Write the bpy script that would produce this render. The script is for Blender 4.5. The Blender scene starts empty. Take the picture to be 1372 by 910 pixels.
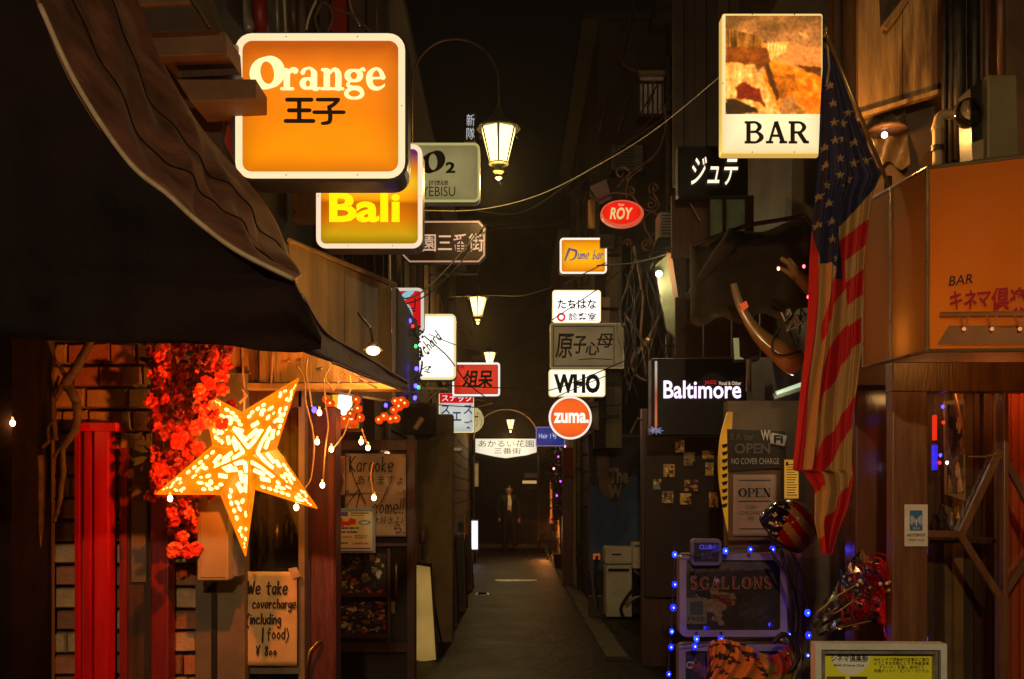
import bpy, math, random
import numpy as np
from mathutils import Vector
random.seed(7); rng = np.random.default_rng(7)
SC = bpy.context.scene; COL = SC.collection
PI = math.pi
# ------------------------------------------------------------------ camera, sky, exposure
F = 1400.0; EYE = 1.55
cam = bpy.data.cameras.new('camera'); camo = bpy.data.objects.new('camera', cam); COL.objects.link(camo)
camo.location = (0, 0, EYE); camo.rotation_euler = (PI/2, 0, 0)
cam.sensor_width = 36; cam.lens = 36*F/1372; cam.shift_y = (660-455)/1372
cam.clip_start = .05; cam.clip_end = 600
SC.camera = camo
world = bpy.data.worlds.new('World'); SC.world = world; world.use_nodes = True
wn = world.node_tree.nodes; wl = world.node_tree.links
bg = wn['Background']
sky = wn.new('ShaderNodeTexSky'); sky.sky_type = 'NISHITA'; sky.sun_disc = False
sky.sun_elevation = math.radians(-4.5); sky.sun_rotation = math.radians(200)
addn = wn.new('ShaderNodeMixRGB'); addn.blend_type = 'ADD'; addn.inputs[0].default_value = 1
addn.inputs[2].default_value = (.05, .03, .016, 1)          # glow of the town on the night sky
wl.new(sky.outputs[0], addn.inputs[1]); wl.new(addn.outputs[0], bg.inputs[0]); bg.inputs[1].default_value = .05
vs = SC.view_settings; vs.view_transform = 'Standard'; vs.look = 'None'; vs.exposure = 0; vs.gamma = 1
SC.render.engine = 'CYCLES'; SC.cycles.use_denoising = True; SC.cycles.max_bounces = 6
SC.cycles.sample_clamp_indirect = 4; SC.cycles.use_light_tree = True
SC.cycles.caustics_reflective = False; SC.cycles.caustics_refractive = False

# ------------------------------------------------------------------ helpers
def W(px, py, Y): return Vector(((px-686)*Y/F, Y, EYE-(py-660)*Y/F))     # a point of the place at distance Y
def lin(c): return tuple((x/255/12.92 if x/255 <= .04045 else ((x/255+.055)/1.055)**2.4) for x in c)
MATS = {}
def M(name, c1, c2=None, scale=6, rough=.7, bump=.25, metal=0, stretch=(1, 1, 1), detail=5, spec=.4, wear=None, coat=0):
    """procedural surface: two tones mixed by noise, fine relief, roughness that varies; c are linear colours"""
    if name in MATS: return MATS[name]
    m = bpy.data.materials.new(name); m.use_nodes = True; n = m.node_tree.nodes; l = m.node_tree.links
    p = n['Principled BSDF']; c2 = c2 or tuple(x*.55 for x in c1)
    tc = n.new('ShaderNodeTexCoord'); mp = n.new('ShaderNodeMapping'); mp.inputs['Scale'].default_value = stretch
    l.new(tc.outputs['Object'], mp.inputs[0])
    nz = n.new('ShaderNodeTexNoise'); nz.inputs['Scale'].default_value = scale; nz.inputs['Detail'].default_value = detail
    nz.inputs['Roughness'].default_value = .62
    l.new(mp.outputs[0], nz.inputs['Vector'])
    r = n.new('ShaderNodeValToRGB'); r.color_ramp.elements[0].position = .34; r.color_ramp.elements[1].position = .68
    r.color_ramp.elements[0].color = (*c2, 1); r.color_ramp.elements[1].color = (*c1, 1)
    l.new(nz.outputs[0], r.inputs[0]); out = r.outputs[0]
    if wear:
        n2 = n.new('ShaderNodeTexNoise'); n2.inputs['Scale'].default_value = scale*.35; n2.inputs['Detail'].default_value = 8
        l.new(mp.outputs[0], n2.inputs['Vector'])
        r2 = n.new('ShaderNodeValToRGB'); r2.color_ramp.elements[0].position = .55; r2.color_ramp.elements[1].position = .64
        l.new(n2.outputs[0], r2.inputs[0]); mx = n.new('ShaderNodeMixRGB'); l.new(r2.outputs[0], mx.inputs[0])
        l.new(out, mx.inputs[1]); mx.inputs[2].default_value = (*wear, 1); out = mx.outputs[0]
    l.new(out, p.inputs['Base Color'])
    mr = n.new('ShaderNodeMapRange'); mr.inputs['To Min'].default_value = max(.03, rough-.13); mr.inputs['To Max'].default_value = min(1, rough+.13)
    l.new(nz.outputs[0], mr.inputs[0]); l.new(mr.outputs[0], p.inputs['Roughness'])
    p.inputs['Metallic'].default_value = metal; p.inputs['Specular IOR Level'].default_value = spec
    if coat: p.inputs['Coat Weight'].default_value = coat
    if bump:
        n3 = n.new('ShaderNodeTexNoise'); n3.inputs['Scale'].default_value = scale*5; n3.inputs['Detail'].default_value = 4
        l.new(mp.outputs[0], n3.inputs['Vector'])
        b = n.new('ShaderNodeBump'); b.inputs['Strength'].default_value = bump; b.inputs['Distance'].default_value = .01
        l.new(n3.outputs[0], b.inputs['Height']); l.new(b.outputs[0], p.inputs['Normal'])
    MATS[name] = m; return m
def falloff(n, l, tc, src, k):  # backlight unevenness is put into the emission colour
    """painted dimming of a backlit sheet towards its rim"""
    sp = n.new('ShaderNodeSeparateXYZ'); l.new(tc.outputs['Generated'], sp.inputs[0]); tot = None
    for ax_ in (0, 2):
        a = n.new('ShaderNodeMath'); a.operation = 'MULTIPLY_ADD'; a.inputs[1].default_value = 2; a.inputs[2].default_value = -1; l.new(sp.outputs[ax_], a.inputs[0])
        b = n.new('ShaderNodeMath'); b.operation = 'ABSOLUTE'; l.new(a.outputs[0], b.inputs[0])
        c = n.new('ShaderNodeMath'); c.operation = 'POWER'; c.inputs[1].default_value = 3.5; l.new(b.outputs[0], c.inputs[0])
        if tot: d = n.new('ShaderNodeMath'); d.operation = 'MAXIMUM'; l.new(tot.outputs[0], d.inputs[0]); l.new(c.outputs[0], d.inputs[1]); tot = d
        else: tot = c
    e = n.new('ShaderNodeMath'); e.operation = 'MULTIPLY_ADD'; e.inputs[1].default_value = -k; e.inputs[2].default_value = 1; l.new(tot.outputs[0], e.inputs[0])
    m = n.new('ShaderNodeVectorMath'); m.operation = 'SCALE'; l.new(src, m.inputs[0]); l.new(e.outputs[0], m.inputs['Scale']); return m.outputs[0]
def E(name, rgb, s=1.0, var=.0, scale=3, gloss=True):
    """lit face of a lamp or backlit sign, rgb 0-255 as seen; var = painted-in unevenness of the backlight, and dirt on the sheet"""
    if name in MATS: return MATS[name]
    m = bpy.data.materials.new(name); m.use_nodes = True; n = m.node_tree.nodes; l = m.node_tree.links
    p = n['Principled BSDF']; c = lin(rgb); p.inputs['Base Color'].default_value = (*[x*.3 for x in c], 1)
    p.inputs['Roughness'].default_value = .35; p.inputs['Emission Strength'].default_value = s
    if var:
        p.inputs['Base Color'].default_value = (*[x*.15 for x in c], 1)
        tc = n.new('ShaderNodeTexCoord'); nz = n.new('ShaderNodeTexNoise'); nz.inputs['Scale'].default_value = scale
        nz.inputs['Detail'].default_value = 3; l.new(tc.outputs['Object'], nz.inputs['Vector'])
        r = n.new('ShaderNodeValToRGB'); r.color_ramp.elements[0].position = .3; r.color_ramp.elements[1].position = .7
        r.color_ramp.elements[0].color = (*[x*(1-var) for x in c], 1); r.color_ramp.elements[1].color = (*c, 1)
        l.new(nz.outputs[0], r.inputs[0]); l.new(falloff(n, l, tc, r.outputs[0], .3), p.inputs['Emission Color'])
    else: p.inputs['Emission Color'].default_value = (*c, 1)
    MATS[name] = m; return m
def PAINT(name, emit=0, rough=.6):
    """flat print: colours come from the panel's own colour attribute"""
    if name in MATS: return MATS[name]
    m = bpy.data.materials.new(name); m.use_nodes = True; n = m.node_tree.nodes; l = m.node_tree.links
    p = n['Principled BSDF']; a = n.new('ShaderNodeAttribute'); a.attribute_name = 'Col'
    p.inputs['Roughness'].default_value = rough
    if emit:
        l.new(a.outputs[0], p.inputs['Emission Color']); p.inputs['Emission Strength'].default_value = emit
        p.inputs['Base Color'].default_value = (.05, .05, .05, 1)
    else: l.new(a.outputs[0], p.inputs['Base Color'])
    MATS[name] = m; return m

class MB:
    def __init__(s): s.v = []; s.f = []; s.m = []; s.k = 0
    def add(s, vs_, fs):
        o = len(s.v); s.v += [tuple(v) for v in vs_]; s.f += [tuple(i+o for i in f) for f in fs]; s.m += [s.k]*len(fs); return s
    def box(s, a, b):
        x0, y0, z0 = a; x1, y1, z1 = b
        return s.add([(x, y, z) for z in (z0, z1) for y in (y0, y1) for x in (x0, x1)],
                     [(0, 1, 5, 4), (3, 2, 6, 7), (2, 0, 4, 6), (1, 3, 7, 5), (0, 2, 3, 1), (4, 5, 7, 6)])
    def pbox(s, x0, y0, x1, y1, Y, d):     # box whose front fills a rectangle seen at distance Y
        a = W(x0, y1, Y); b = W(x1, y0, Y); return s.box((a.x, Y, a.z), (b.x, Y+d, b.z))
    def prism(s, pts, y0, y1):             # pts: list of (x,z); y0 front
        n = len(pts); vs_ = [(x, y0, z) for x, z in pts]+[(x, y1, z) for x, z in pts]
        return s.add(vs_, [tuple(range(n)), tuple(range(2*n-1, n-1, -1))]+[(i, i+n, (i+1) % n+n, (i+1) % n) for i in range(n)])
    def ppoly(s, pix, Y, d):
        return s.prism([(W(x, y, Y).x, W(x, y, Y).z) for x, y in pix], Y, Y+d)
    def face(s, pts): return s.add(pts, [tuple(range(len(pts)))])
    def tube(s, pts, r, seg=6, cap=True):
        pts = [Vector(p) for p in pts]; n = len(pts); rr = r if isinstance(r, (list, tuple)) else [r]*n
        vs_ = []; up = Vector((.13, .21, .97)).normalized(); pu = None
        for i, p in enumerate(pts):
            t = (pts[min(i+1, n-1)]-pts[max(i-1, 0)])
            t = t.normalized() if t.length > 1e-9 else Vector((0, 0, 1))
            u = (pu if pu is not None else up.cross(t) if abs(up.dot(t)) < .95 else Vector((1, 0, 0)).cross(t))
            u = (u-t*u.dot(t)); u = u.normalized() if u.length > 1e-6 else t.orthogonal().normalized(); pu = u
            w = t.cross(u)
            for k in range(seg):
                a = 2*PI*k/seg; vs_.append(p+(u*math.cos(a)+w*math.sin(a))*rr[i])
        fs = [(i*seg+k, i*seg+(k+1) % seg, (i+1)*seg+(k+1) % seg, (i+1)*seg+k) for i in range(n-1) for k in range(seg)]
        if cap: fs += [tuple(range(seg-1, -1, -1)), tuple(range((n-1)*seg, n*seg))]
        return s.add(vs_, fs)
    def ptube(s, pix, Y, r, seg=6):        # (px,py) or (px,py,Y) list
        return s.tube([W(p[0], p[1], p[2] if len(p) > 2 else Y) for p in pix], r, seg)
    def lathe(s, c, prof, seg=12, ax='z'):  # prof: (r, h)
        vs_ = []
        for r, h in prof:
            for k in range(seg):
                a = 2*PI*k/seg; x, y = r*math.cos(a), r*math.sin(a)
                vs_.append((c[0]+x, c[1]+y, c[2]+h) if ax == 'z' else (c[0]+x, c[1]+h, c[2]+y))
        n = len(prof); fs = [(i*seg+k, i*seg+(k+1) % seg, (i+1)*seg+(k+1) % seg, (i+1)*seg+k) for i in range(n-1) for k in range(seg)]
        fs += [tuple(range(seg-1, -1, -1)), tuple(range((n-1)*seg, n*seg))]
        return s.add(vs_, fs)
    def ball(s, c, r, seg=10, ry=None, rz=None):
        pr = [(r*math.sin(PI*i/seg)+1e-5, -math.cos(PI*i/seg)*(rz or r)) for i in range(seg+1)]
        return s.lathe(c, pr, seg+2)
    def grid(s, P, closed=False):          # P[i][j] points
        a = len(P); b = len(P[0])
        return s.add([p for row in P for p in row], [(i*b+j, i*b+j+1, (i+1)*b+j+1, (i+1)*b+j) for i in range(a-1) for j in range(b-1)])
    def yaw(s, c, ang):
        ca, sa = math.cos(ang), math.sin(ang)
        s.v = [(c[0]+(x-c[0])*ca-(y-c[1])*sa, c[1]+(x-c[0])*sa+(y-c[1])*ca, z) for x, y, z in s.v]; return s
    def build(s, name, mats, parent=None, smooth=False, bevel=0, loc=None, thick=0):
        o0 = Vector(parent['_o']) if parent is not None and '_o' in parent else (Vector(loc) if loc is not None else Vector((0, 0, 0)))
        me = bpy.data.meshes.new(name); me.from_pydata([tuple(Vector(v)-o0) for v in s.v], [], s.f)
        for m in (mats if isinstance(mats, (list, tuple)) else [mats]): me.materials.append(m)
        me.polygons.foreach_set('material_index', s.m)
        if smooth: me.polygons.foreach_set('use_smooth', [True]*len(s.f))
        me.update()
        o = bpy.data.objects.new(name, me); COL.objects.link(o)
        if parent is not None: o.parent = parent; o['_o'] = tuple(o0)
        elif loc is not None: o.location = loc; o['_o'] = tuple(loc)
        if bevel:
            b = o.modifiers.new('b', 'BEVEL'); b.width = bevel; b.segments = 2; b.limit_method = 'ANGLE'; b.angle_limit = .6
        if thick:
            b = o.modifiers.new('s', 'SOLIDIFY'); b.thickness = thick; b.offset = 0
        return o
def tag(o, label, cat, group=None, kind=None):
    if label: o['label'] = label
    if cat: o['category'] = cat
    if group: o['group'] = group
    if kind: o['kind'] = kind
    return o
def thing(name, label, cat, loc, group=None):
    o = bpy.data.objects.new(name, None); COL.objects.link(o); o.empty_display_size = .05
    o.location = loc; o['_o'] = tuple(loc); return tag(o, label, cat, group)
def struct(name, mb, mat, **k):
    o = mb.build(name, mat, **k); o['kind'] = 'structure'; return o
def lamp(parent, loc, power, rgb=(255, 190, 110), r=.04, spot=None, aim=None):
    d = bpy.data.lights.new('light', 'SPOT' if spot else 'POINT'); d.energy = power; d.color = lin(rgb); d.shadow_soft_size = r
    if spot: d.spot_size = math.radians(spot); d.spot_blend = .7
    o = bpy.data.objects.new('light', d); COL.objects.link(o); o.parent = parent
    o.location = Vector(loc)-Vector(parent['_o'])
    if spot: o.rotation_euler = (Vector(aim)-Vector(loc)).to_track_quat('-Z', 'Y').to_euler()
    return o
def copy_tree(o, loc, label=None, scale=None):
    def cp(a, par):
        c = a.copy(); COL.objects.link(c); c.parent = par
        for ch in kids.get(a, []): cp(ch, c)
        return c
    kids = {}
    for x in list(COL.objects):
        if x.parent: kids.setdefault(x.parent, []).append(x)
    c = cp(o, None); c.location = loc
    if label: c['label'] = label
    if scale: c.scale = (scale,)*3
    return c

def rrect(x0, z0, x1, z1, r, n=5):
    r = min(r, abs(x1-x0)/2.01, abs(z1-z0)/2.01); out = []
    for cx, cz, a0 in ((x1-r, z1-r, 0), (x0+r, z1-r, 90), (x0+r, z0+r, 180), (x1-r, z0+r, 270)):
        for i in range(n+1):
            a = math.radians(a0+90*i/n); out.append((cx+r*math.cos(a), cz+r*math.sin(a)))
    return out[::-1]
def ring(mb, o, i, y0, y1):               # frame between two outlines with equal counts
    n = len(o); vs_ = [(x, y0, z) for x, z in o]+[(x, y0, z) for x, z in i]+[(x, y1, z) for x, z in o]+[(x, y1, z) for x, z in i]
    fs = []
    for k in range(n):
        j = (k+1) % n
        fs += [(k, k+n, j+n, j), (k, j, j+2*n, k+2*n), (k+n, k+3*n, j+3*n, j+n)]
    mb.add(vs_, fs)

def cr(pts, n=6, closed=False):            # Catmull-Rom through tuples of any length
    P = [np.array(p, float) for p in pts]; out = []; L = len(P)
    rngi = range(L if closed else L-1)
    for i in rngi:
        if closed: a, b, c, d = P[(i-1) % L], P[i], P[(i+1) % L], P[(i+2) % L]
        else: a, b, c, d = P[max(i-1, 0)], P[i], P[i+1], P[min(i+2, L-1)]
        for k in range(n):
            t = k/n; out.append(.5*((2*b)+(-a+c)*t+(2*a-5*b+4*c-d)*t*t+(-a+3*b-3*c+d)*t**3))
    if not closed: out.append(P[-1])
    return out
class Ink:
    """pen or brush strokes as thin ribbons; strokes are lists of (x, y, w) in letter units, y up"""
    def __init__(s): s.mb = MB(); s.c = 0
    def stroke(s, pts, T, closed=False, smooth=True, caps=True, n=5):
        pts = [(p[0], p[1], p[2]) for p in pts]
        q = cr(pts, n, closed) if (smooth and len(pts) > 2) else [np.array(p, float) for p in pts]
        N = len(q); L = []; R = []
        for i in range(N):
            a = q[(i-1) % N] if closed else q[max(i-1, 0)]; b = q[(i+1) % N] if closed else q[min(i+1, N-1)]
            t = b[:2]-a[:2]; t = t/(np.linalg.norm(t)+1e-9); nn = np.array((-t[1], t[0]))
            w = max(q[i][2], .001)/2; L.append(q[i][:2]+nn*w); R.append(q[i][:2]-nn*w)
        s.c += 1; y = -.00025*(s.c % 12)
        vs_ = [T(p[0], p[1], y) for p in L]+[T(p[0], p[1], y) for p in R]
        fs = [(i, N+i, N+(i+1) % N, (i+1) % N) for i in range(N if closed else N-1)]
        s.mb.add(vs_, fs)
        if caps and not closed:
            for e, sg in ((0, 1), (N-1, -1)):
                w = max(q[e][2], .001)/2; c = q[e]
                s.mb.add([T(c[0]+w*math.cos(a), c[1]+w*math.sin(a), y-.0001) for a in [2*PI*k/10 for k in range(10)]], [tuple(range(9, -1, -1))])
def TF(x0, y0, sc, Y, sx=1.0, shear=0, rot=0):
    """letter units -> place: origin at pixel (x0,y0) (baseline left), sc pixels per unit"""
    cr_, sr_ = math.cos(rot), math.sin(rot)
    def T(x, y, dy=0):
        x = x*sx+y*shear; X = x*cr_-y*sr_; Z = x*sr_+y*cr_
        p = W(x0+X*sc, y0-Z*sc, Y); return (p.x, Y+dy, p.z)
    return T
def elli(cx, cy, rx, ry, wf, a0=0, a1=360, n=14):
    cl = abs(a1-a0) >= 360; out = []
    for i in range(n if cl else n+1):
        a = math.radians(a0+(a1-a0)*i/n); w = wf(a) if callable(wf) else wf
        out.append((cx+rx*math.cos(a), cy+ry*math.sin(a), w))
    return out
def text(parent, s, x0, y0, x1, y1, Y, mat, bold=0.0, shear=0, name='lettering', label=None, yaw=None, keep=False):
    """lettering set in Blender's own font, fitted to a rectangle seen at distance Y"""
    c = bpy.data.curves.new('t', 'FONT'); c.body = s; c.resolution_u = 3; c.offset = bold; c.shear = shear
    c.align_x = 'CENTER' if '\n' in s else 'LEFT'
    o = bpy.data.objects.new('t', c); COL.objects.link(o); bpy.context.view_layer.update()
    me = bpy.data.meshes.new_from_object(o.evaluated_get(bpy.context.evaluated_depsgraph_get()))
    bpy.data.objects.remove(o); bpy.data.curves.remove(c)
    n = len(me.vertices); co = np.zeros(n*3); me.vertices.foreach_get('co', co); co = co.reshape(-1, 3)
    mn = co.min(0); mx = co.max(0); a = W(x0, y1, Y); b = W(x1, y0, Y); o0 = Vector(parent['_o'])
    sx = (b.x-a.x)/(mx[0]-mn[0]); sz = (b.z-a.z)/(mx[1]-mn[1])
    if keep: sx = sz = min(sx, sz)
    q = np.zeros_like(co); q[:, 0] = a.x+(co[:, 0]-mn[0])*sx; q[:, 2] = a.z+(co[:, 1]-mn[1])*sz; q[:, 1] = Y
    if yaw:
        cx, cy, an = yaw; X = q[:, 0]-cx; Yv = q[:, 1]-cy
        q[:, 0] = cx+X*math.cos(an)-Yv*math.sin(an); q[:, 1] = cy+X*math.sin(an)+Yv*math.cos(an)
    q -= np.array(o0); me.vertices.foreach_set('co', q.ravel()); me.materials.clear(); me.materials.append(mat); me.update()
    ob = bpy.data.objects.new(name, me); COL.objects.link(ob); ob.parent = parent; ob['_o'] = tuple(o0)
    if label: ob['label'] = label
    return ob

# ---- flat print painted into a colour attribute
class Cv:
    def __init__(s, nx, ny, base=(0, 0, 0)):
        s.nx, s.ny = nx, ny; s.X, s.Y = np.meshgrid((np.arange(nx)+.5)/nx, (np.arange(ny)+.5)/ny)
        s.c = np.zeros((ny, nx, 3)); s.c[:] = base
    def noise(s, fx, fy, seed=0, oct=3):
        r = np.random.default_rng(seed); out = np.zeros((s.ny, s.nx)); amp = 1; tot = 0
        for k in range(oct):
            gx, gy = int(fx*2**k)+2, int(fy*2**k)+2; g = r.random((gy+1, gx+1))
            u = s.X*(gx-1); v = s.Y*(gy-1); i = u.astype(int); j = v.astype(int); a = u-i; b = v-j
            a = a*a*(3-2*a); b = b*b*(3-2*b)
            out += amp*((g[j, i]*(1-a)+g[j, i+1]*a)*(1-b)+(g[j+1, i]*(1-a)+g[j+1, i+1]*a)*b); tot += amp; amp *= .5
        return out/tot
    def poly(s, pts, col, wob=0, seed=1):
        X, Y = s.X, s.Y
        if wob: X = X+(s.noise(12, 12, seed, 4)-.5)*wob*1.7; Y = Y+(s.noise(12, 12, seed+5, 4)-.5)*wob*1.7
        ins = np.zeros(X.shape, bool); n = len(pts)
        for i in range(n):
            (xa, ya), (xb, yb) = pts[i], pts[(i+1) % n]
            if ya == yb: continue
            c = ((ya > Y) != (yb > Y)) & (X < (xb-xa)*(Y-ya)/(yb-ya)+xa); ins ^= c
        s.c[ins] = (col[ins] if isinstance(col, np.ndarray) and col.ndim == 3 else col); return ins
    def rect(s, x0, y0, x1, y1, col): s.c[(s.X >= x0) & (s.X < x1) & (s.Y >= y0) & (s.Y < y1)] = col
    def ell(s, cx, cy, rx, ry, col): s.c[((s.X-cx)/rx)**2+((s.Y-cy)/ry)**2 < 1] = col
    def lines(s, x0, y0, x1, y1, n, col, seed=0, fill=.7):   # rows of small print
        r = random.Random(seed); h = (y1-y0)/n
        for k in range(n):
            x = x0; e = x1-r.random()*(x1-x0)*.3
            while x < e:
                w = (.02+r.random()*.06); s.rect(x, y0+k*h, min(x+w, e), y0+k*h+h*.5, col); x += w+.015
def panel(name, parent, x0, y0, x1, y1, Y, cv, mat, yawp=None, bend=None):
    """a printed sheet: cv.c are 0..1 sRGB colours, row 0 at the top"""
    a = W(x0, y0, Y); b = W(x1, y1, Y); nx, ny = cv.nx, cv.ny
    xs = a.x+(b.x-a.x)*np.arange(nx+1)/nx; zs = a.z+(b.z-a.z)*np.arange(ny+1)/ny
    XX, ZZ = np.meshgrid(xs, zs); YY = np.full_like(XX, Y)
    if bend is not None: YY = YY+bend(np.linspace(0, 1, nx+1)[None, :], np.linspace(0, 1, ny+1)[:, None])
    if yawp:
        cx, cy, an = yawp; u = XX-cx; v = YY-cy; XX = cx+u*math.cos(an)-v*math.sin(an); YY = cy+u*math.sin(an)+v*math.cos(an)
    o0 = Vector(parent['_o']) if parent is not None else Vector((0, 0, 0))
    V = np.stack([XX-o0.x, YY-o0.y, ZZ-o0.z], -1).reshape(-1, 3)
    i, j = np.meshgrid(np.arange(nx), np.arange(ny)); k = (j*(nx+1)+i).ravel()
    Fc = np.stack([k, k+nx+1, k+nx+2, k+1], 1)
    return colmesh(name, parent, V, Fc, cv.c.reshape(-1, 3), mat)
def colmesh(name, parent, V, Fc, C, mat, smooth=True):
    me = bpy.data.meshes.new(name); me.from_pydata(V.tolist(), [], Fc.tolist())
    C = np.clip(C, 0, 1); L = np.where(C <= .04045, C/12.92, ((C+.055)/1.055)**2.4)
    if mat.name == 'matt_print': L = np.minimum(L*2.6, .8)      # a print's own colour, not the dim colour the night gives it
    at = me.attributes.new('Col', 'FLOAT_COLOR', 'FACE'); at.data.foreach_set('color', np.concatenate([L, np.ones((len(L), 1))], 1).astype('f').ravel())
    me.materials.append(mat)
    if smooth: me.polygons.foreach_set('use_smooth', [True]*len(Fc))
    me.update(); o = bpy.data.objects.new(name, me); COL.objects.link(o)
    if parent is not None: o.parent = parent; o['_o'] = parent['_o']
    return o

# ------------------------------------------------------------------ materials
def c8(r, g, b): return lin((r, g, b))
m_asph = M('paving', (.016, .011, .007), (.004, .003, .0025), 2.2, .55, 1.0, spec=.18, wear=(.026, .018, .011), detail=9)
m_plaster = M('old_plaster', (.22, .16, .10), (.13, .09, .06), 3, .85, .3, wear=(.09, .06, .04))
m_dkwall = M('dark_wall', (.07, .05, .036), (.035, .025, .02), 2.5, .8, .3)
m_brown = M('brown_wall', (.12, .07, .04), (.06, .035, .02), 3, .8, .3)
m_wood = M('dark_wood', (.11, .045, .02), (.05, .02, .01), 9, .45, .2, stretch=(5, 5, .6), spec=.5)
m_woodr = M('red_wood', (.14, .028, .014), (.07, .014, .008), 9, .4, .2, stretch=(5, 5, .6), spec=.5)
m_plank = M('weathered_board', (.5, .29, .1), (.24, .13, .045), 6, .6, .35, stretch=(4, 4, .5), wear=(.1, .05, .02))
m_mortar = M('mortar', (.10, .06, .035), (.05, .03, .02), 12, .9, .5)
m_br = [M('brick_%s' % k, c, tuple(x*.62 for x in c), 14, .8, .5) for k, c in (('tan', (.62, .38, .19)), ('red', (.55, .20, .09)), ('dark', (.36, .15, .07)), ('ochre', (.62, .40, .18)))]
m_red = M('red_gloss_paint', (.66, .009, .012), (.42, .006, .008), 6, .38, .15, spec=.4, stretch=(3, 3, .3), wear=(.34, .008, .008))
m_redd = M('old_red_paint', (.28, .015, .01), (.15, .01, .008), 5, .45, .2, stretch=(3, 3, .3))
m_canvas = M('black_canvas', (.012, .006, .006), (.004, .0028, .003), 5, .85, .6, spec=.12)
m_canvas2 = M('brown_vinyl', (.22, .085, .045), (.07, .028, .018), 5, .6, .6, spec=.4, wear=(.28, .15, .08))
m_trim = M('pale_trim', (.45, .33, .2), (.25, .17, .1), 12, .5, .1)
m_tan = M('tan_sheet_metal', (.40, .31, .11), (.22, .16, .055), 4, .45, .12, stretch=(3, 3, .4), spec=.5, wear=(.11, .065, .03))
m_iron = M('black_iron', (.03, .025, .022), (.015, .012, .01), 20, .5, .2, metal=.4)
m_rust = M('rusty_iron', (.16, .08, .05), (.07, .035, .025), 20, .55, .2, metal=.3)
m_gal = M('galvanised_pipe', (.35, .31, .25), (.2, .17, .13), 14, .45, .1, metal=.5)
m_white = M('white_enamel', (.72, .69, .62), (.55, .52, .45), 8, .4, .05)
m_cream = M('cream_plastic', (.34, .25, .12), (.25, .18, .08), 5, .5, .06)
m_grey = M('grey_casing', (.16, .15, .14), (.1, .09, .085), 8, .45, .08)
m_black = M('black_plastic', (.014, .012, .011), (.008, .007, .006), 10, .4, .05)
m_ink = M('black_print', (.012, .009, .008), (.008, .006, .005), 10, .6, 0)
m_redink = M('red_print', (.35, .015, .01), (.25, .01, .008), 10, .6, 0)
m_whiteink = M('white_print', (.75, .7, .62), (.6, .55, .48), 10, .6, 0)
m_paper = M('paper', (.62, .47, .30), (.5, .37, .23), 7, .8, .12)
m_pinkpaper = M('pale_poster_paper', (.42, .32, .28), (.34, .26, .23), 7, .7, .08)
m_cable = M('pale_cable', (.5, .42, .27), (.35, .28, .18), 10, .5, .05)
m_bcable = M('black_cable', (.02, .016, .014), (.012, .01, .009), 10, .5, .05)
m_brass = M('brass', (.5, .33, .12), (.3, .19, .06), 12, .35, .05, metal=.8)
def glassmat(name, col=(.6, .6, .55), alpha=.25, rough=.06):
    if name in MATS: return MATS[name]
    m = bpy.data.materials.new(name); m.use_nodes = True; n = m.node_tree.nodes; l = m.node_tree.links
    g = n.new('ShaderNodeBsdfGlossy'); g.inputs['Roughness'].default_value = rough; t = n.new('ShaderNodeBsdfTransparent')
    t.inputs[0].default_value = (*col, 1); fr = n.new('ShaderNodeFresnel'); fr.inputs[0].default_value = 1.5
    ad = n.new('ShaderNodeMath'); ad.operation = 'ADD'; ad.inputs[1].default_value = alpha*.2; l.new(fr.outputs[0], ad.inputs[0])
    mx = n.new('ShaderNodeMixShader'); l.new(ad.outputs[0], mx.inputs[0]); l.new(t.outputs[0], mx.inputs[1]); l.new(g.outputs[0], mx.inputs[2])
    l.new(mx.outputs[0], n['Material Output'].inputs[0]); MATS[name] = m; return m
m_glass = glassmat('window_glass', (.93,.92,.88), .1)
def translucent(name, col, ts=.6, rough=.35):
    m = bpy.data.materials.new(name); m.use_nodes = True; n = m.node_tree.nodes; l = m.node_tree.links
    t = n.new('ShaderNodeBsdfTranslucent'); t.inputs[0].default_value = (*col, 1); p = n['Principled BSDF']
    p.inputs['Base Color'].default_value = (*[c*.9 for c in col], 1); p.inputs['Roughness'].default_value = max(rough, .55); p.inputs['Specular IOR Level'].default_value = .15
    mx = n.new('ShaderNodeMixShader'); mx.inputs[0].default_value = ts
    l.new(p.outputs[0], mx.inputs[1]); l.new(t.outputs[0], mx.inputs[2]); l.new(mx.outputs[0], n['Material Output'].inputs[0])
    MATS[name] = m; return m
# ================================================================== THE SETTING
g = MB(); g.box((-150, -60, -.3), (150, 250, 0)); struct('ground', g, M('ground_earth', (.04, .034, .028), (.025, .02, .018), 1.5, .85, .4))
g = MB(); g.box((-3.6, -2, -.02), (3.6, 29.4, .004)); struct('alley_paving', g, m_asph)
# kerb stones and drain covers along the alley
kerb = M('kerb_stone', (.13, .11, .09), (.08, .065, .05), 8, .7, .4)
gm = MB(); gut = gm.box((-1.09, 7.0, .004), (-.86, 29.3, .012)); gl = struct('gutter_left', gm, M('gutter_bed', (.03, .024, .018), (.015, .012, .01), 6, .6, .5))
gm = MB(); gm.box((.86, 9.6, .004), (1.1, 29.3, .012)); gr = struct('gutter_right', gm, MATS['gutter_bed'])
gme = None
for par, x0, ya in ((gl, -1.08, 7.1), (gr, .87, 9.7)):
    y = ya
    while y < 29:
        if gme is None:
            mb = MB(); mb.box((0, 0, 0), (.2, .57, .018)); q_ = mb.build('gutter_slab', kerb, bevel=.006); gme = q_.data; q_.modifiers.clear(); o = q_
        else: o = bpy.data.objects.new('gutter_slab', gme); COL.objects.link(o)
        o.parent = par; o.location = (x0+random.uniform(-.006, .006), y, .012+random.uniform(0, .006)); o.rotation_euler.z = random.uniform(-.012, .012); y += .6
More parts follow.
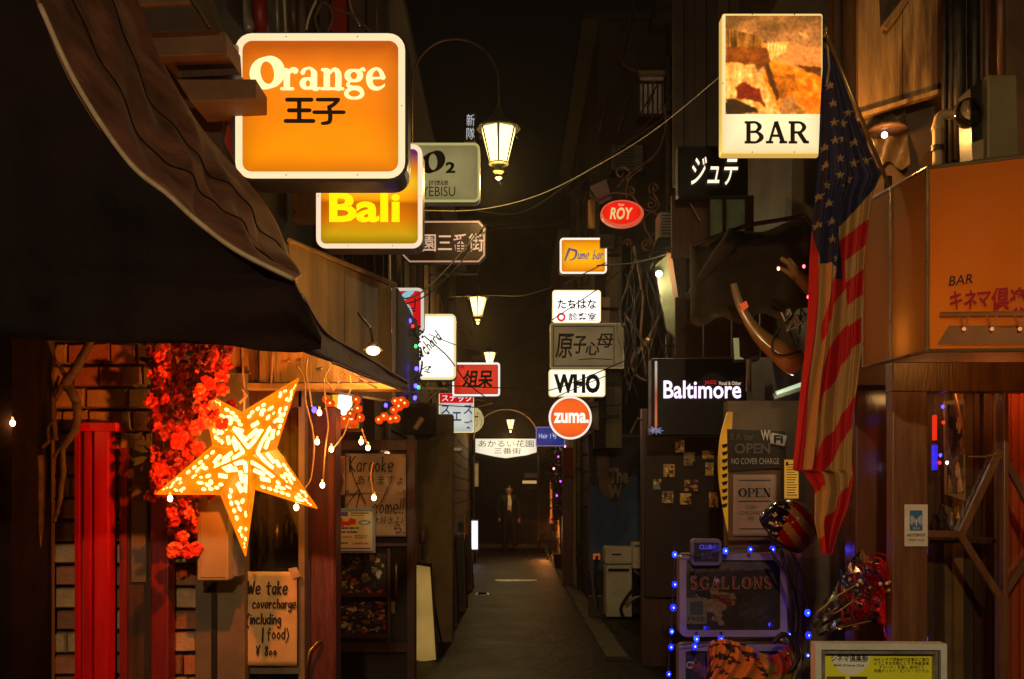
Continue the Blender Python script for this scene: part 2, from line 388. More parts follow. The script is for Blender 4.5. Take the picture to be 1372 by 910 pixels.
def simple(name, label, cat, mb, mat, group=None, **k):
    return tag(mb.build(name, mat, **k), label, cat, group)
steel = M('worn_steel', (.65, .6, .52), (.4, .36, .3), 14, .3, .3, metal=.6, spec=.7)
def cover(px0, px1, py, depth, label):
    Y = 2170/(py-660); a = W(px0, py, Y); b = W(px1, py, Y)
    t = thing('drain_cover', label, 'drain cover', ((a.x+b.x)/2, Y, .005), 'metal drain covers set in the paving')
    mb = MB(); mb.box((a.x, Y-depth/2, .004), (b.x, Y+depth/2, .016)); mb.build('frame', steel, t)
    for k in range(14):
        x = a.x+.03+(b.x-a.x-.06)*k/13; MB().box((x-.012, Y-depth/2+.02, .016), (x+.012, Y+depth/2-.02, .024)).build('bar', steel, t)
cover(664, 719, 779, .32, 'wide pale steel drain cover across the middle of the alley')
cover(638, 655, 797, .3, 'small pale steel drain cover beside the left sandwich boards')

# ---- far end of the alley: dark boarded building
fw = thing('far_building', 'dark boarded building closing the far end of the alley', 'building', (0, 29.5, 0))
b = MB(); b.box((-6.5, 29.5, 0), (6.5, 33, 9.0)); b.build('wall', m_dkwall, fw)
for k in range(22):
    mb = MB(); mb.box((-1.3, 29.44, .12+k*.125), (1.25, 29.5, .12+k*.125+.105)); mb.build('board', m_dkwall, fw, bevel=.006)
rf = MB(); rf.box((-6.6, 29.2, 9.0), (6.6, 33.2, 9.25)); rf.build('roof', m_dkwall, fw)
MB().box((-1.4, 29.1, 0), (1.4, 29.44, .12)).build('step', kerb, fw)
for x in (-3.1, 2.4, 3.7):
    w = MB(); w.box((x-.5, 29.45, 5.4), (x+.5, 29.52, 6.8)); w = w.build('window', m_grey, fw)
    MB().box((x-.44, 29.43, 5.46), (x+.44, 29.455, 6.74)).build('pane', m_black, w)

def building(name, label, x0, x1, y0, y1, h, wallm, windows=(), boards=None, side=1, roofm=None, pipes=()):
    """side=1: stands on the left of the alley (its alley face is x1); side=-1: on the right (alley face x0)"""
    t = thing(name, label, 'building', ((x0+x1)/2, (y0+y1)/2, 0))
    MB().box((x0, y0, 0), (x1, y1, h)).build('wall', wallm, t)
    ov = .22; MB().box((x0-ov, y0-.05, h), (x1+ov, y1+.02, h+.1)).build('eave', m_dkwall, t)
    xf = x1 if side == 1 else x0; s = side
    for (wy, wz, ww, wh) in windows:
        o = MB(); o.box((min(xf, xf+s*.05), wy, wz), (max(xf, xf+s*.05), wy+ww, wz+wh)); o = o.build('window', m_wood, t)
        MB().box((min(xf+s*.05, xf+s*.056), wy+.05, wz+.05), (max(xf+s*.05, xf+s*.056), wy+ww-.05, wz+wh-.05)).build('pane', m_glassdark, o)
        MB().box((min(xf+s*.056, xf+s*.075), wy+ww/2-.02, wz+.05), (max(xf+s*.056, xf+s*.075), wy+ww/2+.02, wz+wh-.05)).build('glazing_bar', m_wood, o)
    if boards:
        z0, z1, st = boards; z = z0
        while z < z1:
            MB().box((min(xf, xf+s*.02), y0+.01, z), (max(xf, xf+s*.02), y1-.01, z+st-.02)).build('board', random.choice([m_brown, m_dkwall]), t, bevel=.004); z += st
    for (py, r, z0, z1) in pipes:
        o = MB(); o.tube([(xf+s*(r+.03), py, z0), (xf+s*(r+.03), py, z1)], r, 8); o.build('pipe', m_gal, t, smooth=True)
        for z in np.arange(z0+.5, z1, 1.4): MB().box((min(xf, xf+s*(2*r+.05)), py-r-.02, z), (max(xf, xf+s*(2*r+.05)), py+r+.02, z+.03)).build('pipe_clip', m_iron, t)
    return t
m_glassdark = M('dark_pane', (.05, .05, .045), (.03, .03, .025), 4, .12, 0, spec=.8)
# left row
building('bar_building', 'narrow two storey bar building behind the sandwich boards on the left', -4.2, -1.12, 8.35, 14.0, 5.6, m_brown,
         windows=[(9.3, 3.3, 1.1, 1.1), (11.6, 3.3, 1.1, 1.1)], boards=(.3, 2.9, .26), pipes=[(8.8, .035, 0, 5.4)])
building('bar_building', 'dark narrow bar building behind the red and black character sign', -4.2, -1.1, 14.1, 20.6, 5.9, m_dkwall,
         windows=[(15, 3.2, 1.2, 1.2), (18, 3.2, 1.2, 1.2)], boards=(.3, 2.7, .26), pipes=[(17.2, .04, 0, 5.7)])
building('bar_building', 'furthest dark bar building on the left before the end of the alley', -4.2, -1.14, 20.7, 29.3, 5.4, m_brown,
         windows=[(22, 3.1, 1.2, 1.2), (25.5, 3.1, 1.2, 1.2)], boards=(.3, 2.7, .26))
# right row
building('bar_building', 'brown bar building behind the white bins and blue poster', 1.96, 4.6, 9.5, 13.3, 7.4, m_brown, side=-1,
         windows=[(10.3, 3.6, 1.2, 1.2)], pipes=[(12.6, .04, 0, 6.8)])
building('bar_building', 'dark bar building on the right behind the stack of lit signs', 1.12, 4.6, 13.4, 20.0, 7.6, m_dkwall, side=-1,
         windows=[(14.4, 4.6, 1.1, 1.3), (17, 4.6, 1.1, 1.3)], boards=(.3, 3.6, .26), pipes=[(16.3, .04, 0, 6.8)])
building('bar_building', 'furthest bar building on the right before the end of the alley', 1.12, 4.6, 20.1, 29.3, 6.6, m_brown, side=-1,
         windows=[(22, 3.1, 1.2, 1.2), (25.5, 3.1, 1.2, 1.2)], boards=(.3, 2.7, .26))
# cream pillar on the right
t = thing('corner_pillar', 'cream plastered corner pillar right of the dark doorway down the alley', 'pillar', (1.2, 18, 0))
MB().pbox(768, 556, 790, 780, 18, .25).build('shaft', M('cream_plaster', (.45, .33, .17), (.3, .2, .1), 5, .8, .2), t)
MB().pbox(766, 552, 792, 560, 17.97, .31).build('capital', m_trim, t)
MB().pbox(779, 640, 790, 675, 17.9, .09).build('meter', m_black, t)
MB().pbox(778, 726, 787, 736, 17.92, .07).build('red_box', m_redink, t)
MB().pbox(778, 739, 788, 760, 17.92, .07).build('white_box', m_white, t)

# ---- left foreground building: brick shop front under the awning
lf = thing('brick_shop_front', 'tan and red brick shop front with wooden fascia under the left awning', 'building', (-2.2, 4.5, 0))
a = W(45, 0, 4.5).x
MB().box((-4.5, 4.52, 0), (-1.33, 4.8, 2.6)).build('wall', m_mortar, lf)
MB().box((-4.5, 4.8, 2.6), (-1.33, 8.3, 5.6)).build('upper_wall', m_dkwall, lf)
MB().box((-4.5, 4.86, 0), (-1.40, 8.2, 2.6)).build('side_wall', m_brown, lf)
bmesh_variants = []
for k in range(6):
    L_, H_, D_ = .185, .082, .075; mb = MB(); r = random.Random(k)
    j = lambda s_: (r.random()-.5)*s_
    c = .006; vs_ = []
    for (x, z) in ((0, 0), (L_, 0), (L_, H_), (0, H_)):
        vs_.append((x+j(.006), 0+j(.004), z+j(.006)))
    fr = [(v[0]+(c if v[0] < L_/2 else -c), -.012+j(.006), v[2]+(c if v[2] < H_/2 else -c)) for v in vs_]
    bk = [(v[0], D_, v[2]) for v in vs_]
    mb.add(fr+vs_+bk, [(0, 1, 2, 3)]+[(4+i, 4+(i+1) % 4, (i+1) % 4, i) for i in range(4)]+[(8+i, 8+(i+1) % 4, 4+(i+1) % 4, 4+i) for i in range(4)])
    me = bpy.data.meshes.new('brick'); me.from_pydata(mb.v, [], [f[::-1] for f in mb.f]); bmesh_variants.append(me)
bm2 = []
for me in bmesh_variants:
    for mt in m_br: q = me.copy(); q.materials.append(mt); bm2.append(q)
o0 = Vector(lf['_o'])
def brick(x, y, z, sx=1, sz=1, pick=None):
    me = pick or random.choice(bm2); o = bpy.data.objects.new('brick', me); COL.objects.link(o); o.parent = lf
    o.location = Vector((x, y, z))-o0; o.scale = (sx, 1, sz); o.rotation_euler.y = random.uniform(-.012, .012)
z = 0.02; row = 0
while z < 2.25:
    xa, xb = W(58, 0, 4.45).x, W(262, 0, 4.45).x
    x = xa+(random.random()*.10 if z < 1.75 else 0)-.05*(row % 2)
    while x < xb:
        Lb = random.choice([.185, .185, .14, .11]); brick(x, 4.44+random.random()*.012, z, (Lb-.008)/.185, 1, None); x += Lb
    z += .0945; row += 1
# plastered strip, dark corner post on the far left
MB().pbox(18, 440, 47, 940, 4.2, .15).build('corner_post', m_canvas, lf)
MB().pbox(-160, 440, 16, 940, 4.0, .2).build('dark_door', m_canvas, lf)
MB().pbox(40, 440, 60, 940, 4.3, .1).build('trim_strip', m_plaster, lf, bevel=.005)
# second bay: posts and dark door behind the star
MB().pbox(166, 600, 202, 940, 4.38, .04).build('door_panel', m_wood, lf)
MB().pbox(176, 640, 196, 780, 4.36, .02).build('notice_board', m_plaster, lf)
MB().pbox(160, 600, 170, 940, 4.36, .05).build('door_frame', m_redd, lf)
MB().pbox(262, 500, 328, 940, 4.40, .08).build('plaster_panel', m_plaster, lf)
MB().pbox(283, 780, 290, 940, 4.385, .02).build('panel_joint', m_ink, lf)
t = thing('red_pillar', 'bright red fluted pillar in front of the brick wall', 'pillar', W(128, 910, 4.3))
pts = []
prof = [(103, .0), (104, -.03), (110, -.035), (112, -.015), (117, -.012), (119, -.045), (127, -.05), (129, -.02), (131, -.02), (133, -.05), (150, -.052), (152, -.03), (154, 0)]
mb = MB(); Y = 4.35
P = [[(W(px, 570, Y).x, Y+dy, z) for px, dy in prof] for z in (-.0, W(0, 578, Y).z)]
mb.grid(P[::-1]); mb.build('shaft', m_red, t)
MB().pbox(101, 566, 156, 578, 4.28, .12).build('capital', m_red, t, bevel=.004)
t = thing('red_post', 'darker worn red wooden post left of the white meter box', 'post', W(213, 910, 4.3))
MB().pbox(201, 470, 226, 940, 4.3, .09).build('shaft', m_redd, t, bevel=.008)
MB().pbox(199, 640, 228, 652, 4.29, .11).build('collar', m_redd, t, bevel=.004)
t = thing('meter_box', 'cream meter box hung on the wall under the star lantern', 'meter box', W(290, 720, 4.15))
MB().pbox(264, 664, 306, 778, 4.15, .2).build('case', m_cream, t, bevel=.006)
MB().pbox(306, 668, 318, 772, 4.22, .12).build('side_plate', m_grey, t)
MB().pbox(268, 668, 302, 774, 4.146, .006).build('cover', m_cream, t, bevel=.002)
# window with door frame right of it
t = thing('shop_window', 'dark shop window behind the handwritten cover charge paper', 'window', W(365, 910, 4.6))
m_inside = M('dim_interior', (.10, .075, .05), (.03, .022, .015), 5, .8, .2)
MB().pbox(322, 540, 406, 960, 4.75, .03).build('interior_curtain', m_inside, t)
MB().pbox(322, 520, 330, 960, 4.5, .08).build('frame', m_plaster, t)
MB().pbox(400, 520, 408, 960, 4.5, .08).build('frame', m_plaster, t)
MB().pbox(330, 540, 400, 960, 4.55, .006).build('pane', m_glass, t)
MB().pbox(330, 893, 400, 903, 4.5, .05).build('rail', m_plaster, t)
for i, (x, y, h, c) in enumerate(((338, 700, 40, 0), (350, 690, 50, 1), (372, 700, 36, 2), (385, 690, 44, 0), (392, 705, 30, 1))):
    mb = MB(); c0 = W(x, y+h, 4.68); mb.lathe(c0, [(.02, 0), (.024, .01), (.024, h*.0021), (.009, h*.0026), (.009, h*.0033)], 10)
    mb.build('bottle', [m_black, m_glassdark, m_brass][c], t, smooth=True)
for i in range(6):
    x = 340+i*10; mb = MB(); mb.pbox(x, 560, x+7, 660, 4.70, .01); mb.build('drape_fold', m_inside, t)
t = thing('red_brown_door', 'red brown wooden door frame between the shop window and the karaoke door', 'door', W(425, 910, 4.7))
MB().pbox(405, 545, 450, 960, 4.6, .14).build('leaf', m_woodr, t, bevel=.005)
MB().pbox(410, 600, 416, 960, 4.59, .02).build('stile', m_woodr, t)
MB().pbox(440, 600, 447, 960, 4.59, .02).build('stile', m_woodr, t)
h = MB(); h.ptube([(412, 915, 4.58), (411, 890, 4.54), (415, 872, 4.53), (424, 862, 4.55), (430, 860, 4.58)], 4.55, .008, 8); h.build('handle', m_brass, t, smooth=True)
# handwritten paper
t = thing('cover_charge_notice', 'yellowish handwritten paper reading We take covercharge taped to the window', 'paper sign', W(362, 829, 4.45))
def sheet(parent, x0, y0, x1, y1, Y, mat, name='sheet', amp=.004, sd=0, nx=14, ny=18):
    r = np.random.default_rng(sd); ph = r.random(4)*6; mb = MB(); P = []
    for j in range(ny+1):
        row = []
        for i in range(nx+1):
            u, v = i/nx, j/ny; p = W(x0+(x1-x0)*u, y0+(y1-y0)*v, Y)
            row.append((p.x, Y+amp*(math.sin(u*5+ph[0]+v*2)+.6*math.sin(v*7+ph[1]-u*3)), p.z))
        P.append(row)
    mb.grid(P); return mb.build(name, mat, parent, smooth=True, thick=.0008)
sheet(t, 327, 766, 398, 892, 4.45, M('manila_paper', (.62, .42, .19), (.5, .33, .14), 6, .8, .15), sd=3, amp=.003)
MB().ppoly([(386, 762), (397, 760), (403, 772), (392, 776)], 4.435, .004).build('tape', m_trim, t)
ink = Ink(); Yw = 4.438
def write(ink, s, x, y, sc, Y, w=.14, slant=.05, adv=.62, rot=0):
    """quick hand lettering from single strokes"""
    G = HAND; T0 = None; cx = 0
    for ch in s:
        if ch == ' ': cx += .5; continue
        g_ = G.get(ch) or G.get(ch.lower())
        if not g_: cx += .5; continue
        T = TF(x+cx*sc*math.cos(rot), y-cx*sc*math.sin(rot), sc, Y, shear=slant, rot=rot)
        mxx = 0
        for st in g_:
            ink.stroke([(p[0]*.55+random.uniform(-.02, .02), p[1]+random.uniform(-.02, .02), w) for p in st], T, n=4); mxx = max(mxx, max(p[0] for p in st))
        cx += mxx*.55+.17
HAND = {
 'W': [[(0, 1.3), (.25, 0), (.55, .9), (.8, 0), (1.15, 1.3)]], 'e': [[(.05, .4), (.75, .45), (.6, .8), (.2, .7), (.05, .35), (.3, .02), (.75, .1)]],
 't': [[(.4, 1.2), (.38, .1), (.6, 0)], [(.05, .8), (.8, .85)]], 'a': [[(.7, .7), (.3, .75), (.05, .3), (.3, .02), (.68, .3)], [(.7, .75), (.7, 0)]],
 'k': [[(.1, 1.3), (.1, 0)], [(.6, .75), (.15, .35), (.7, 0)]], 'c': [[(.75, .65), (.4, .8), (.08, .4), (.35, .02), (.8, .12)]],
 'o': [[(.4, .78), (.08, .4), (.4, .02), (.75, .4), (.4, .78)]], 'v': [[(0, .75), (.35, 0), (.7, .75)]], 'r': [[(.1, .75), (.12, 0)], [(.12, .45), (.35, .75), (.6, .7)]],
 'h': [[(.1, 1.3), (.1, 0)], [(.1, .5), (.4, .75), (.65, .5), (.65, 0)]], 'g': [[(.7, .7), (.3, .75), (.08, .4), (.35, .1), (.7, .4)], [(.7, .75), (.7, -.3), (.35, -.5), (.1, -.3)]],
 '(': [[(.5, 1.3), (.1, .7), (.1, .1), (.5, -.4)]], ')': [[(.1, 1.3), (.5, .7), (.5, .1), (.1, -.4)]], 'i': [[(.15, .75), (.15, 0)], [(.15, 1.05), (.16, 1.1)]],
 'n': [[(.1, .75), (.1, 0)], [(.1, .45), (.4, .78), (.65, .5), (.65, 0)]], 'l': [[(.15, 1.3), (.15, 0)]], 'u': [[(.1, .75), (.12, .15), (.4, 0), (.65, .2)], [(.66, .75), (.68, 0)]],
 'd': [[(.65, .6), (.3, .75), (.06, .35), (.35, 0), (.65, .3)], [(.68, 1.3), (.68, 0)]], 'f': [[(.7, 1.2), (.4, 1.25), (.3, .9), (.3, -.2)], [(.05, .7), (.65, .72)]],
 'I': [[(.1, 1.3), (.1, -.1)]], '1': [[(.12, 1.5), (.1, -.2)], [(.11, 1.45), (.14, 0)]], 'Y': [[(0, 1.1), (.35, .6)], [(.75, 1.15), (.35, .6), (.35, 0)], [(.1, .55), (.65, .55)], [(.1, .32), (.62, .32)]],
 '8': [[(.6, .9), (.35, 1.1), (.1, .85), (.55, .35), (.3, 0), (.08, .25), (.6, .9)]], '0': [[(.35, .55), (.08, .3), (.35, .05), (.65, .3), (.35, .55)]],
 'K': [[(.1, 1.4), (.1, 0)], [(.85, 1.35), (.12, .65), (.9, 0)]], '!': [[(.1, 1.3), (.1, .4)], [(.1, .05), (.11, .1)]], 'm': [[(.05, .75), (.05, 0)], [(.05, .5), (.3, .78), (.45, .4), (.45, 0)], [(.45, .5), (.7, .78), (.9, .4), (.9, 0)]],
 's': [[(.6, .7), (.25, .75), (.2, .45), (.6, .3), (.4, .02), (.05, .1)]], 'y': [[(.05, .75), (.35, .2)], [(.7, .75), (.2, -.4)]],
 'b': [[(.12, 1.3), (.12, 0), (.5, .05), (.65, .4), (.15, .6)]], 'w': [[(0, .75), (.2, 0), (.42, .6), (.62, 0), (.85, .75)]], 'p': [[(.1, .75), (.1, -.45)], [(.1, .7), (.55, .75), (.6, .2), (.12, .1)]],
}
write(ink, 'We take', 332, 796, 13, Yw, .19, adv=.7)
write(ink, 'covercharge', 338, 815, 9.6, Yw, .2)
write(ink, '(including', 330, 836, 10.5, Yw, .19)
write(ink, '1', 351, 858, 11, Yw, .22); write(ink, 'food)', 358, 856, 11, Yw, .15)
write(ink, 'Y 800', 343, 878, 11, Yw, .17)
ink.mb.build('handwriting', m_ink, t)['kind'] = 'stuff'
# fascia board and beam under the awning
t = thing('wooden_fascia', 'brown wooden fascia board with hanging hooks above the star lantern', 'fascia', W(430, 520, 4.5))
MB().ppoly([(262, 440), (395, 463), (470, 490), (540, 511), (540, 512), (262, 512)], 4.5, .05).build('board', m_plank, t)
MB().pbox(262, 513, 540, 522, 4.44, .1).build('beam', M('ochre_wood', (.5, .3, .09), (.3, .17, .05), 8, .5, .15, stretch=(.5, 4, 4)), t, bevel=.004)
MB().pbox(330, 524, 404, 545, 4.5, .05).build('lintel', m_wood, t)
for x in (322, 345, 364): MB().pbox(x, 440, x+2, 512, 4.49, .01).build('board_joint', m_ink, t)
for x in (366,): 
    mb = MB(); mb.ptube([(x, 458, 4.42), (x-1, 490, 4.42), (x-3, 518, 4.42)], 4.42, .004, 5); mb.build('hanger', m_trim, t)
for i, (x, y) in enumerate(((386, 484), (404, 482), (430, 494), (462, 500), (310, 490), (335, 500))):
    MB().lathe(W(x, y, 4.49), [(.006, 0), (.006, -.008), (.001, -.01)], 8, 'y').build('nail_head', m_brass, t)

# ---- the near awning on the left (dark canvas)
t = thing('black_canvas_awning', 'large black canvas awning with pale piping filling the upper left', 'awning', W(200, 455, 2.4))
Nn = [(-260, -420), (-60, -230), (40, -20), (100, 110), (170, 215), (225, 262), (265, 298), (318, 337), (392, 374)]
Fn = [(60, -420), (110, -230), (160, -60), (205, 60), (258, 150), (300, 205), (338, 255), (372, 310), (396, 380)]
A_ = cr(Nn, 12); B_ = cr(Fn, 12); P = []
for i in range(len(A_)):
    row = []; f = i/len(A_)
    for k in range(31):
        s_ = k/30; Yk = 2.3+1.25*s_*(1-.35*f)
        x = A_[i][0]*(1-s_)+B_[i][0]*s_; y = A_[i][1]*(1-s_)+B_[i][1]*s_
        p = W(x, y, Yk)
        bul = .02*math.sin(s_*PI)*(1-f*.5)+.011*math.sin(f*31+s_*6)*math.sin(s_*PI)+.008*math.sin(s_*17+f*12)+.006*math.sin(f*63+s_*23)*math.sin(s_*PI)
        p += Vector((.8, -.2, .6))*bul; row.append(p)
    P.append(row)
mb = MB(); mb.grid(P); mb.build('sloping_canvas', m_canvas2, t, smooth=True, thick=.004)
for k_ in (9, 19): mb = MB(); mb.tube([P[i_][k_]+Vector((.004, -.003, .003)) for i_ in range(0, len(P)-2)], .0022, 4); mb.build('seam', m_canvas, t)
end = [(-260, -420)]+[tuple(a) for a in A_[1:]]+[(400, 400), (414, 430), (428, 452), (400, 470), (350, 470), (300, 462), (240, 459), (180, 460), (120, 458), (60, 456), (0, 452), (-260, 450)]
mb = MB()
# gathered end panel: rows between the slope and the hem
hemf = lambda x: float(np.interp(x, [-260, 0, 60, 120, 180, 240, 300, 350, 400, 430], [450, 452, 456, 458, 460, 459, 462, 470, 472, 466]))
topf = lambda x: float(np.interp(x, [p[0] for p in A_]+[430], [p[1] for p in A_]+[452]))
P = []
for k in range(27):
    row = []
    for i in range(60):
        x = -260+690*i/59; a, b2 = topf(x), hemf(x); y = a+(b2-a)*k/26
        dy = .018*math.sin(x*.02+k*.3)+.02*math.exp(-((y-372)/9)**2)-.012*math.exp(-((y-385)/7)**2)+.01*math.sin(x*.055)*(k/26)
        row.append(W(x, y, 2.3+dy))
    P.append(row)
mb.grid(P); mb.build('end_panel', m_canvas, t, smooth=True, thick=.004)
mb = MB(); mb.tube([W(p[0]+1, p[1], 2.285) for p in A_[26:]], .0065, 6); mb.build('piping', m_trim, t, smooth=True)
# hem running back along the alley
U = cr([(392, 372, 2.4), (430, 440, 2.75), (480, 472, 3.2), (545, 512, 3.9)], 8); D = cr([(400, 470, 2.4), (446, 486, 2.75), (492, 505, 3.2), (548, 526, 3.9)], 8)
P = [[W(u[0]*(1-k/6)+d[0]*k/6, u[1]*(1-k/6)+d[1]*k/6, u[2]+.02*math.sin(i*.9+k)) for k in range(7)] for i, (u, d) in enumerate(zip(U, D))]
mb = MB(); mb.grid(P); mb.build('side_valance', m_canvas2, t, smooth=True, thick=.004)
mb = MB(); mb.tube([W(p[0]+2, p[1]+1, p[2]-.01) for p in U[3:]], .005, 5); mb.tube([W(p[0]-6, p[1]+12, p[2]-.03) for p in U[5:16]], .003, 5)
mb.tube([W(p[0], p[1], p[2]-.01) for p in D[8:]], .004, 5); mb.build('cord', m_trim, t, smooth=True)
# tan fascia panel of the next awning
t = thing('tan_metal_awning', 'tan sheet metal awning front behind the black canvas', 'awning', W(470, 520, 5))
TL, TR = W(388, 326, 4.6), W(525, 385, 5.45); BL, BR = W(388, 560, 4.6), W(525, 560, 5.45)
n_ = 2
for i in range(n_):
    a0, a1 = i/n_, (i+1)/n_-.006
    tl, tr = TL.lerp(TR, a0), TL.lerp(TR, a1); zb = 2.03
    vs_ = [tl, tr, Vector((tr.x, tr.y, zb)), Vector((tl.x, tl.y, zb))]; off = Vector((-.05, .06, 0))
    MB().add([v for v in vs_]+[v+off for v in vs_], [(3, 2, 1, 0), (4, 5, 6, 7), (0, 1, 5, 4), (1, 2, 6, 5), (2, 3, 7, 6), (3, 0, 4, 7)]).build('sheet', m_tan, t)
mb = MB(); mb.tube([TL+Vector((0, -.01, .01)), TR+Vector((.02, -.01, .01))], .012, 6); mb.build('gutter', m_tan, t)
mb = MB(); cpt = Vector((TR.x, TR.y-.02, 0)); mb.box((TR.x, TR.y-.01, 2.03), (TR.x+.02, TR.y+.1, TR.z)); mb.build('corner_post', m_grey, t)
e0 = Vector((TR.x+.02, TR.y+.02, 0)); e1 = W(560, 500, 7.0)
mb = MB(); mb.add([Vector((e0.x, e0.y, TR.z)), Vector((e1.x, e1.y, W(560, 440, 7).z)), Vector((e1.x, e1.y, W(560, 520, 7).z)), Vector((e0.x, e0.y, 2.03)),], [(0, 1, 2, 3)]); mb.build('end_sheet', m_dkwall, t, thick=.02)
NEAR_W = 400
# ================================================================== LIT SIGNS
def sign(label, x0, y0, x1, y1, Y, face, depth=.14, r=14, fr=5, frame=None, case=None, proud=.01, name='lit_sign', cat='sign', arm=None, group=None):
    """box sign: casing, lit rim, printed face; r and fr in pixels at its distance"""
    u = Y/F; a = W(x0, y1, Y); b = W(x1, y0, Y)
    t = thing(name, label, cat, ((a.x+b.x)/2, Y, a.z), group)
    o = rrect(a.x, a.z, b.x, b.z, r*u); i = rrect(a.x+fr*u, a.z+fr*u, b.x-fr*u, b.z-fr*u, max(r-fr, 2)*u)
    MB().prism(o, Y, Y+depth).build('casing', case or m_grey, t, bevel=.006)
    if fr:
        mb = MB(); ring(mb, o, i, Y-proud, Y); mb.build('rim', frame or m_trim, t)
    MB().prism(i, Y-.003, Y-.001).build('face', face, t)
    if Y < 7 and fr:
        for sx_, sz_ in ((a.x+(b.x-a.x)*.3, b.z-fr*u*.5), (a.x+(b.x-a.x)*.72, b.z-fr*u*.5), (a.x+(b.x-a.x)*.3, a.z+fr*u*.5), (a.x+(b.x-a.x)*.72, a.z+fr*u*.5), (a.x+fr*u*.5, (a.z+b.z)/2), (b.x-fr*u*.5, (a.z+b.z)/2)):
            MB().lathe((sx_, Y-proud, sz_), [(.0028, 0), (.0028, -.002)], 8, 'y').build('screw', m_grey, t)
    if arm:
        for (px, py) in arm:
            mb = MB(); xw = W(px, py, Y+depth/2); e = W(x0 if px < x0 else x1, py, Y+depth/2); mb.tube([xw, e], .012, 6); mb.build('bracket', m_iron, t)
    return t
def gradface(name, stops, s=1.0, z0=0, z1=1, var=.0):
    """print and painted-in backlight tones running from the bottom (z0) to the top (z1) of the sheet"""
    m = bpy.data.materials.new(name); m.use_nodes = True; n = m.node_tree.nodes; l = m.node_tree.links; p = n['Principled BSDF']
    tc = n.new('ShaderNodeTexCoord'); sp = n.new('ShaderNodeSeparateXYZ'); l.new(tc.outputs['Generated'], sp.inputs[0])
    r = n.new('ShaderNodeValToRGB'); e = r.color_ramp.elements
    for k, (pos, c) in enumerate(stops):
        q = e[k] if k < 2 else e.new(pos)
        q.position = pos; q.color = (*lin(c), 1)
    nz = n.new('ShaderNodeTexNoise'); nz.inputs['Scale'].default_value = 3.5; l.new(tc.outputs['Generated'], nz.inputs['Vector'])
    mm = n.new('ShaderNodeMath'); mm.operation = 'MULTIPLY_ADD'; mm.inputs[1].default_value = var; l.new(nz.outputs[0], mm.inputs[0]); l.new(sp.outputs[2], mm.inputs[2])
    l.new(mm.outputs[0], r.inputs[0]); l.new(falloff(n, l, tc, r.outputs[0], .38), p.inputs['Emission Color']); p.inputs['Emission Strength'].default_value = s
    p.inputs['Base Color'].default_value = (.02, .02, .02, 1); p.inputs['Roughness'].default_value = .25; MATS[name] = m; return m
e_warmw = E('lit_warm_white', (250, 228, 180), 1.0); e_white = E('lit_white', (255, 250, 240), 1.5, .12, 5)
e_cream = E('lit_cream', (235, 215, 150), 1.0)
# ORANGE
f = gradface('orange_sheet', [(0, (236, 122, 0)), (1, (205, 92, 10)), (.2, (248, 140, 0)), (.5, (238, 122, 4)), (.85, (235, 122, 18))], 1.3, var=.1)  # uneven backlight is painted into these sheet colours
t = sign('large orange lit sign reading Orange in cream letters with black characters below', 316, 46, 543, 240, 4.6, f, .22, 22, 9, e_warmw, m_black)
a = W(316, 240, 4.6); b_ = W(543, 46, 4.6); u = 4.6/F
mb = MB(); ring(mb, rrect(a.x-.006, a.z-.014, b_.x+.012, b_.z+.004, 24*u), rrect(a.x+2*u, a.z+2*u, b_.x-2*u, b_.z-2*u, 20*u), 4.592, 4.72); mb.build('outer_shell', m_black, t)
ink = Ink(); sc = 33.0
def cooper(letter, x, y, sc, Y, sx=1.0):
    T = TF(x, y, sc, Y, sx); S = lambda pts, **k: ink.stroke(pts, T, **k)
    if letter == 'O': S(elli(.62, .66, .46, .52, lambda a: .17+.25*abs(math.cos(a-.25))**1.3), closed=True, n=3)
    if letter == 'r':
        S([(.3, 0, .27), (.3, .9, .27)], caps=False); S([(.08, .06, .13), (.56, .06, .13)]); S([(.12, .86, .14), (.3, .86, .14)])
        S([(.4, .7, .1), (.52, .86, .2), (.66, .82, .27)])
    if letter == 'a':
        S([(.62, .7, .27), (.62, .15, .27), (.74, .05, .16), (.84, .09, .1)]); S([(.14, .74, .2), (.22, .87, .14), (.45, .93, .12), (.62, .74, .24)])
        S(elli(.36, .28, .22, .2, lambda a: .1+.17*abs(math.cos(a))), closed=True, n=3)
    if letter == 'n':
        S([(.26, 0, .27), (.26, .9, .27)], caps=False); S([(.04, .06, .13), (.46, .06, .13)]); S([(.08, .86, .14), (.26, .86, .14)])
        S([(.34, .66, .08), (.56, .88, .16), (.74, .7, .26), (.74, .1, .27)]); S([(.56, .06, .13), (.94, .06, .13)])
    if letter == 'g':
        S(elli(.4, .62, .27, .22, lambda a: .1+.16*abs(math.cos(a))), closed=True, n=3); S([(.22, .36, .1), (.14, .22, .14), (.3, .12, .17), (.6, .08, .2), (.74, -.02, .16)])
        S(elli(.42, -.14, .34, .2, lambda a: .11+.07*abs(math.cos(a))), closed=True, n=3); S([(.62, .8, .1), (.78, .9, .14), (.84, .84, .12)])
    if letter == 'e':
        S([(.2, .5, .11), (.74, .52, .1)]); S([(.74, .54, .22), (.62, .82, .16), (.42, .9, .13), (.2, .72, .23), (.16, .46, .28), (.24, .18, .24), (.48, .06, .17), (.74, .16, .1), (.8, .24, .06)])
x = 336
for ch, ad in (('O', 1.2), ('r', .82), ('a', .88), ('n', .98), ('g', .88), ('e', .9)):
    cooper(ch, x, 121, sc*(1.08 if ch == 'O' else .96), 4.594); x += ad*sc*.96*(1.02)
ink.mb.build('lettering', E('cream_letters', (255, 240, 170), 1.2), t)
ink = Ink(); T = TF(383, 165, 34, 4.594, sx=1.08)
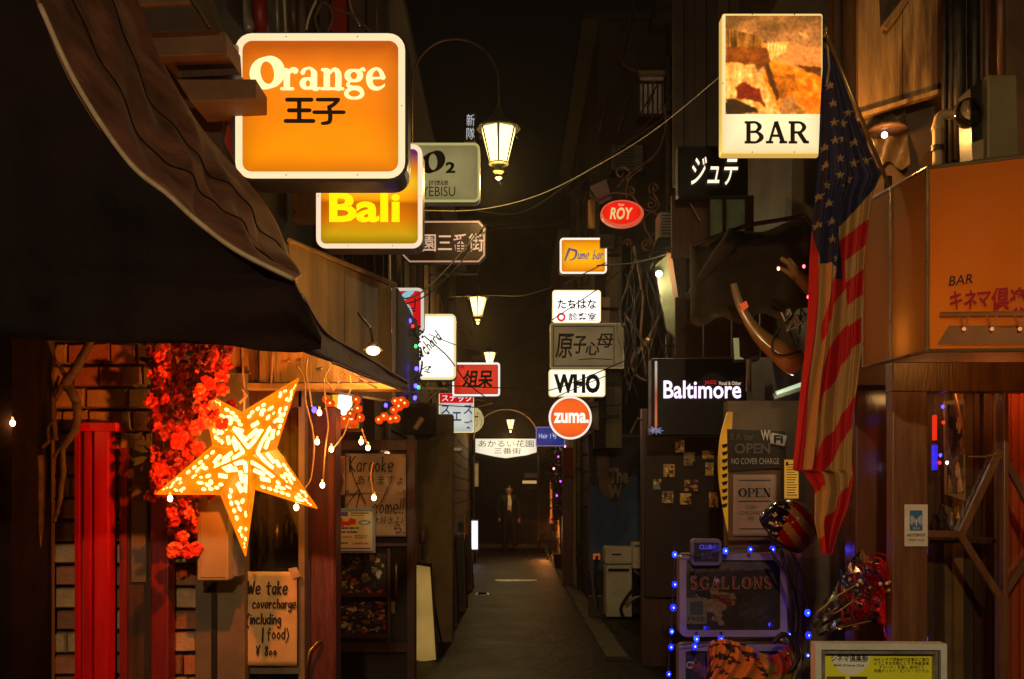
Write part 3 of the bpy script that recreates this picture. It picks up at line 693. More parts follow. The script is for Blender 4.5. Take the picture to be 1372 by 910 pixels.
for st in ([(.05, .92), (.93, .92)], [(.12, .5), (.86, .5)], [(0, .08), (1, .08)], [(.49, .92), (.49, .08)]): ink.stroke([(*p, .165) for p in st], T, smooth=False)
T = TF(422, 165, 34, 4.594, sx=1.08)
ink.stroke([(.1, .92, .15), (.85, .92, .15)], T, smooth=False); ink.stroke([(.84, .9, .15), (.7, .74, .15), (.52, .62, .15)], T)
ink.stroke([(.52, .64, .15), (.56, .3, .16), (.52, .04, .16), (.28, -.02, .13)], T); ink.stroke([(-.02, .42, .15), (1.05, .42, .15)], T, smooth=False)
ink.mb.build('characters', m_ink, t)
# BALI
f = gradface('sunset_print', [(0, (165, 120, 10)), (1, (105, 40, 110)), (.13, (205, 160, 15)), (.3, (215, 115, 5)), (.45, (190, 95, 5)), (.5, (255, 150, 8)), (.68, (255, 195, 35)), (.84, (230, 125, 25)), (.97, (120, 50, 95))], 1.25, var=.05)
t = sign('yellow lit sunset sign reading Bali hanging below the large orange sign', 424, 194, 566, 333, 6.0, f, .16, 13, 6, E('rim_lilac', (255, 225, 190), 1.0), m_black)
text(t, 'Bali', 441, 258, 536, 298, 5.992, E('yellow_letters', (255, 225, 8), 1.25), bold=.03)
# O2 / YEBISU
t = sign('pale sign with added glow reading O2 and Premium YEBISU left of the nearest street lantern', 530, 192, 643, 271, 8.2, E('dull_cream_sheet', (150, 138, 90), .95, .25, 4), .12, 8, 3, E('rim_green', (190, 180, 110), .8), m_grey)  # unlit sign: brightness of face and rim is emission in the materials
ink = Ink(); T = TF(563, 232, 30, 8.19, shear=.15); ink.stroke(elli(.5, .5, .36, .42, lambda a: .06+.3*abs(math.cos(a-.35))), T, closed=True, n=3); ink.mb.build('letter', m_ink, t)
text(t, '2', 597, 217, 610, 232, 8.19, m_ink, .04); text(t, 'YEBISU', 565, 250, 610, 263, 8.19, m_ink)
ink = Ink(); write(ink, 'Premium', 575, 248, 7, 8.19, .12); ink.mb.build('script', m_ink, t)
# 三番街 plate
t = thing('street_name_plate', 'dark brown octagonal street plate reading 三番街 with pale outline', 'sign', W(596, 352, 9))
oc = lambda g_: [(W(x, y, 9).x, W(x, y, 9).z) for x, y in ((538+g_, 305+g_*.4), (548+g_*.4, 295+g_), (642-g_*.4, 295+g_), (651-g_, 305+g_*.4), (651-g_, 343-g_*.4), (642-g_*.4, 353-g_), (548+g_*.4, 353-g_), (538+g_, 343-g_*.4))]
MB().prism(oc(0), 9.0, 9.06).build('plate', M('brown_plate', (.018, .009, .006), (.012, .006, .004), 8, .4, .05), t)
mb = MB(); ring(mb, oc(1.5), oc(3.5), 8.994, 9.0); mb.build('outline', E('plate_print', (205, 165, 140), .55), t)
text(t, '園三番街', 566, 313, 648, 337, 8.993, E('plate_print2', (225, 190, 165), .6), .01)
mb = MB(); mb.ptube([(575, 353), (575, 368), (640, 368), (640, 353)], 9.03, .008); mb.build('bracket', m_iron, t)
# small vertical characters sign
t = thing('small_vertical_sign', 'tiny lit white vertical characters left of the nearest lantern', 'sign', W(630, 186, 12))
MB().pbox(622, 150, 638, 190, 12, .06).build('casing', m_black, t)
text(t, '新', 625, 153, 636, 169, 11.99, E('letters_cool', (190, 190, 195), .9)); text(t, '隊', 625, 171, 636, 187, 11.99, MATS['letters_cool'])
# red sign with blue figures partly hidden
t = sign('red lit sign with pale blue leaf and black letter behind the awning corner', 500, 386, 568, 446, 8.8, E('lit_red', (225, 18, 28), 1.0, .2, 4), .12, 8, 4, E('rim_grey', (215, 205, 195), .9), m_grey)
ink = Ink(); T = TF(524, 440, 10, 8.79)
e_lb = E('pale_blue_print', (130, 200, 215), .9)
ink.stroke([(1.2, 3.6, .5), (2, 4.4, .9), (2.9, 4.9, .4)], T); ink.stroke([(.9, 3.8, .3), (1.6, 3.4, .5), (2.2, 2.6, .9), (2.6, 1.6, .7)], T); ink.mb.build('leaf_print', e_lb, t)
ink = Ink(); ink.stroke([(3.2, 4, .18), (3.2, 2.7, .18), (2.2, 2.6, .18)], T, smooth=False); ink.stroke(elli(3, .9, .4, .4, .15), T, closed=True); ink.mb.build('lettering', m_ink, t)
# Orchard
t = sign('tall bright white lit sign with slanted handwritten word Orchard', 557, 421, 611, 509, 9.3, e_white, .16, 7, 3, e_cream, m_grey)
ink = Ink(); write(ink, 'Orchard', 562, 484, 11.5, 9.29, .12, rot=.78, slant=.15); ink.mb.build('handwriting', m_ink, t)['kind'] = 'stuff'
ink = Ink(); T = TF(570, 500, 5, 9.29)
for k in range(5): ink.stroke([(random.uniform(-1, 2), random.uniform(-.6, 2.2), .3), (random.uniform(-1, 2), random.uniform(-.4, 2.2), .2)], T)
ink.mb.build('sprig_print', m_ink, t)
# red 俎 sign
t = sign('red lit rectangular sign with black brush characters and white rim', 606, 486, 670, 531, 12, E('lit_red2', (222, 42, 20), 1.05, .25, 5), .14, 4, 2.5, E('rim_cool', (235, 235, 230), 1.1), m_grey)
text(t, '俎呆', 619, 496, 660, 520, 11.99, m_ink, .03, shear=.15); text(t, '居酒', 610, 489, 622, 494, 11.99, m_ink)
# スズエ sign and oval
t = sign('white lit sign with blue katakana and a red band below the red sign', 588, 527, 635, 580, 13, E('lit_bluewhite', (200, 205, 195), 1.1, .2, 4), .14, 2, 1.5, e_cream, m_grey)
MB().pbox(589, 527, 634, 540, 12.985, .004).build('red_band', E('lit_red3', (200, 10, 25), 1), t)
text(t, 'スナック', 592, 529, 632, 538, 12.975, e_white, .01)
e_blue = E('blue_print', (40, 60, 120), .6)
for ch, x, y in (('ス', 591, 543), ('ス', 621, 543), ('エ', 606, 552), ('ズ', 591, 563), ('ズ', 621, 563)): text(t, ch, x, y, x+12, y+12, 12.98, e_blue, .02)
t = thing('oval_sign', 'cream lit oval sign half hidden behind the blue katakana sign', 'sign', W(630, 562, 13.6))
pp = [(630+18*math.cos(2*PI*k/28), 562+18*math.sin(2*PI*k/28)) for k in range(28)]
MB().ppoly(pp, 13.6, .12).build('casing', E('dull_oval', (200, 180, 120), .8), t); text(t, 'ザリ', 636, 552, 646, 572, 13.59, m_ink)
# arch at the end of the alley with its name board
t = thing('arch_sign', 'iron arch at the alley end carrying the white board あかるい花園三番街', 'arch sign', W(678, 612, 27))
c_ = [(636, 760), (636, 600)]; 
for x in (634, 722): mb = MB(); mb.ptube([(x, 738), (x, 590)], 27, .04, 8); mb.build('post', m_iron, t)
mb = MB(); mb.ptube([(634+44-44*math.cos(PI*k/16), 590-42*math.sin(PI*k/16)) for k in range(17)], 27, .03, 6); mb.build('hoop', m_rust, t)
mb = MB(); mb.ptube([(626, 548), (660, 540), (640, 535), (600, 540)], 26.8, .03, 6); mb.ptube([(634, 590), (722, 590)], 27, .02, 6); mb.build('rail', m_rust, t)
bp = [(637, 588), (719, 588), (719, 606), (705, 610), (690, 612), (678, 614), (664, 612), (650, 609), (637, 606)]
MB().ppoly(bp, 26.9, .1).build('board', E('lit_board', (232, 225, 200), 1.25, .12, 3), t)
text(t, 'あかるい花園', 641, 590, 715, 599, 26.88, m_ink); text(t, '三番街', 662, 600, 698, 608, 26.88, m_ink)
# ---- the stack on the right
t = sign('orange lit sign with blue script top of the right hand stack', 750, 319, 813, 367, 12, gradface('amber_sheet', [(0, (250, 130, 0)), (1, (250, 150, 5)), (.5, (255, 185, 15))], 1.1, var=.1), .14, 5, 2.5, E('rim_w2', (255, 235, 215), 1.1), m_grey)
e_vio = E('violet_print', (110, 90, 150), .7); ink = Ink(); T = TF(754, 349, 10, 11.99, shear=.25)
ink.stroke([(.3, 0, .2), (.5, 1.5, .35)], T); ink.stroke([(.6, 1.5, .25), (1.5, 1.2, .3), (1.5, .3, .25), (.9, 0, .1)], T)
write(ink, 'ume bar', 773, 347, 9, 11.99, .14, slant=.25); ink.mb.build('script', e_vio, t)
t = sign('white lit sign with hiragana and red seal above the brush character board', 740, 389, 805, 433, 12, E('lit_w5', (255, 250, 240), 1.7), .14, 4, 2, E('rim_w3', (255, 230, 180), 1.2), m_grey)
text(t, 'たちはな', 747, 401, 799, 414, 11.99, E('plum_print', (60, 20, 50), .3), .028); text(t, '診察室', 762, 419, 799, 430, 11.99, E('brownish_print', (90, 55, 50), .4), .02)
ink = Ink(); T = TF(752, 425, 6, 11.99); ink.stroke(elli(0, 0, .75, .75, .5), T, closed=True); ink.mb.build('seal', E('seal_red', (225, 60, 50), .9), t)
t = sign('square tan board with four large black brush characters above the WHO sign', 737, 433, 836, 494, 11.8, E('dim_tan_sheet', (108, 88, 56), .9, .3, 3), .14, 2, 1.5, E('rim_dim', (150, 125, 80), .6), m_grey)
mb = MB(); q = lambda g_: [(W(x, y, 11.8).x, W(x, y, 11.8).z) for x, y in ((741+g_, 437+g_), (823-g_, 437+g_), (823-g_, 491-g_), (741+g_, 491-g_))]
ring(mb, q(0), q(1), 11.79, 11.795); mb.build('inner_line', m_ink, t)
text(t, '原', 744, 447, 769, 480, 11.785, m_ink, .014, .12); text(t, '子', 768, 450, 786, 474, 11.785, m_ink, .02, .15); text(t, '心', 784, 458, 803, 476, 11.785, m_ink, .02, .1); text(t, '母', 800, 447, 822, 466, 11.785, m_ink, .014, .15)
ink = Ink(); T = TF(776, 482, 10, 11.785); ink.stroke([(0, 0, .12), (2, .12, .12), (4.4, 0, .1)], T); ink.mb.build('underline', m_ink, t)
t = sign('white lit rectangular sign with bold black letters WHO', 735, 495, 811, 532, 11.6, E('lit_w6', (255, 250, 225), 1.45, .1, 4), .15, 4, 1.5, e_cream, m_grey)
text(t, 'WHO', 742, 501, 804, 527, 11.59, m_ink, .055)
t = thing('round_lit_sign', 'round orange lit sign reading zuma at the bottom of the stack', 'sign', W(764, 588, 11.4))
C0 = W(764, 560, 11.4); R_ = 29*11.4/F
MB().lathe((C0.x, C0.y, C0.z), [(R_, .0), (R_, .14)], 40, 'y').build('casing', m_grey, t)
MB().lathe(C0, [(R_-.005, -.012), (R_, 0)], 40, 'y').build('rim', E('rim_w7', (240, 225, 215), 1.1), t)
MB().lathe(C0, [(R_*.9, -.018), (R_*.9, -.013)], 40, 'y').build('face', E('lit_orange2', (245, 92, 12), 1.1, .1, 5), t)
text(t, 'zuma.', 742, 553, 789, 567, 11.37, E('letters_w', (255, 240, 225), 1.3), .03, yaw=None)
# small blue sign
t = sign('small blue lit sign left below the round orange sign', 718, 572, 757, 598, 16, E('lit_blue', (35, 45, 130), 1.1, .3, 6), .12, 1.5, 1.2, E('rim_b', (120, 110, 150), .9), m_grey)
text(t, 'Hair 1号', 722, 580, 746, 588, 15.99, E('lit_paleblue', (190, 195, 225), .9), .01)
# post and side boxes that carry the stack
t = thing('sign_post', 'grey weathered post and brackets carrying the stack of signs on the right', 'post', W(822, 600, 12.1))
MB().pbox(812, 316, 833, 600, 12.15, .25).build('shaft', M('grey_timber', (.2, .16, .1), (.11, .09, .06), 6, .8, .3, stretch=(4, 4, .4)), t)
MB().pbox(804, 314, 823, 332, 11.95, .2).build('junction_box', m_grey, t)
MB().pbox(812, 332, 818, 366, 12.1, .06).build('side_cover', M('orange_side', (.4, .2, .05), (.25, .12, .03), 5, .6, .1), t)
MB().pbox(804, 398, 817, 434, 12.1, .1).build('side_cover', M('peach_side', (.45, .3, .18), (.3, .2, .1), 5, .6, .1), t)
MB().pbox(796, 366, 812, 600, 12.25, .2).build('backing', m_dkwall, t)
MB().pbox(787, 538, 802, 576, 11.9, .2).build('side_cover', M('tan_side', (.3, .22, .12), (.2, .14, .08), 5, .6, .1), t)
for y in (340, 412, 462, 512, 556): MB().pbox(796, y, 830, y+4, 12.1, .03).build('bracket', m_iron, t)
# red oval
t = thing('oval_sign', 'red lit oval sign with cream letters hung in wrought iron scrolls', 'sign', W(834, 303, 10))
def ellp(cx, cy, rx, ry, n=36): return [(cx+rx*math.cos(2*PI*k/n), cy+ry*math.sin(2*PI*k/n)) for k in range(n)]
MB().ppoly(ellp(834, 285.5, 29, 18), 10, .1).build('casing', E('pink_edge', (215, 90, 60), .8), t, bevel=.01)
MB().ppoly(ellp(833, 285, 25.5, 15), 9.985, .01).build('face', E('lit_red5', (235, 28, 12), 1.15, .1, 6), t)
e_cl = E('cream_letters2', (235, 210, 140), .8)
text(t, 'ROY', 817, 278, 848, 294, 9.975, e_cl, .03, .2); text(t, 'bar', 829, 272, 837, 276, 9.975, e_cl)
def spiral(cx, cy, r, turns, a0, sgn=1, n=22): return [(cx+r*(1-k/n*.85)*math.cos(a0+sgn*turns*2*PI*k/n), cy+r*(1-k/n*.85)*math.sin(a0+sgn*turns*2*PI*k/n)) for k in range(n+1)]
t = thing('scroll_bracket', 'wrought iron scroll bracket curling round the red oval sign', 'bracket', W(860, 300, 10.05))
for pts in (spiral(877, 252, 8, 1.3, 2.2), spiral(873, 273, 8, 1.3, 4.3), cr([(875, 258), (884, 273), (876, 283), (860, 278), (852, 268), (848, 262)], 6),
            cr([(875, 283), (864, 292), (865, 306), (872, 318), (878, 330), (870, 345)], 6), cr([(875, 283), (884, 292), (882, 306), (872, 318), (864, 330)], 6),
            spiral(868, 327, 10, 1.4, 0), spiral(846, 256, 7, 1.2, 2.6), spiral(833, 232, 12, 1.2, 1, -1), cr([(828, 250), (836, 240), (850, 228), (880, 205), (892, 170), (890, 140)], 6),
            cr([(840, 265), (840, 250), (848, 235), (862, 225)], 6), spiral(842, 326, 6, 1.2, 3), cr([(846, 330), (852, 345), (846, 365)], 5),
            cr([(790, 260), (800, 268), (812, 262), (826, 258), (848, 262)], 5)):
    mb = MB(); mb.ptube([tuple(p) for p in pts], 10.06, .011, 5); mb.build('scroll', m_rust, t, smooth=True)
t = thing('pinned_flyer', 'tilted dull purple flyer stuck above the red oval sign', 'flyer', W(808, 270, 10.1))
MB().ppoly([(790, 250), (812, 240), (820, 266), (804, 274)], 10.1, .01).build('sheet', M('purple_sheet', (.14, .08, .11), (.09, .05, .08), 5, .7, .1), t)
MB().pbox(788, 268, 797, 305, 10.15, .05).build('wooden_tab', m_plank, t)
# BAR sign
t = sign('tall lit sign with printed waterfall landscape above the word BAR', 967, 20, 1101, 206, 4.8, E('bar_white', (255, 236, 180), 1.25, .05, 3), .07, 3, 2, E('bar_rim', (250, 215, 130), 1.0), E('bar_casing', (235, 190, 90), .8))
cv = Cv(150, 150); n1 = cv.noise(4, 8, 3, 4); n2 = cv.noise(14, 14, 5, 4); n3 = cv.noise(30, 30, 8, 2)
S3 = lambda c: np.array(c)/255
mixc = lambda A, B, f_: S3(A)[None, None]*(1-f_[..., None])+S3(B)[None, None]*f_[..., None]
sm = lambda x, a, b: np.clip((x-a)/(b-a), 0, 1)
cv.c = mixc((112, 84, 48), (226, 160, 104), sm(n1+cv.Y*.7, .35, 1.0))
cv.c = np.where((cv.Y > .13)[..., None] & (n1 > .62)[..., None], mixc((200, 140, 84), (240, 190, 130), n2), cv.c)
cv.poly([(0, .13), (.12, .15), (.3, .2), (.42, .26), (.42, .34), (0, .34)], mixc((70, 52, 18), (190, 130, 60), sm(cv.noise(60, 2, 9, 2), .3, .7)), .012)
cv.poly([(.38, .28), (1, .33), (1, .58), (.6, .52), (.38, .42)], mixc((225, 150, 80), (205, 135, 85), n1), .02)
cv.poly([(.38, .28), (.7, .27), (.55, .42), (.4, .45)], mixc((250, 205, 130), (225, 150, 70), n2), .03)
cv.poly([(0, .32), (.42, .33), (.46, .5), (.3, .56), (0, .5)], mixc((170, 100, 18), (95, 52, 16), n2), .04)
cv.poly([(.45, .45), (1, .6), (1, 1), (.3, 1), (.4, .55)], mixc((215, 105, 8), (250, 175, 60), sm(n2, .3, .8)), .03)
cv.poly([(.72, .5), (1, .53), (1, .62), (.85, .57)], mixc((120, 75, 25), (80, 50, 20), n2), .02)
cv.poly([(0, .48), (.3, .5), (.42, .7), (.58, 1), (0, 1)], mixc((255, 215, 140), (205, 140, 60), sm(n2*.7+n3*.3, .35, .75)), .03)
cv.poly([(.46, .58), (.72, .6), (.76, .76), (.6, .85), (.5, .72)], mixc((215, 130, 25), (120, 70, 15), n2), .05)
cv.poly([(.39, .5), (.43, .46), (.5, .66), (.57, .82), (.54, .86), (.46, .7)], mixc((58, 38, 14), (110, 66, 22), n3), .03); [cv.poly([(.44+.035*q, .27+.004*q), (.455+.035*q, .27+.004*q), (.45+.035*q, .36), (.435+.035*q, .37)], (1, .88, .62), .01) for q in range(6)]
cv.poly([(.56, .86), (.7, .82), (.86, 1), (.58, 1)], mixc((205, 150, 90), (120, 80, 40), n2), .05)
cv.poly([(.1, .74), (.22, .69), (.34, .74), (.42, .92), (.28, .86), (.12, .83)], mixc((150, 60, 18), (100, 30, 10), n3), .04)
cv.poly([(0, .86), (.12, .84), (.32, .96), (.34, 1), (0, 1)], mixc((70, 50, 12), (40, 30, 14), n3), .04)
str_ = cv.noise(40, 6, 14, 3)           # streaks of falling water
fall_ = (cv.Y > .48) & (cv.c.mean(-1) > .6) & (cv.X < .6); cv.c[fall_] *= (.72+.42*str_[fall_])[:, None]
cv.c = cv.c*(.7+.55*cv.noise(60, 60, 12, 2)[..., None])*np.array((1.08, .93, .72))
for _ in range(3):
    q_ = np.pad(cv.c, ((1, 1), (1, 1), (0, 0)), 'edge'); cv.c = (q_[1:-1, 1:-1]*2+q_[:-2, 1:-1]+q_[2:, 1:-1]+q_[1:-1, :-2]+q_[1:-1, 2:])/6
cv.c = np.clip((cv.c-.42)*1.25+.45, 0, 1)
p_l = PAINT('lit_print', 1.1)
panel('picture', t, 972, 21, 1101, 153, 4.79, cv, p_l)
ink = Ink(); S = ink.stroke
def serif(ch, x, y, sc, Y, sx=1.0, w=.15, tw=.09):
    T = TF(x, y, sc, Y, sx); S = lambda pts, **k: ink.stroke([(p[0], p[1], p[2] if len(p) > 2 else w) for p in pts], T, caps=False, **k)
    sf = lambda a, b, yy: S([(a, yy, tw), (b, yy, tw)], smooth=False)
    if ch == 'B': S([(.2, 0), (.2, 1)]); sf(.02, .4, .04); sf(.02, .4, .96); S([(.3, .96, tw), (.55, .95, tw), (.72, .76, w), (.55, .54, tw), (.3, .52, tw)]); S([(.3, .52, tw), (.6, .5, tw), (.8, .27, w*1.1), (.58, .05, tw), (.3, .04, tw)])
    if ch == 'A': S([(.16, 0, tw), (.46, 1, tw)]); S([(.46, 1, w), (.8, 0, w)]); S([(.26, .34, tw), (.68, .34, tw)]); sf(0, .34, .04); sf(.62, .98, .04)
    if ch == 'R': S([(.2, 0), (.2, 1)]); sf(.02, .42, .04); sf(.02, .4, .96); S([(.3, .96, tw), (.58, .94, tw), (.74, .74, w), (.58, .52, tw), (.3, .5, tw)]); S([(.5, .5, w), (.78, .06, w), (.96, .04, tw)], smooth=False)
    if ch == 'O': ink.stroke(elli(.46, .5, .36, .45, lambda a: tw*.7+w*abs(math.cos(a))**1.2), T, closed=True, n=3)
    if ch == 'P': S([(.2, 0), (.2, 1)]); sf(.02, .42, .04); sf(.02, .4, .96); S([(.3, .96, tw), (.58, .94, tw), (.74, .72, w), (.58, .48, tw), (.3, .46, tw)])
    if ch == 'E': S([(.2, 0), (.2, 1)]); sf(.02, .72, .04); sf(.02, .7, .96); S([(.2, .5, tw), (.55, .5, tw)]); S([(.7, 0, tw), (.72, .25, tw)]); S([(.68, 1, tw), (.7, .76, tw)])
    if ch == 'N': S([(.2, 0, tw), (.2, 1, tw)]); S([(.2, 1, w), (.78, 0, w)]); S([(.8, 0, tw), (.8, 1, tw)]); sf(.04, .38, .04); sf(.02, .24, .96); sf(.64, .96, .96)
    if ch == 'G': S([(.82, .72, w), (.7, .92, tw), (.45, .97, tw), (.16, .72, w), (.14, .35, w), (.4, .04, tw), (.68, .06, tw), (.8, .2, w)]); S([(.8, 0), (.8, .42)]); sf(.58, .95, .42)
    if ch == 'L': S([(.2, 0), (.2, 1)]); sf(.02, .74, .04); sf(.02, .4, .96); S([(.7, 0, tw), (.74, .28, tw)])
    if ch == 'S': S([(.72, .76, w), (.55, .95, tw), (.28, .92, w), (.18, .7, w), (.5, .5, w*1.1), (.74, .28, w), (.6, .06, tw), (.35, .03, tw), (.16, .24, w)])
    if ch == '5': S([(.68, .95, tw*1.4), (.26, .95, tw*1.4), (.22, .56, tw), (.5, .6, w), (.74, .34, w*1.1), (.5, .04, w), (.18, .12, w)])
for ch, x in (('B', 997), ('A', 1026), ('R', 1056)): serif(ch, x, 192, 29, 4.79, sx=1.0, w=.2, tw=.12)
ink.mb.build('lettering', m_ink, t)
MB().pbox(1101, 50, 1140, 54, 4.9, .02).build('bracket', m_iron, t)
# ジュテ
t = thing('lit_letter_board', 'black board with white lit katakana ジュテ below the waterfall sign', 'sign', W(957, 262, 7.2))
MB().pbox(908, 196, 1002, 262, 7.2, .1).build('board', m_black, t)
text(t, 'ジュテ', 926, 210, 989, 248, 7.18, E('letters_w2', (255, 235, 205), 1.3), .01, .25)
# Baltimore
t = thing('jazz_bar_sign', 'black box sign with glowing white word Baltimore and small red JAZZ', 'sign', W(937, 585, 8))
MB().pbox(873, 480, 1001, 584, 8, .2).build('casing', m_black, t, bevel=.01)
MB().pbox(876, 483, 998, 581, 7.995, .004).build('face', M('matt_black_sheet', (.02, .014, .01), (.014, .01, .008), 4, .35, .03), t)
text(t, 'Baltimore', 889, 510, 993, 534, 7.985, E('letters_violet', (245, 225, 255), 1.5), .018)
text(t, 'JAZZ', 944, 510, 960, 516, 7.985, E('jazz_red', (190, 20, 20), 1), .02); text(t, 'Vocal & Other', 963, 511, 993, 516, 7.985, E('tinyw', (230, 200, 170), .9), .01)
# ================================================================== STREET LANTERNS
e_lamp = E('lantern_glow', (255, 226, 140), 3.4); m_lamp = M('lantern_frame', (.12, .1, .04), (.07, .06, .02), 10, .5, .1, metal=.3)
def lantern(px, py, Y, label, k=1.0, power=16):
    """py = top of the glass; glass 45 px high at 8.5 m"""
    c = W(px, py, Y); t = thing('street_lantern', label, 'street lantern', c, 'old style street lanterns over the alley')
    s = .0061*k; H = 44*s; N = 6
    for i in range(N):
        a0, a1 = 2*PI*(i+.5)/N, 2*PI*(i+1.5)/N; R0, R1 = 24*s, 12.5*s; g_ = .09
        q = [(R0, 0, a0+g_), (R0, 0, a1-g_), (R1, -H, a1-g_), (R1, -H, a0+g_)]
        MB().face([c+Vector((r*math.cos(a), r*math.sin(a), z)) for r, z, a in q]).build('glass_pane', e_lamp, t, thick=.003)
        mb = MB(); mb.tube([c+Vector((R0*math.cos(a0), R0*math.sin(a0), .0)), c+Vector((R1*math.cos(a0), R1*math.sin(a0), -H))], .008*k, 5); mb.build('frame_bar', m_lamp, t)
    mb = MB(); mb.lathe(c, [(29*s, .0), (30*s, 2*s), (16*s, 12*s), (6*s, 20*s), (4*s, 30*s), (1*s, 33*s)], N*2); mb.build('cap', m_lamp, t)
    mb = MB(); mb.lathe(c-Vector((0, 0, H)), [(13*s, 0), (14*s, -2*s), (5*s, -5*s), (8*s, -12*s), (2*s, -18*s), (5*s, -20*s), (1*s, -23*s)], 10); mb.build('finial', m_lamp, t)
    for i in range(4):
        a = PI/4+PI/2*i; mb = MB(); mb.tube([c+Vector((29*s*math.cos(a), 29*s*math.sin(a), 2*s)), c+Vector((36*s*math.cos(a), 36*s*math.sin(a), -3*s))], .006*k, 4); mb.build('corner_tip', m_lamp, t)
    lamp(t, c+Vector((0, 0, -H*1.5-.02)), power, (255, 205, 120), .05)
    return t
L1 = lantern(668, 174, 8.5, 'nearest and highest street lantern under its tall arched arm', 1.0, 48)
mb = MB(); mb.ptube([(552, 200)]+[(610-58*math.cos(PI*k/20), 112-60*math.sin(PI*k/20)) for k in range(21)]+[(668, 150)], 8.5, .009, 6); mb.build('arched_arm', m_rust, L1, smooth=True)
lantern(640, 400, 14.2, 'second street lantern hanging right of the bright white handwritten sign', .85, 42)
lantern(656, 473, 21, 'third street lantern just above the red brush character sign', .85, 42)
lantern(684, 563, 26.3, 'small farthest lantern hanging inside the arch at the alley end', .75, 60)
# unseen lantern added behind the viewer to light the near foreground
Ln = copy_tree(L1, (-.1, -1.6, 3.35), 'added unseen street lantern behind the viewer that lights the near foreground')
for ch in list(Ln.children):
    if ch.type == 'LIGHT': ch.data = ch.data.copy(); ch.data.energy = NEAR_W; ch.data.color = lin((255, 222, 170))
    if ch.name.startswith('arched_arm'): bpy.data.objects.remove(ch)
# ================================================================== STAR LANTERN
m_starp = E('star_paper', (246, 140, 12), 1.25, .5, 12); m_starh = E('star_holes', (255, 232, 135), 3.2)
t = thing('star_lantern', 'glowing orange paper star lantern with pierced flower patterns', 'star lantern', W(335, 609, 4.0))
ctr = (335, 609); tips = [(400, 507), (425, 681), (329, 745), (209, 662), (270, 524)]; vals = [(370, 601), (341, 655), (296, 662), (286, 597), (324, 553)]
cF = W(*ctr, 3.85); cB = W(*ctr, 4.15); mb = MB(); order = []
for k in range(5): order += [W(*tips[k], 4.0), W(*vals[k], 4.0)]
# each arm: two facets in front, two behind
for k in range(5):
    tip = W(*tips[k], 4.0); v0 = W(*vals[k-1], 4.0); v1 = W(*vals[k], 4.0); arm = MB()
    arm.add([cF, v0, tip], [(0, 1, 2)]); arm.add([cF, tip, v1], [(0, 1, 2)]); arm.add([cB, tip, v0], [(0, 1, 2)]); arm.add([cB, v1, tip], [(0, 1, 2)])
    arm.build('arm', m_starp, t)
    rd = MB(); rd.tube([cF+Vector((0, -.004, 0)), tip], [.006, .003], 5); rd.tube([cF, v1], .004, 5); rd.tube([tip, v1], .003, 4); rd.tube([tip, v0], .003, 4); rd.build('paper_fold', E('star_edge', (235, 120, 0), 1.1), t)
    # holes on both front facets
    hol = MB()
    AX = tip-cF; LL = AX.length; e1 = AX.normalized()
    def at_(a, b_):                       # a runs centre -> tip, b from edge (-1) over the ridge (0) to edge (1)
        vv = v1 if b_ >= 0 else v0; a0 = (vv-cF).dot(e1)/LL
        ed_ = vv+(tip-vv)*((a-a0)/(1-a0)) if a > a0 else cF+(vv-cF)*(a/a0)
        return cF.lerp(tip, a)*(1-abs(b_))+ed_*abs(b_)
    def blob(a, b_, rl, rw, rot=0, n=8, sq=False):
        vv = v1 if b_ >= 0 else v0; nrm = AX.cross(vv-cF).normalized()
        if nrm.y > 0: nrm = -nrm
        e2 = nrm.cross(e1); c = at_(a, b_)+nrm*.004; cs, sn = math.cos(rot), math.sin(rot)
        f1 = e1*cs+e2*sn; f2 = e2*cs-e1*sn
        if sq: pts = [(1, .8), (.8, 1), (-.8, 1), (-1, .8), (-1, -.8), (-.8, -1), (.8, -1), (1, -.8)]
        else: pts = [(math.cos(2*PI*i/n), math.sin(2*PI*i/n)) for i in range(n)]
        hol.face([c+f1*rl*1.12*p+f2*rw*1.15*q for p, q in pts])
    for a_, b_, rl, rw, ro in ((.13, .42, .020, .010, .3), (.13, -.42, .020, .010, -.3), (.24, .5, .021, .011, .4), (.24, -.5, .021, .011, -.4), (.25, .14, .019, .009, 0), (.25, -.16, .019, .009, 0), (.35, .42, .018, .011, .8), (.35, -.5, .015, .010, -.7), (.34, .1, .012, .010, 0)): blob(a_, b_, rl, rw, ro, sq=True)
    cfa, cfb = .52, -.05                  # big half flower in the middle of the arm
    for q in range(8):
        th = 2*PI*q/8+.2; blob(cfa+.062*math.cos(th), cfb+.42*math.sin(th), .0125, .0075, th if abs(math.sin(th)) < .9 else 1.57)
    blob(cfa, cfb, .006, .006)
    for q in range(5): blob(.42+.06*q, .72-.05*q, .0095, .0085)
    for q in range(4): blob(.43+.055*q, -.74+.03*q, .009, .008)
    for q in range(8):
        th = 2*PI*q/8; blob(.775+.05*math.cos(th), .52*math.sin(th), .0085, .0055, th*.9)
    for q in range(2): blob(.875+.035*q, .15, .0045, .0035)
    hol.build('pierced_pattern', m_starh, t)['kind'] = 'stuff'
lamp(t, W(300, 590, 3.6), 31.0, (255, 124, 38), .012)
lamp(t, W(335, 609, 4.28), 5.0, (255, 150, 45), .012)
mb = MB(); mb.ptube([(327, 553, 3.98), (328, 525, 3.98), (326, 500, 4.0), (324, 455, 4.05)], 4, .004, 5); mb.ptube([(321, 540), (331, 530), (325, 522)], 3.97, .005, 5); mb.build('hanging_cord', m_trim, t)

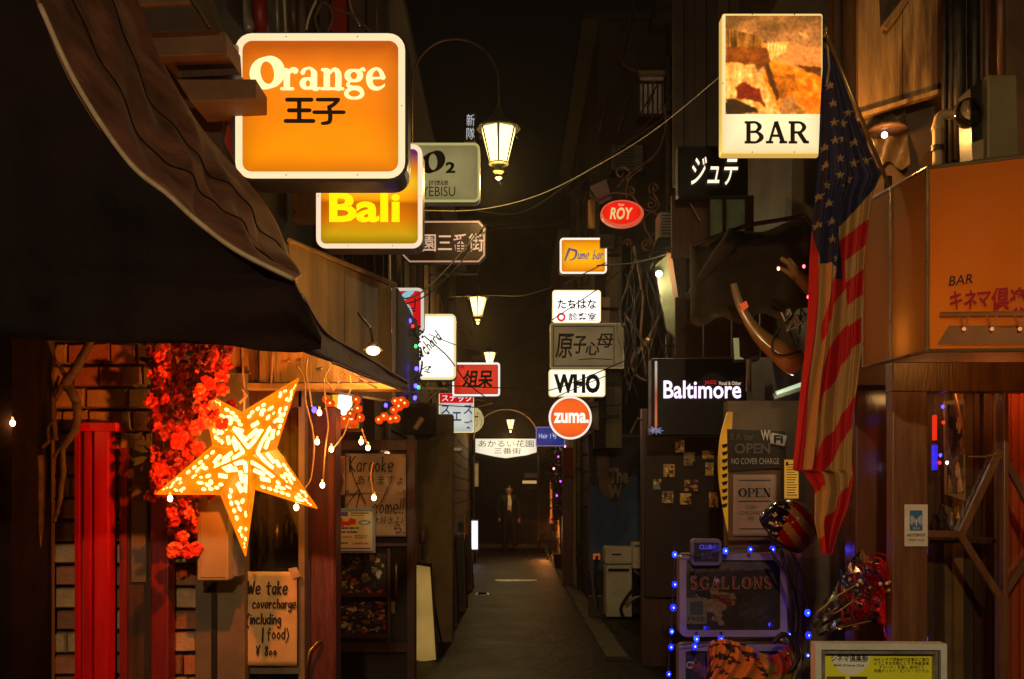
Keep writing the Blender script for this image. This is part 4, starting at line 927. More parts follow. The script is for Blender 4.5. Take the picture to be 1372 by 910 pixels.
# ================================================================== RED BLOSSOM GARLAND
t = thing('blossom_garland', 'hanging garland of bright red artificial blossoms behind the star lantern', 'garland', W(250, 455, 4.12))
m_pet = [M('petal_a', (.75, .035, .012), (.5, .015, .008), 40, .5, .1), M('petal_b', (.34, .008, .008), (.18, .005, .005), 40, .5, .1), M('petal_c', (.8, .10, .03), (.6, .04, .015), 40, .5, .1)]
for m_ in m_pet: m_.node_tree.nodes['Principled BSDF'].inputs['Subsurface Weight'].default_value = .0
blo = []
for k in range(7):
    mb = MB(); r_ = random.Random(k); n_ = 5 if k % 2 else 4
    for i in range(n_):
        a = 2*PI*i/n_+r_.random()*.5; d = Vector((math.cos(a), -.35-.5*r_.random(), math.sin(a))).normalized(); s2 = Vector((-math.sin(a), 0, math.cos(a)))
        L_ = .026+.008*r_.random(); w_ = .013+.004*r_.random(); cu = Vector((0, .012, 0))
        v = [Vector((0, 0, 0)), d*L_*.5+s2*w_, d*L_*.95+s2*w_*.7+cu, d*L_*1.05+cu*.6, d*L_*.95-s2*w_*.7+cu, d*L_*.5-s2*w_, d*L_*.55-Vector((0, .003, 0))]
        mb.add(v, [(0, 1, 6), (1, 2, 6), (2, 3, 6), (3, 4, 6), (4, 5, 6), (5, 0, 6)])
    me = bpy.data.meshes.new('blossom'); me.from_pydata([tuple(v) for v in mb.v], [], mb.f); me.materials.append(m_pet[k % 3]); blo.append(me)
reg = [(200, 455, 305, 500, 60), (200, 500, 300, 560, 80), (202, 555, 265, 665, 84), (258, 540, 318, 570, 18), (230, 668, 265, 705, 24), (232, 705, 262, 742, 13), (240, 640, 290, 668, 14)]
o0 = Vector(t['_o'])
for x0, y0, x1, y1, n_ in reg:
    for i in range(n_):
        o = bpy.data.objects.new('blossom', random.choice(blo)); COL.objects.link(o); o.parent = t
        px = random.uniform(x0, x1); py = random.uniform(y0, y1)
        o.location = W(px, py, random.uniform(4.03, 4.22) if not (265 < px < 300 and 500 < py < 570) else random.uniform(3.8, 3.95))-o0; o.rotation_euler = (random.uniform(-.9, .9), random.uniform(0, 6.3), random.uniform(-.9, .9)); s_ = random.uniform(.75, 1.25); o.scale = (s_,)*3
m_leaf = M('dark_leaf', (.05, .07, .02), (.03, .04, .012), 12, .5, .1)
for i in range(34):
    c = W(*random.choice([(205+random.random()*90, 460+random.random()*90), (195+random.random()*12, 465+random.random()*150), (240+random.random()*40, 660+random.random()*40), (225, 510+random.random()*60)]), 4.15)
    a = random.uniform(2.4, 3.9); d = Vector((math.cos(a), -.2, math.sin(a))); s2 = Vector((-math.sin(a), .1, math.cos(a)))*.011
    MB().add([c, c+d*.02+s2, c+d*.045+s2*.7, c+d*.06, c+d*.045-s2*.7, c+d*.02-s2], [(0, 1, 2, 3, 4, 5)]).build('leaf', m_leaf, t)
for k in range(9):
    x = 205+k*11; mb = MB(); mb.ptube([(x+random.uniform(-6, 6), y, 4.2) for y in range(452, 660 if k < 6 else 580, 26)], 4.2, .003, 4); mb.build('stem', m_leaf, t)
# gnarled branch ornament on the left
t = thing('gnarled_branch', 'dark gnarled wooden branch ornament fixed in front of the brick wall on the left', 'branch', W(90, 600, 4.25))
m_bark = M('dark_bark', (.10, .07, .035), (.05, .03, .018), 18, .7, .5)
for pts, r in ((([(124, 452), (112, 475), (100, 497), (88, 512), (83, 520)]), [.015, .018, .02, .02, .016]), ([(64, 452), (72, 478), (84, 498), (92, 510)], [.008, .008, .009, .01]),
               ([(88, 515), (99, 530), (104, 552), (100, 575), (88, 595), (72, 612)], [.02, .02, .017, .018, .014, .008]), ([(83, 520), (74, 528), (72, 560), (75, 590)], [.012, .01, .012, .01]),
               ([(72, 528), (82, 520), (70, 540), (78, 505)], [.008, .01, .009, .006]), ([(56, 600), (66, 590), (64, 575), (70, 565)], [.007, .009, .007, .003]), ([(84, 600), (84, 640), (78, 680), (72, 700)], [.01, .012, .01, .006]), ([(52, 610), (52, 700), (48, 760)], [.022, .018, .012])):
    mb = MB(); q = cr([(p[0], p[1], w_) for p, w_ in zip(pts, r)], 5); mb.tube([W(a[0]+random.uniform(-.8, .8), a[1], 4.25+random.uniform(-.01, .01)) for a in q], [a[2] for a in q], 8); mb.build('limb', m_bark, t, smooth=True)
# spot lamp on the awning corner
t = thing('awning_spotlight', 'small glaring spotlight under the corner of the black awning', 'spotlight', W(500, 470, 4.3))
mb = MB(); mb.ball(W(500, 470, 4.3), .028, 10, rz=.018); mb.build('bulb', E('spot_glow', (255, 225, 160), 9), t, smooth=True)
mb = MB(); mb.lathe(W(500, 468, 4.33), [(.012, .03), (.03, .012), (.042, -.004), (.04, -.006), (.012, .01)], 14); mb.build('shade', m_grey, t, smooth=True)
mb = MB(); mb.ptube([(500, 462, 4.33), (496, 440, 4.4), (480, 420, 4.6)], 4.3, .006, 5); mb.build('stem', m_iron, t)
lamp(t, W(501, 478, 4.2), 12, (255, 175, 80), .03)

# ================================================================== WARM STRING BULBS AND TWIGS
e_bulb = E('bulb_warm', (255, 205, 150), 12)
def bulb(px, py, Y, label, mat, r=.011, group='small warm fairy lights strung on twigs', up=1, cat='fairy light', power=0, rgb=(255, 170, 90)):
    c = W(px, py, Y); t = thing('fairy_light', label, cat, c, group)
    mb = MB(); mb.ball(c, r, 8, rz=r*1.3); mb.build('bulb', mat, t, smooth=True)
    mb = MB(); mb.lathe(c+Vector((0, 0, r*1.1*up)), [(r*.5, 0), (r*.5, r*1.3*up)], 8); mb.build('socket', m_bcable if mat is not e_bulb else m_trim, t)
    if power: lamp(t, c+Vector((0, -r*2.2, 0)), power, rgb, r)
    return t
wb = [(17, 567, 4.0, 'lone warm bulb in front of the dark door at the far left'), (425, 592, 4.3, 'warm bulb right of the star beside the red brown door'), (432, 650, 4.3, 'warm bulb hanging lowest of the twig lights'),
      (484, 592, 7.5, 'warm bulb left of a pair above the karaoke poster'), (493, 600, 7.5, 'warm bulb right of a pair above the karaoke poster'), (501, 667, 7.4, 'warm bulb hanging in front of the karaoke poster'),
      (228, 668, 3.95, 'warm bulb at the left tip of the star lantern'), (428, 553, 4.3, 'warm bulb just left of the glass fruit lights'), (444, 602, 4.35, 'faint warm bulb on the twig between star and door'), (397, 680, 4.0, 'warm bulb below the right tip of the star lantern')]
for x, y, Y, l_ in wb: bulb(x, y, Y, l_, e_bulb, .010 if Y < 5 else .017, power=.5 if Y < 5 else 2.2)
t = thing('hanging_twigs', 'bare pale twigs and wire hanging under the awning beside the star', 'twigs', W(430, 520, 4.35))
for pts in ([(398, 490), (408, 510), (410, 540), (418, 570), (421, 600), (417, 640), (408, 655)], [(412, 480), (410, 500), (414, 520), (418, 545)], [(434, 505), (436, 540), (440, 570), (436, 600), (433, 645)],
            [(462, 485), (468, 500), (470, 520), (466, 530)], [(460, 500), (452, 515), (445, 525)], [(438, 470), (442, 490), (436, 505), (444, 520)], [(468, 560), (462, 580), (450, 597), (440, 605)],
            [(14, 510), (18, 525), (12, 545), (17, 562)], [(485, 575), (490, 590), (494, 598)], [(500, 620), (497, 640), (501, 662)]):
    mb = MB(); mb.ptube([(p[0], p[1], 4.36) for p in cr(pts, 4)], 4.36, .0035, 5); mb.build('twig', M('pale_twig', (.42, .26, .1), (.28, .16, .06), 16, .7, .3), t, smooth=True)
t = thing('awning_cables', 'pale cables running along the underside hem of the black awning', 'cable', W(420, 460, 3.9))
for pts in ([(330, 455), (370, 458), (420, 462), (450, 472), (480, 488), (520, 512)], [(335, 459), (380, 463), (415, 468), (440, 480), (470, 500), (505, 520)]):
    mb = MB(); mb.ptube([(p[0], p[1], 4.0) for p in cr(pts, 5)], 4.0, .0035, 5); mb.build('cable', m_cable, t, smooth=True)
# glass fruit clusters
e_fr = E('orange_fruit', (235, 70, 8), 1.2, .5, 40); e_fh = E('fruit_glint', (255, 180, 90), 3)
for label, pts in (('cluster of red orange glass fruit lights by the bright window', [(437, 535), (443, 541), (462, 562), (470, 555), (474, 568), (480, 548), (483, 560), (478, 536), (455, 570)]),
                   ('cluster of red orange glass fruit lights right of the bright window', [(508, 563), (515, 558), (524, 562), (531, 561), (528, 550), (535, 545), (530, 538), (538, 537), (543, 541)])):
    t = thing('fruit_light_cluster', label, 'string lights', W(*pts[0], 5.0), 'glass fruit light clusters')
    for x, y in pts:
        mb = MB(); mb.ball(W(x, y, 5.0+random.uniform(-.03, .03)), .021, 9); mb.build('glass_fruit', e_fr, t, smooth=True)
        mb = MB(); mb.ball(W(x-1, y-1, 4.965), .005, 6); mb.build('glint', e_fh, t, smooth=True)  # painted glint: a small glowing bead on the front of each fruit
    mb = MB(); mb.tube([W(x, y, 5.03) for x, y in pts], .004, 5); mb.build('cable', m_bcable, t)
    lamp(t, W(pts[0][0], pts[0][1]+8, 4.9), .8, (255, 110, 40), .05)
# bright small window with lit display
t = thing('lit_display_window', 'small brightly lit window panel with red and green print beside the fruit lights', 'window', W(460, 577, 5.4))
MB().pbox(438, 526, 484, 577, 5.4, .06).build('frame', m_wood, t)
cv = Cv(44, 48, (.5, .25, .05)); n1 = cv.noise(9, 9, 2, 3)
cv.c = mixc((190, 90, 10), (240, 180, 70), n1); cv.rect(0, .0, .12, 1, (.25, .3, .05)); cv.rect(.12, 0, .3, 1, (.85, .55, .1))
cv.poly([(.3, 0), (.75, 0), (.8, .75), (.3, .7)], (1, .98, .85), .06); cv.poly([(.75, 0), (1, 0), (1, 1), (.82, 1)], mixc((160, 40, 10), (90, 110, 30), n1)); cv.poly([(.1, .8), (.5, .7), (.9, .85), (.8, 1), (.1, 1)], mixc((200, 60, 10), (120, 80, 20), n1), .06)
panel('print', t, 441, 529, 481, 574, 5.39, cv, PAINT('bright_print', 1.8))
MB().pbox(438, 575, 486, 578, 5.36, .06).build('sill', m_trim, t)
# coloured fairy lights at the awning corner
ecs = {'blue': E('led_blue', (60, 50, 255), 9), 'green': E('led_green', (40, 210, 90), 4), 'white': E('led_white', (235, 225, 255), 6), 'red': E('led_red', (255, 40, 30), 3)}
cl = [(530, 401, 'blue', 'topmost on the awning corner'), (537, 411, 'green', 'second down the awning corner'), (545, 424, 'white', 'over the red sign edge'), (549, 430, 'blue', 'between the red and white signs'), (553, 437, 'red', 'below the red sign'), (563, 462, 'white', 'in the middle of the white sign edge'), (557, 464, 'green', 'left edge of the white sign'),
      (567, 481, 'white', 'low on the white sign'), (558, 494, 'blue', 'below the white sign'), (557, 517, 'blue', 'above the fruit lights'), (561, 519, 'green', 'just right of the blue pair'), (556, 533, 'blue', 'brightest above the tan wall'), (517, 543, 'blue', 'over the fruit cluster'), (421, 549, 'blue', 'left among the warm bulbs')]
for x, y, c, l_ in cl: bulb(x, y, 6.2 if x > 500 else 4.4, f'tiny {c} led {l_}', ecs[c], .011 if c == 'blue' else .009, group='coloured fairy lights at the awning corner', power=.12 if c == 'blue' else 0, rgb=(90, 80, 255))
t = thing('light_garland_vine', 'dark leafy vine carrying coloured fairy lights down the awning corner', 'garland', W(545, 400, 6.2))
path_ = cr([(522, 392), (537, 412), (550, 434), (560, 455), (566, 480), (562, 505), (555, 520), (540, 530), (520, 545)], 5)
mb = MB(); mb.tube([W(p[0], p[1], 6.22) for p in path_], .006, 5); mb.build('cable', m_bcable, t)
for k in range(90):
    p = path_[random.randrange(len(path_))]; c = W(p[0]+random.gauss(0, 5), p[1]+random.gauss(0, 5), 6.22+random.gauss(0, .02)); a = random.random()*6.3
    d = Vector((math.cos(a), -.3, math.sin(a)))*.022; s2 = Vector((-math.sin(a), .2, math.cos(a)))*.009
    MB().add([c, c+d*.5+s2, c+d, c+d*.5-s2], [(0, 1, 2, 3)]).build('leaf', m_leaf, t)

# ================================================================== KARAOKE DOOR AND LEFT STREET SIDE
t = thing('karaoke_bar_door', 'dark wooden glazed door with karaoke posters behind the twig lights', 'door', W(500, 930, 8))
MB().pbox(445, 590, 556, 950, 8.08, .05).build('back_panel', M('door_interior', (.05, .03, .02), (.025, .016, .012), 5, .6, .2), t)
for x0, x1 in ((440, 449), (545, 556)): MB().pbox(x0, 588, x1, 950, 7.98, .14).build('stile', m_wood, t, bevel=.004)
MB().pbox(449, 590, 545, 603, 7.98, .12).build('top_rail', m_wood, t); MB().pbox(449, 862, 545, 874, 7.98, .1).build('lower_rail', m_wood, t); MB().pbox(449, 728, 545, 732, 8.0, .06).build('glazing_bar', m_wood, t)
MB().pbox(519, 735, 523, 862, 8.0, .06).build('glazing_bar', m_wood, t)
MB().pbox(449, 603, 545, 862, 8.05, .006).build('pane', m_glass, t)
h = MB(); h.ptube([(531, 800, 7.95), (531, 795, 7.9), (531, 760, 7.9), (531, 755, 7.95)], 7.9, .01, 8); h.build('handle', m_brass, t, smooth=True)
MB().pbox(524, 806, 529, 822, 7.97, .02).build('lock_plate', m_brass, t)
def clutter(nx, ny, seed, base, pal, n_=60, mn=.04, mxs=.16):
    cv = Cv(nx, ny, np.array(base)/255); r = random.Random(seed)
    for k in range(n_):
        x, y = r.random(), r.random(); w_, h_ = r.uniform(mn, mxs), r.uniform(mn, mxs); c = np.array(r.choice(pal))/255*r.uniform(.5, 1.2)
        a = r.random()*PI
        if r.random() < .5: cv.poly([(x+w_*math.cos(a+q)*(1 if i % 2 else .5), y+h_*math.sin(a+q)) for i, q in enumerate((0, 1.3, 3, 4.4))], c, .05, k)
        else: cv.ell(x, y, w_*.6, h_*.5, c)
    cv.c *= (.55+.9*cv.noise(20, 20, seed, 2)[..., None]); return cv
pr = PAINT('matt_print')
# magazines shown behind the glass as propped volumes
pal = [(120, 90, 40), (60, 60, 110), (150, 120, 60), (140, 40, 20), (70, 80, 40), (160, 150, 110), (30, 25, 30), (40, 30, 20), (60, 40, 30)]
for i, (x0, y0, x1, y1, sd) in enumerate(((452, 742, 517, 795, 3), (452, 806, 517, 850, 8))):
    k_ = clutter(64, 56, sd, (24, 16, 12), pal, 110, .03, .13); panel('magazine_row', t, x0, y0, x1, y1, 8.04, k_, pr)
    MB().pbox(449, y1, 520, y1+5, 8.0, .07).build('shelf', m_wood, t)
t = thing('karaoke_poster', 'large creased handwritten Karaoke poster on the dark glazed door', 'poster', W(504, 718, 7.95))
sheet(t, 463, 608, 544, 662, 7.96, m_paper, 'upper_sheet', .008, 1); sheet(t, 462, 660, 544, 719, 7.965, m_paper, 'lower_sheet', .008, 2)
ink = Ink(); write(ink, 'Karaoke', 468, 632, 15, 7.94, .1); write(ink, 'come!!', 498, 688, 15, 7.94, .1, slant=.1); ink.mb.build('handwriting', m_ink, t)['kind'] = 'stuff'
text(t, 'ありますょ', 478, 637, 540, 650, 7.94, m_ink, .0, .1); text(t, '大好きよ♪', 500, 692, 540, 702, 7.94, m_ink, 0, .1); text(t, 'ら', 528, 702, 538, 714, 7.94, m_ink)
ink = Ink(); T = TF(466, 690, 10, 7.94); ink.stroke([(.2, 7.5, .1), (.8, 5, .12), (2.4, 1.5, .12)], T); ink.stroke([(-.2, 1.2, .1), (1.6, 3.4, .15), (1, .5, .1)], T); ink.stroke([(5.4, 3.8, .12), (4.5, 1.8, .12), (3.2, .4, .12)], T); ink.mb.build('pen_stroke', m_ink, t)
for x, y in ((466, 611), (541, 611), (466, 658), (541, 658), (541, 714)): MB().lathe(W(x, y, 7.935), [(.006, 0), (.006, .01)], 8, 'y').build('tack', m_ink, t)
t = thing('price_flyer', 'colourful handwritten price flyer in a clear sleeve on the karaoke door', 'flyer', W(474, 740, 7.9))
MB().pbox(443, 681, 503, 741, 7.91, .01).build('sleeve', M('sleeve_plastic', (.42, .5, .5), (.3, .38, .4), 6, .3, .05), t)
cv = Cv(84, 84, (.62, .58, .45)); B = lambda *a: tuple(np.array(a)/255)
cv.rect(.0, 0, 1, .02, B(50, 90, 90)); cv.rect(.12, .04, .38, .14, B(60, 60, 120)); cv.rect(.45, .05, .9, .08, B(70, 90, 60)); cv.rect(.45, .11, .8, .13, B(90, 90, 70))
cv.rect(.06, .22, .6, .38, B(200, 160, 30)); cv.poly([(.05, .25), (.2, .2), (.3, .3), (.45, .2), (.6, .24), (.58, .36), (.3, .4), (.05, .36)], B(170, 30, 25), .08); cv.ell(.8, .3, .16, .06, B(60, 110, 110)); cv.ell(.8, .3, .1, .03, B(200, 200, 150))
cv.lines(.1, .42, .7, .6, 2, B(30, 40, 50), 3); cv.lines(.08, .64, .5, .72, 1, B(150, 20, 40), 4); cv.lines(.55, .62, .95, .72, 2, B(50, 70, 50), 5); cv.lines(.1, .78, .45, .88, 1, B(40, 50, 40), 6); cv.lines(.5, .8, .95, .88, 1, B(160, 30, 30), 7); cv.rect(.05, .93, .95, .96, B(60, 70, 120))
panel('print', t, 446, 684, 499, 738, 7.9, cv, pr)
t = thing('small_photo_flyer', 'small narrow photo flyer left of the karaoke poster', 'flyer', W(455, 662, 7.9))
k_ = clutter(20, 34, 5, (90, 70, 50), [(120, 40, 20), (90, 90, 50), (40, 25, 20)], 25, .1, .3); panel('print', t, 449, 613, 461, 661, 7.93, k_, pr)
MB().pbox(447, 611, 462, 663, 7.94, .004).build('paper', m_paper, t)
# tan wall strip right of the door
t = thing('tan_pilaster', 'smooth tan wall pier right of the karaoke door', 'pillar', W(580, 860, 10.8))
MB().pbox(555, 555, 606, 864, 10.8, .3).build('shaft', M('ochre_plaster', (.24, .15, .06), (.15, .09, .035), 3, .8, .15), t)
MB().pbox(488, 540, 584, 556, 10.9, .3).build('lintel', m_wood, t)
MB().pbox(490, 545, 584, 582, 10.7, .12).build('panel', m_brown, t)
# white a-board
t = thing('sandwich_board', 'dim glowing white standing sign with black frame by the karaoke door', 'sandwich board', W(568, 888, 9.6))
o_ = [(556, 757), (576, 760), (584, 884), (555, 888)]
MB().ppoly([(554, 752), (578, 756), (588, 890), (552, 893)], 9.6, .06).build('frame', m_iron, t)
MB().ppoly(o_, 9.585, .012).build('face', E('dim_glow', (178, 140, 70), .8, .35, 3), t)
mb = MB(); mb.ptube([(572, 760, 9.6), (600, 905, 10.1)], 9.6, .012, 6); mb.ptube([(556, 888, 9.62), (556, 900, 9.62)], 9.6, .012, 6); mb.ptube([(586, 888, 9.62), (587, 900, 9.62)], 9.6, .012, 6); mb.build('leg', m_iron, t)
mb = MB(); mb.ptube([(566, 750, 9.6), (566, 700, 9.6)], 9.6, .014, 6); mb.lathe(W(566, 730, 9.6), [(.02, 0), (.035, .05), (.03, .1), (.015, .14)], 8); mb.build('finial_post', m_rust, t, smooth=True)
def aboard(label, x0, y0, x1, y1, mat, facem=None):
    Y = 2170/(y1-660); t = thing('sandwich_board', label, 'sandwich board', W((x0+x1)/2, y1, Y), 'dark sandwich boards along the left wall')
    d = 3; MB().ppoly([(x0+d, y0), (x1-d, y0), (x1, y1), (x0, y1)], Y, .03).build('front_board', mat, t, bevel=.006)
    MB().ppoly([(x0+d+3, y0+4), (x1-d-2, y0+4), (x1-3, y1-9), (x0+3, y1-9)], Y-.006, .006).build('slate', facem or m_black, t)
    back = MB(); a, b_ = W(x0+d, y0, Y+.03), W(x1-d, y0, Y+.03); c, e = W(x1, y1, Y), W(x0, y1, Y); back.add([a, b_, Vector((c.x, Y+.5, 0.005)), Vector((e.x, Y+.5, .005))], [(0, 1, 2, 3)]); back.build('back_board', mat, t, thick=.02)
    mb = MB(); mb.lathe(W((x0+x1)/2, y0-1, Y), [(.008, 0), (.008, .03)], 6, 'y'); mb.build('hinge', m_brass, t); return t
aboard('tallest dark sandwich board standing nearest beside the tan pier', 580, 740, 613, 842, m_wood)
aboard('narrow dark sandwich board behind the tallest one', 606, 716, 625, 820, m_woodr)
aboard('small brown sandwich board near the lit white upright sign', 619, 716, 634, 792, m_wood)
t = thing('plastic_bin', 'grey plastic tub with lid beside the sandwich boards', 'bin', W(592, 748, 13.2))
mb = MB(); mb.lathe(W(593, 742, 13.4), [(.13, 0), (.17, .2), (.175, .22), (.15, .25), (.02, .27)], 16); mb.build('tub', m_grey, t, smooth=True)
mb = MB(); mb.pbox(590, 742, 597, 826, 13.4, .1); mb.build('stand', m_iron, t)
t = thing('upright_lit_sign', 'small white violet lit upright sign standing far left in the alley', 'sign', W(636, 755, 23))
MB().pbox(631, 696, 641, 738, 23, .08).build('casing', m_grey, t)
MB().pbox(632, 698, 640, 736, 22.98, .01).build('face', E('lit_violetwhite', (225, 215, 255), 1.8), t)
mb = MB(); mb.ptube([(636, 738), (636, 756)], 23.04, .03, 6); mb.build('leg', m_iron, t)
t = thing('utility_meter', 'grey electricity meter box on the dark wall between the left signs', 'meter box', W(616, 735, 15))
MB().pbox(613, 690, 622, 735, 15, .12).build('case', m_grey, t); MB().pbox(614, 700, 621, 712, 14.99, .01).build('window', m_glassdark, t)
# far bikes / clutter on the right of the far alley
t = thing('bicycle', 'dark parked bicycle leaning by the right wall near the alley end', 'bicycle', W(735, 752, 24))
for cx in (722, 752):
    mb = MB(); c = W(cx, 738, 24); mb.tube([c+Vector((.0+.28*math.cos(a), 0, .28*math.sin(a))) for a in np.linspace(0, 2*PI, 25)], .014, 6); mb.build('wheel', m_black, t)
mb = MB(); mb.ptube([(722, 738), (731, 722), (746, 720), (736, 738), (731, 722)], 24, .014, 6); mb.ptube([(746, 720), (752, 738)], 24, .012, 6); mb.ptube([(731, 722), (729, 716)], 24, .01, 6); mb.build('frame', m_redd, t)
mb = MB(); mb.ptube([(741, 712), (748, 711), (746, 720)], 24, .012, 6); mb.build('handlebar', m_gal, t); mb = MB(); mb.ball(W(729, 715, 24), .06, 8, rz=.03); mb.build('saddle', m_black, t)
t = thing('vertical_neon', 'thin orange lit vertical sign on the right near the alley end', 'sign', W(738, 700, 25))
MB().pbox(735, 641, 742, 702, 25, .08).build('casing', m_black, t); MB().pbox(737, 643, 740, 700, 24.98, .01).build('face', E('lit_orange_dim', (215, 110, 40), .9, .5, 8), t); lamp(t, W(731, 712, 24.8), 34, (255, 150, 70), .1)  # extra light added below the sign for an orange patch on the ground
t = thing('wall_tube_light', 'small pale horizontal tube light on the far wall above the man', 'light', W(711, 645, 29.3))
MB().pbox(700, 644, 719, 648, 29.2, .1).build('tube', E('tube_dim', (200, 160, 100), .8), t); MB().pbox(703, 634, 722, 640, 29.2, .1).build('duct', m_trim, t)
t = thing('potted_plant', 'leafy dark plant with purple tinge on the right of the far alley', 'plant', W(752, 700, 21))
mb = MB(); mb.lathe(Vector((W(752, 0, 21).x, 21, 0)), [(.12, 0), (.17, .3), (.18, .32)], 12); mb.build('pot', m_rust, t)
mb = MB(); mb.tube([Vector((W(752, 0, 21).x, 21, .3)), W(750, 690, 21), W(748, 640, 21)], .02, 6); mb.build('stem', m_bark, t)
mb = MB()
for k in range(500):
    c = W(750+random.gauss(0, 7), random.uniform(600, 700), 21+random.gauss(0, .12)); a = random.random()*6.3; d = Vector((math.cos(a), random.uniform(-.6, .6), math.sin(a)))*.07; s2 = Vector((-math.sin(a), random.uniform(-.6, .6), math.cos(a)))*.025
    mb.add([c, c+d*.5+s2, c+d, c+d*.5-s2], [(0, 1, 2, 3)])
o = mb.build('foliage', M('plant_leaf', (.07, .06, .035), (.04, .025, .03), 9, .5, .1), t); o['kind'] = 'stuff'
t = thing('doorway_box', 'dark red curtained doorway on the right behind the hanging plant', 'doorway', W(762, 790, 16.8))
MB().pbox(754, 600, 768, 789, 17.2, .1).build('frame', m_redd, t); MB().pbox(756, 640, 767, 786, 17.15, .05).build('curtain', m_woodr, t)
# ================================================================== RIGHT SIDE: shop fronts stepping back
rf_ = thing('stepped_shop_building', 'brown shop building on the right whose fronts step back down the alley', 'building', (2.6, 6, 0))
m_gb = M('grey_brown_panel', (.2, .14, .1), (.13, .09, .065), 3, .7, .15)
MB().box((1.95, 6.25, 0), (4.6, 9.3, 2.07)).build('wall', m_brown, rf_)
MB().box((1.97, 4.62, 2.07), (4.6, 9.45, 5.2)).build('upper_wall', m_dkwall, rf_)
MB().box((1.16, 9.32, 0), (1.96, 9.46, 2.3)).build('return_wall', m_wood, rf_)
MB().box((1.45, 4.37, 2.0), (4.6, 4.6, 6.0)).build('upper_front', m_brown, rf_)
MB().box((1.9, 4.62, 0), (4.6, 6.15, 2.05)).build('lower_front', m_gb, rf_)
MB().pbox(975, 537, 1150, 960, 6.2, .12).build('grey_panel', m_gb, rf_)
MB().pbox(1146, 520, 1190, 960, 4.6, .15).build('corner_post', M('glossy_brown', (.12, .05, .025), (.07, .03, .015), 6, .18, .05, spec=.8, stretch=(3, 3, .3)), rf_, bevel=.01)
# small cards pinned on the dark wall
t = thing('pinned_cards_board', 'dark wall board dotted with small pinned cards and photos under the Baltimore sign', 'notice board', W(915, 760, 9.1))
MB().pbox(864, 576, 974, 800, 9.15, .05).build('board', M('dark_board', (.04, .018, .009), (.022, .011, .006), 4, .5, .1), t)
cards = [(902, 572, 918, 577), (919, 572, 928, 584), (935, 571, 941, 584), (945, 572, 955, 583), (905, 590, 917, 606), (916, 606, 931, 624), (941, 604, 956, 615), (889, 622, 904, 639), (875, 642, 886, 656), (945, 620, 956, 637), (917, 643, 935, 658), (887, 658, 902, 674), (911, 661, 926, 676), (950, 660, 962, 680)]
for i, (x0, y0, x1, y1) in enumerate(cards):
    k_ = clutter(10, 12, 40+i, ((150, 115, 55), (130, 90, 50), (90, 85, 70))[i % 3], [(40, 25, 15), (180, 150, 90), (90, 50, 30)], 8, .15, .4)
    panel('card', t, x0, y0, x1, y1, 9.14-.001*i, k_, pr)
# Who poster (plain stand-in: seated dark figure shape, blue ground, The W lettering)
t = thing('blue_poster', 'large blue poster with cut off lettering The W behind the white bins', 'poster', W(830, 745, 13.25))
MB().pbox(788, 582, 872, 765, 13.3, .03).build('backing', m_wood, t)
cv = Cv(84, 150, (.035, .03, .025)); n1 = cv.noise(6, 10, 4, 4)
cv.c = mixc((16, 12, 10), (34, 24, 18), n1)
cv.poly([(.0, .35), (.14, .38), (.24, .46), (.40, .5), (.5, .45), (.6, .36), (.74, .29), (.84, .34), (.9, .5), (.88, 1), (0, 1)], mixc((30, 50, 80), (42, 66, 98), n1), .02)
cv.poly([(.12, .12), (.26, .1), (.34, .16), (.33, .3), (.42, .42), (.3, .48), (.2, .42), (.14, .3)], mixc((60, 42, 30), (95, 70, 52), n1), .05); cv.ell(.2, .2, .07, .05, (.36, .27, .2))
cv.poly([(.9, .3), (.95, .5), (.93, 1), (.97, 1), (1, .5), (.94, .28)], (.4, .25, .15))
panel('print', t, 790, 586, 870, 762, 13.28, cv, pr)
ly = M('poster_lettering', (.42, .33, .18), (.32, .25, .13), 8, .7, .05); ink = Ink()
text(t, 'The', 816, 627, 842, 648, 13.265, ly, .04); text(t, 'W', 815, 650, 834, 667, 13.265, ly, .04)
# white bins
def binbox(label, x0, y0, x1, y1, Y, lid, d=.35, mat=m_white, gr=None):
    t = thing('recycling_bin', label, 'bin', W((x0+x1)/2, y1, Y), gr)
    MB().pbox(x0+1, lid, x1-1, y1, Y, d).build('body', mat, t, bevel=.015); MB().pbox(x0, y0, x1, lid-1, Y-.02, d+.03).build('lid', mat, t, bevel=.02); return t
m_bin = M('off_white_plastic', (.78, .72, .58), (.6, .54, .42), 5, .5, .08, wear=(.4, .34, .24))
t = binbox('tall off white bin with dark edge in front of the blue poster', 811, 733, 848, 827, 12.8, 757, mat=m_bin)
MB().pbox(820, 742, 832, 744, 12.77, .01).build('lid_handle', m_ink, t); MB().pbox(815, 762, 843, 766, 12.79, .01).build('recess_shade', m_ink, t)  # black strip laid on the body in place of shade in a recess
t = thing('wall_box', 'off white plastic box fixed above pipes right of the bins', 'box', W(860, 760, 12.6))
MB().pbox(848, 727, 871, 762, 12.6, .25).build('case', m_bin, t, bevel=.01); MB().pbox(850, 730, 869, 733, 12.59, .01).build('seam', m_grey, t)
t = thing('pipe_cluster', 'tangle of dark hoses and pipes beside the white bins', 'pipes', W(860, 830, 12.4))
for pts in (cr([(850, 765), (862, 775), (868, 790), (860, 815)], 5), cr([(848, 790), (840, 800), (832, 815), (836, 828)], 5), cr([(838, 810), (855, 800), (880, 806), (905, 804)], 5), cr([(862, 762), (866, 770), (872, 782), (874, 800), (905, 806)], 5), cr([(800, 745), (798, 770), (800, 820)], 4), cr([(793, 765), (796, 800), (802, 826)], 4)):
    mb = MB(); mb.ptube([tuple(p) for p in pts], 12.4, .02, 6); mb.build('hose', random.choice([m_bcable, m_grey, m_gal]), t, smooth=True)
MB().pbox(795, 742, 804, 750, 12.7, .05).build('orange_reflector', E('reflector', (190, 80, 20), .5), t)  # emission in the material stands in for reflected light
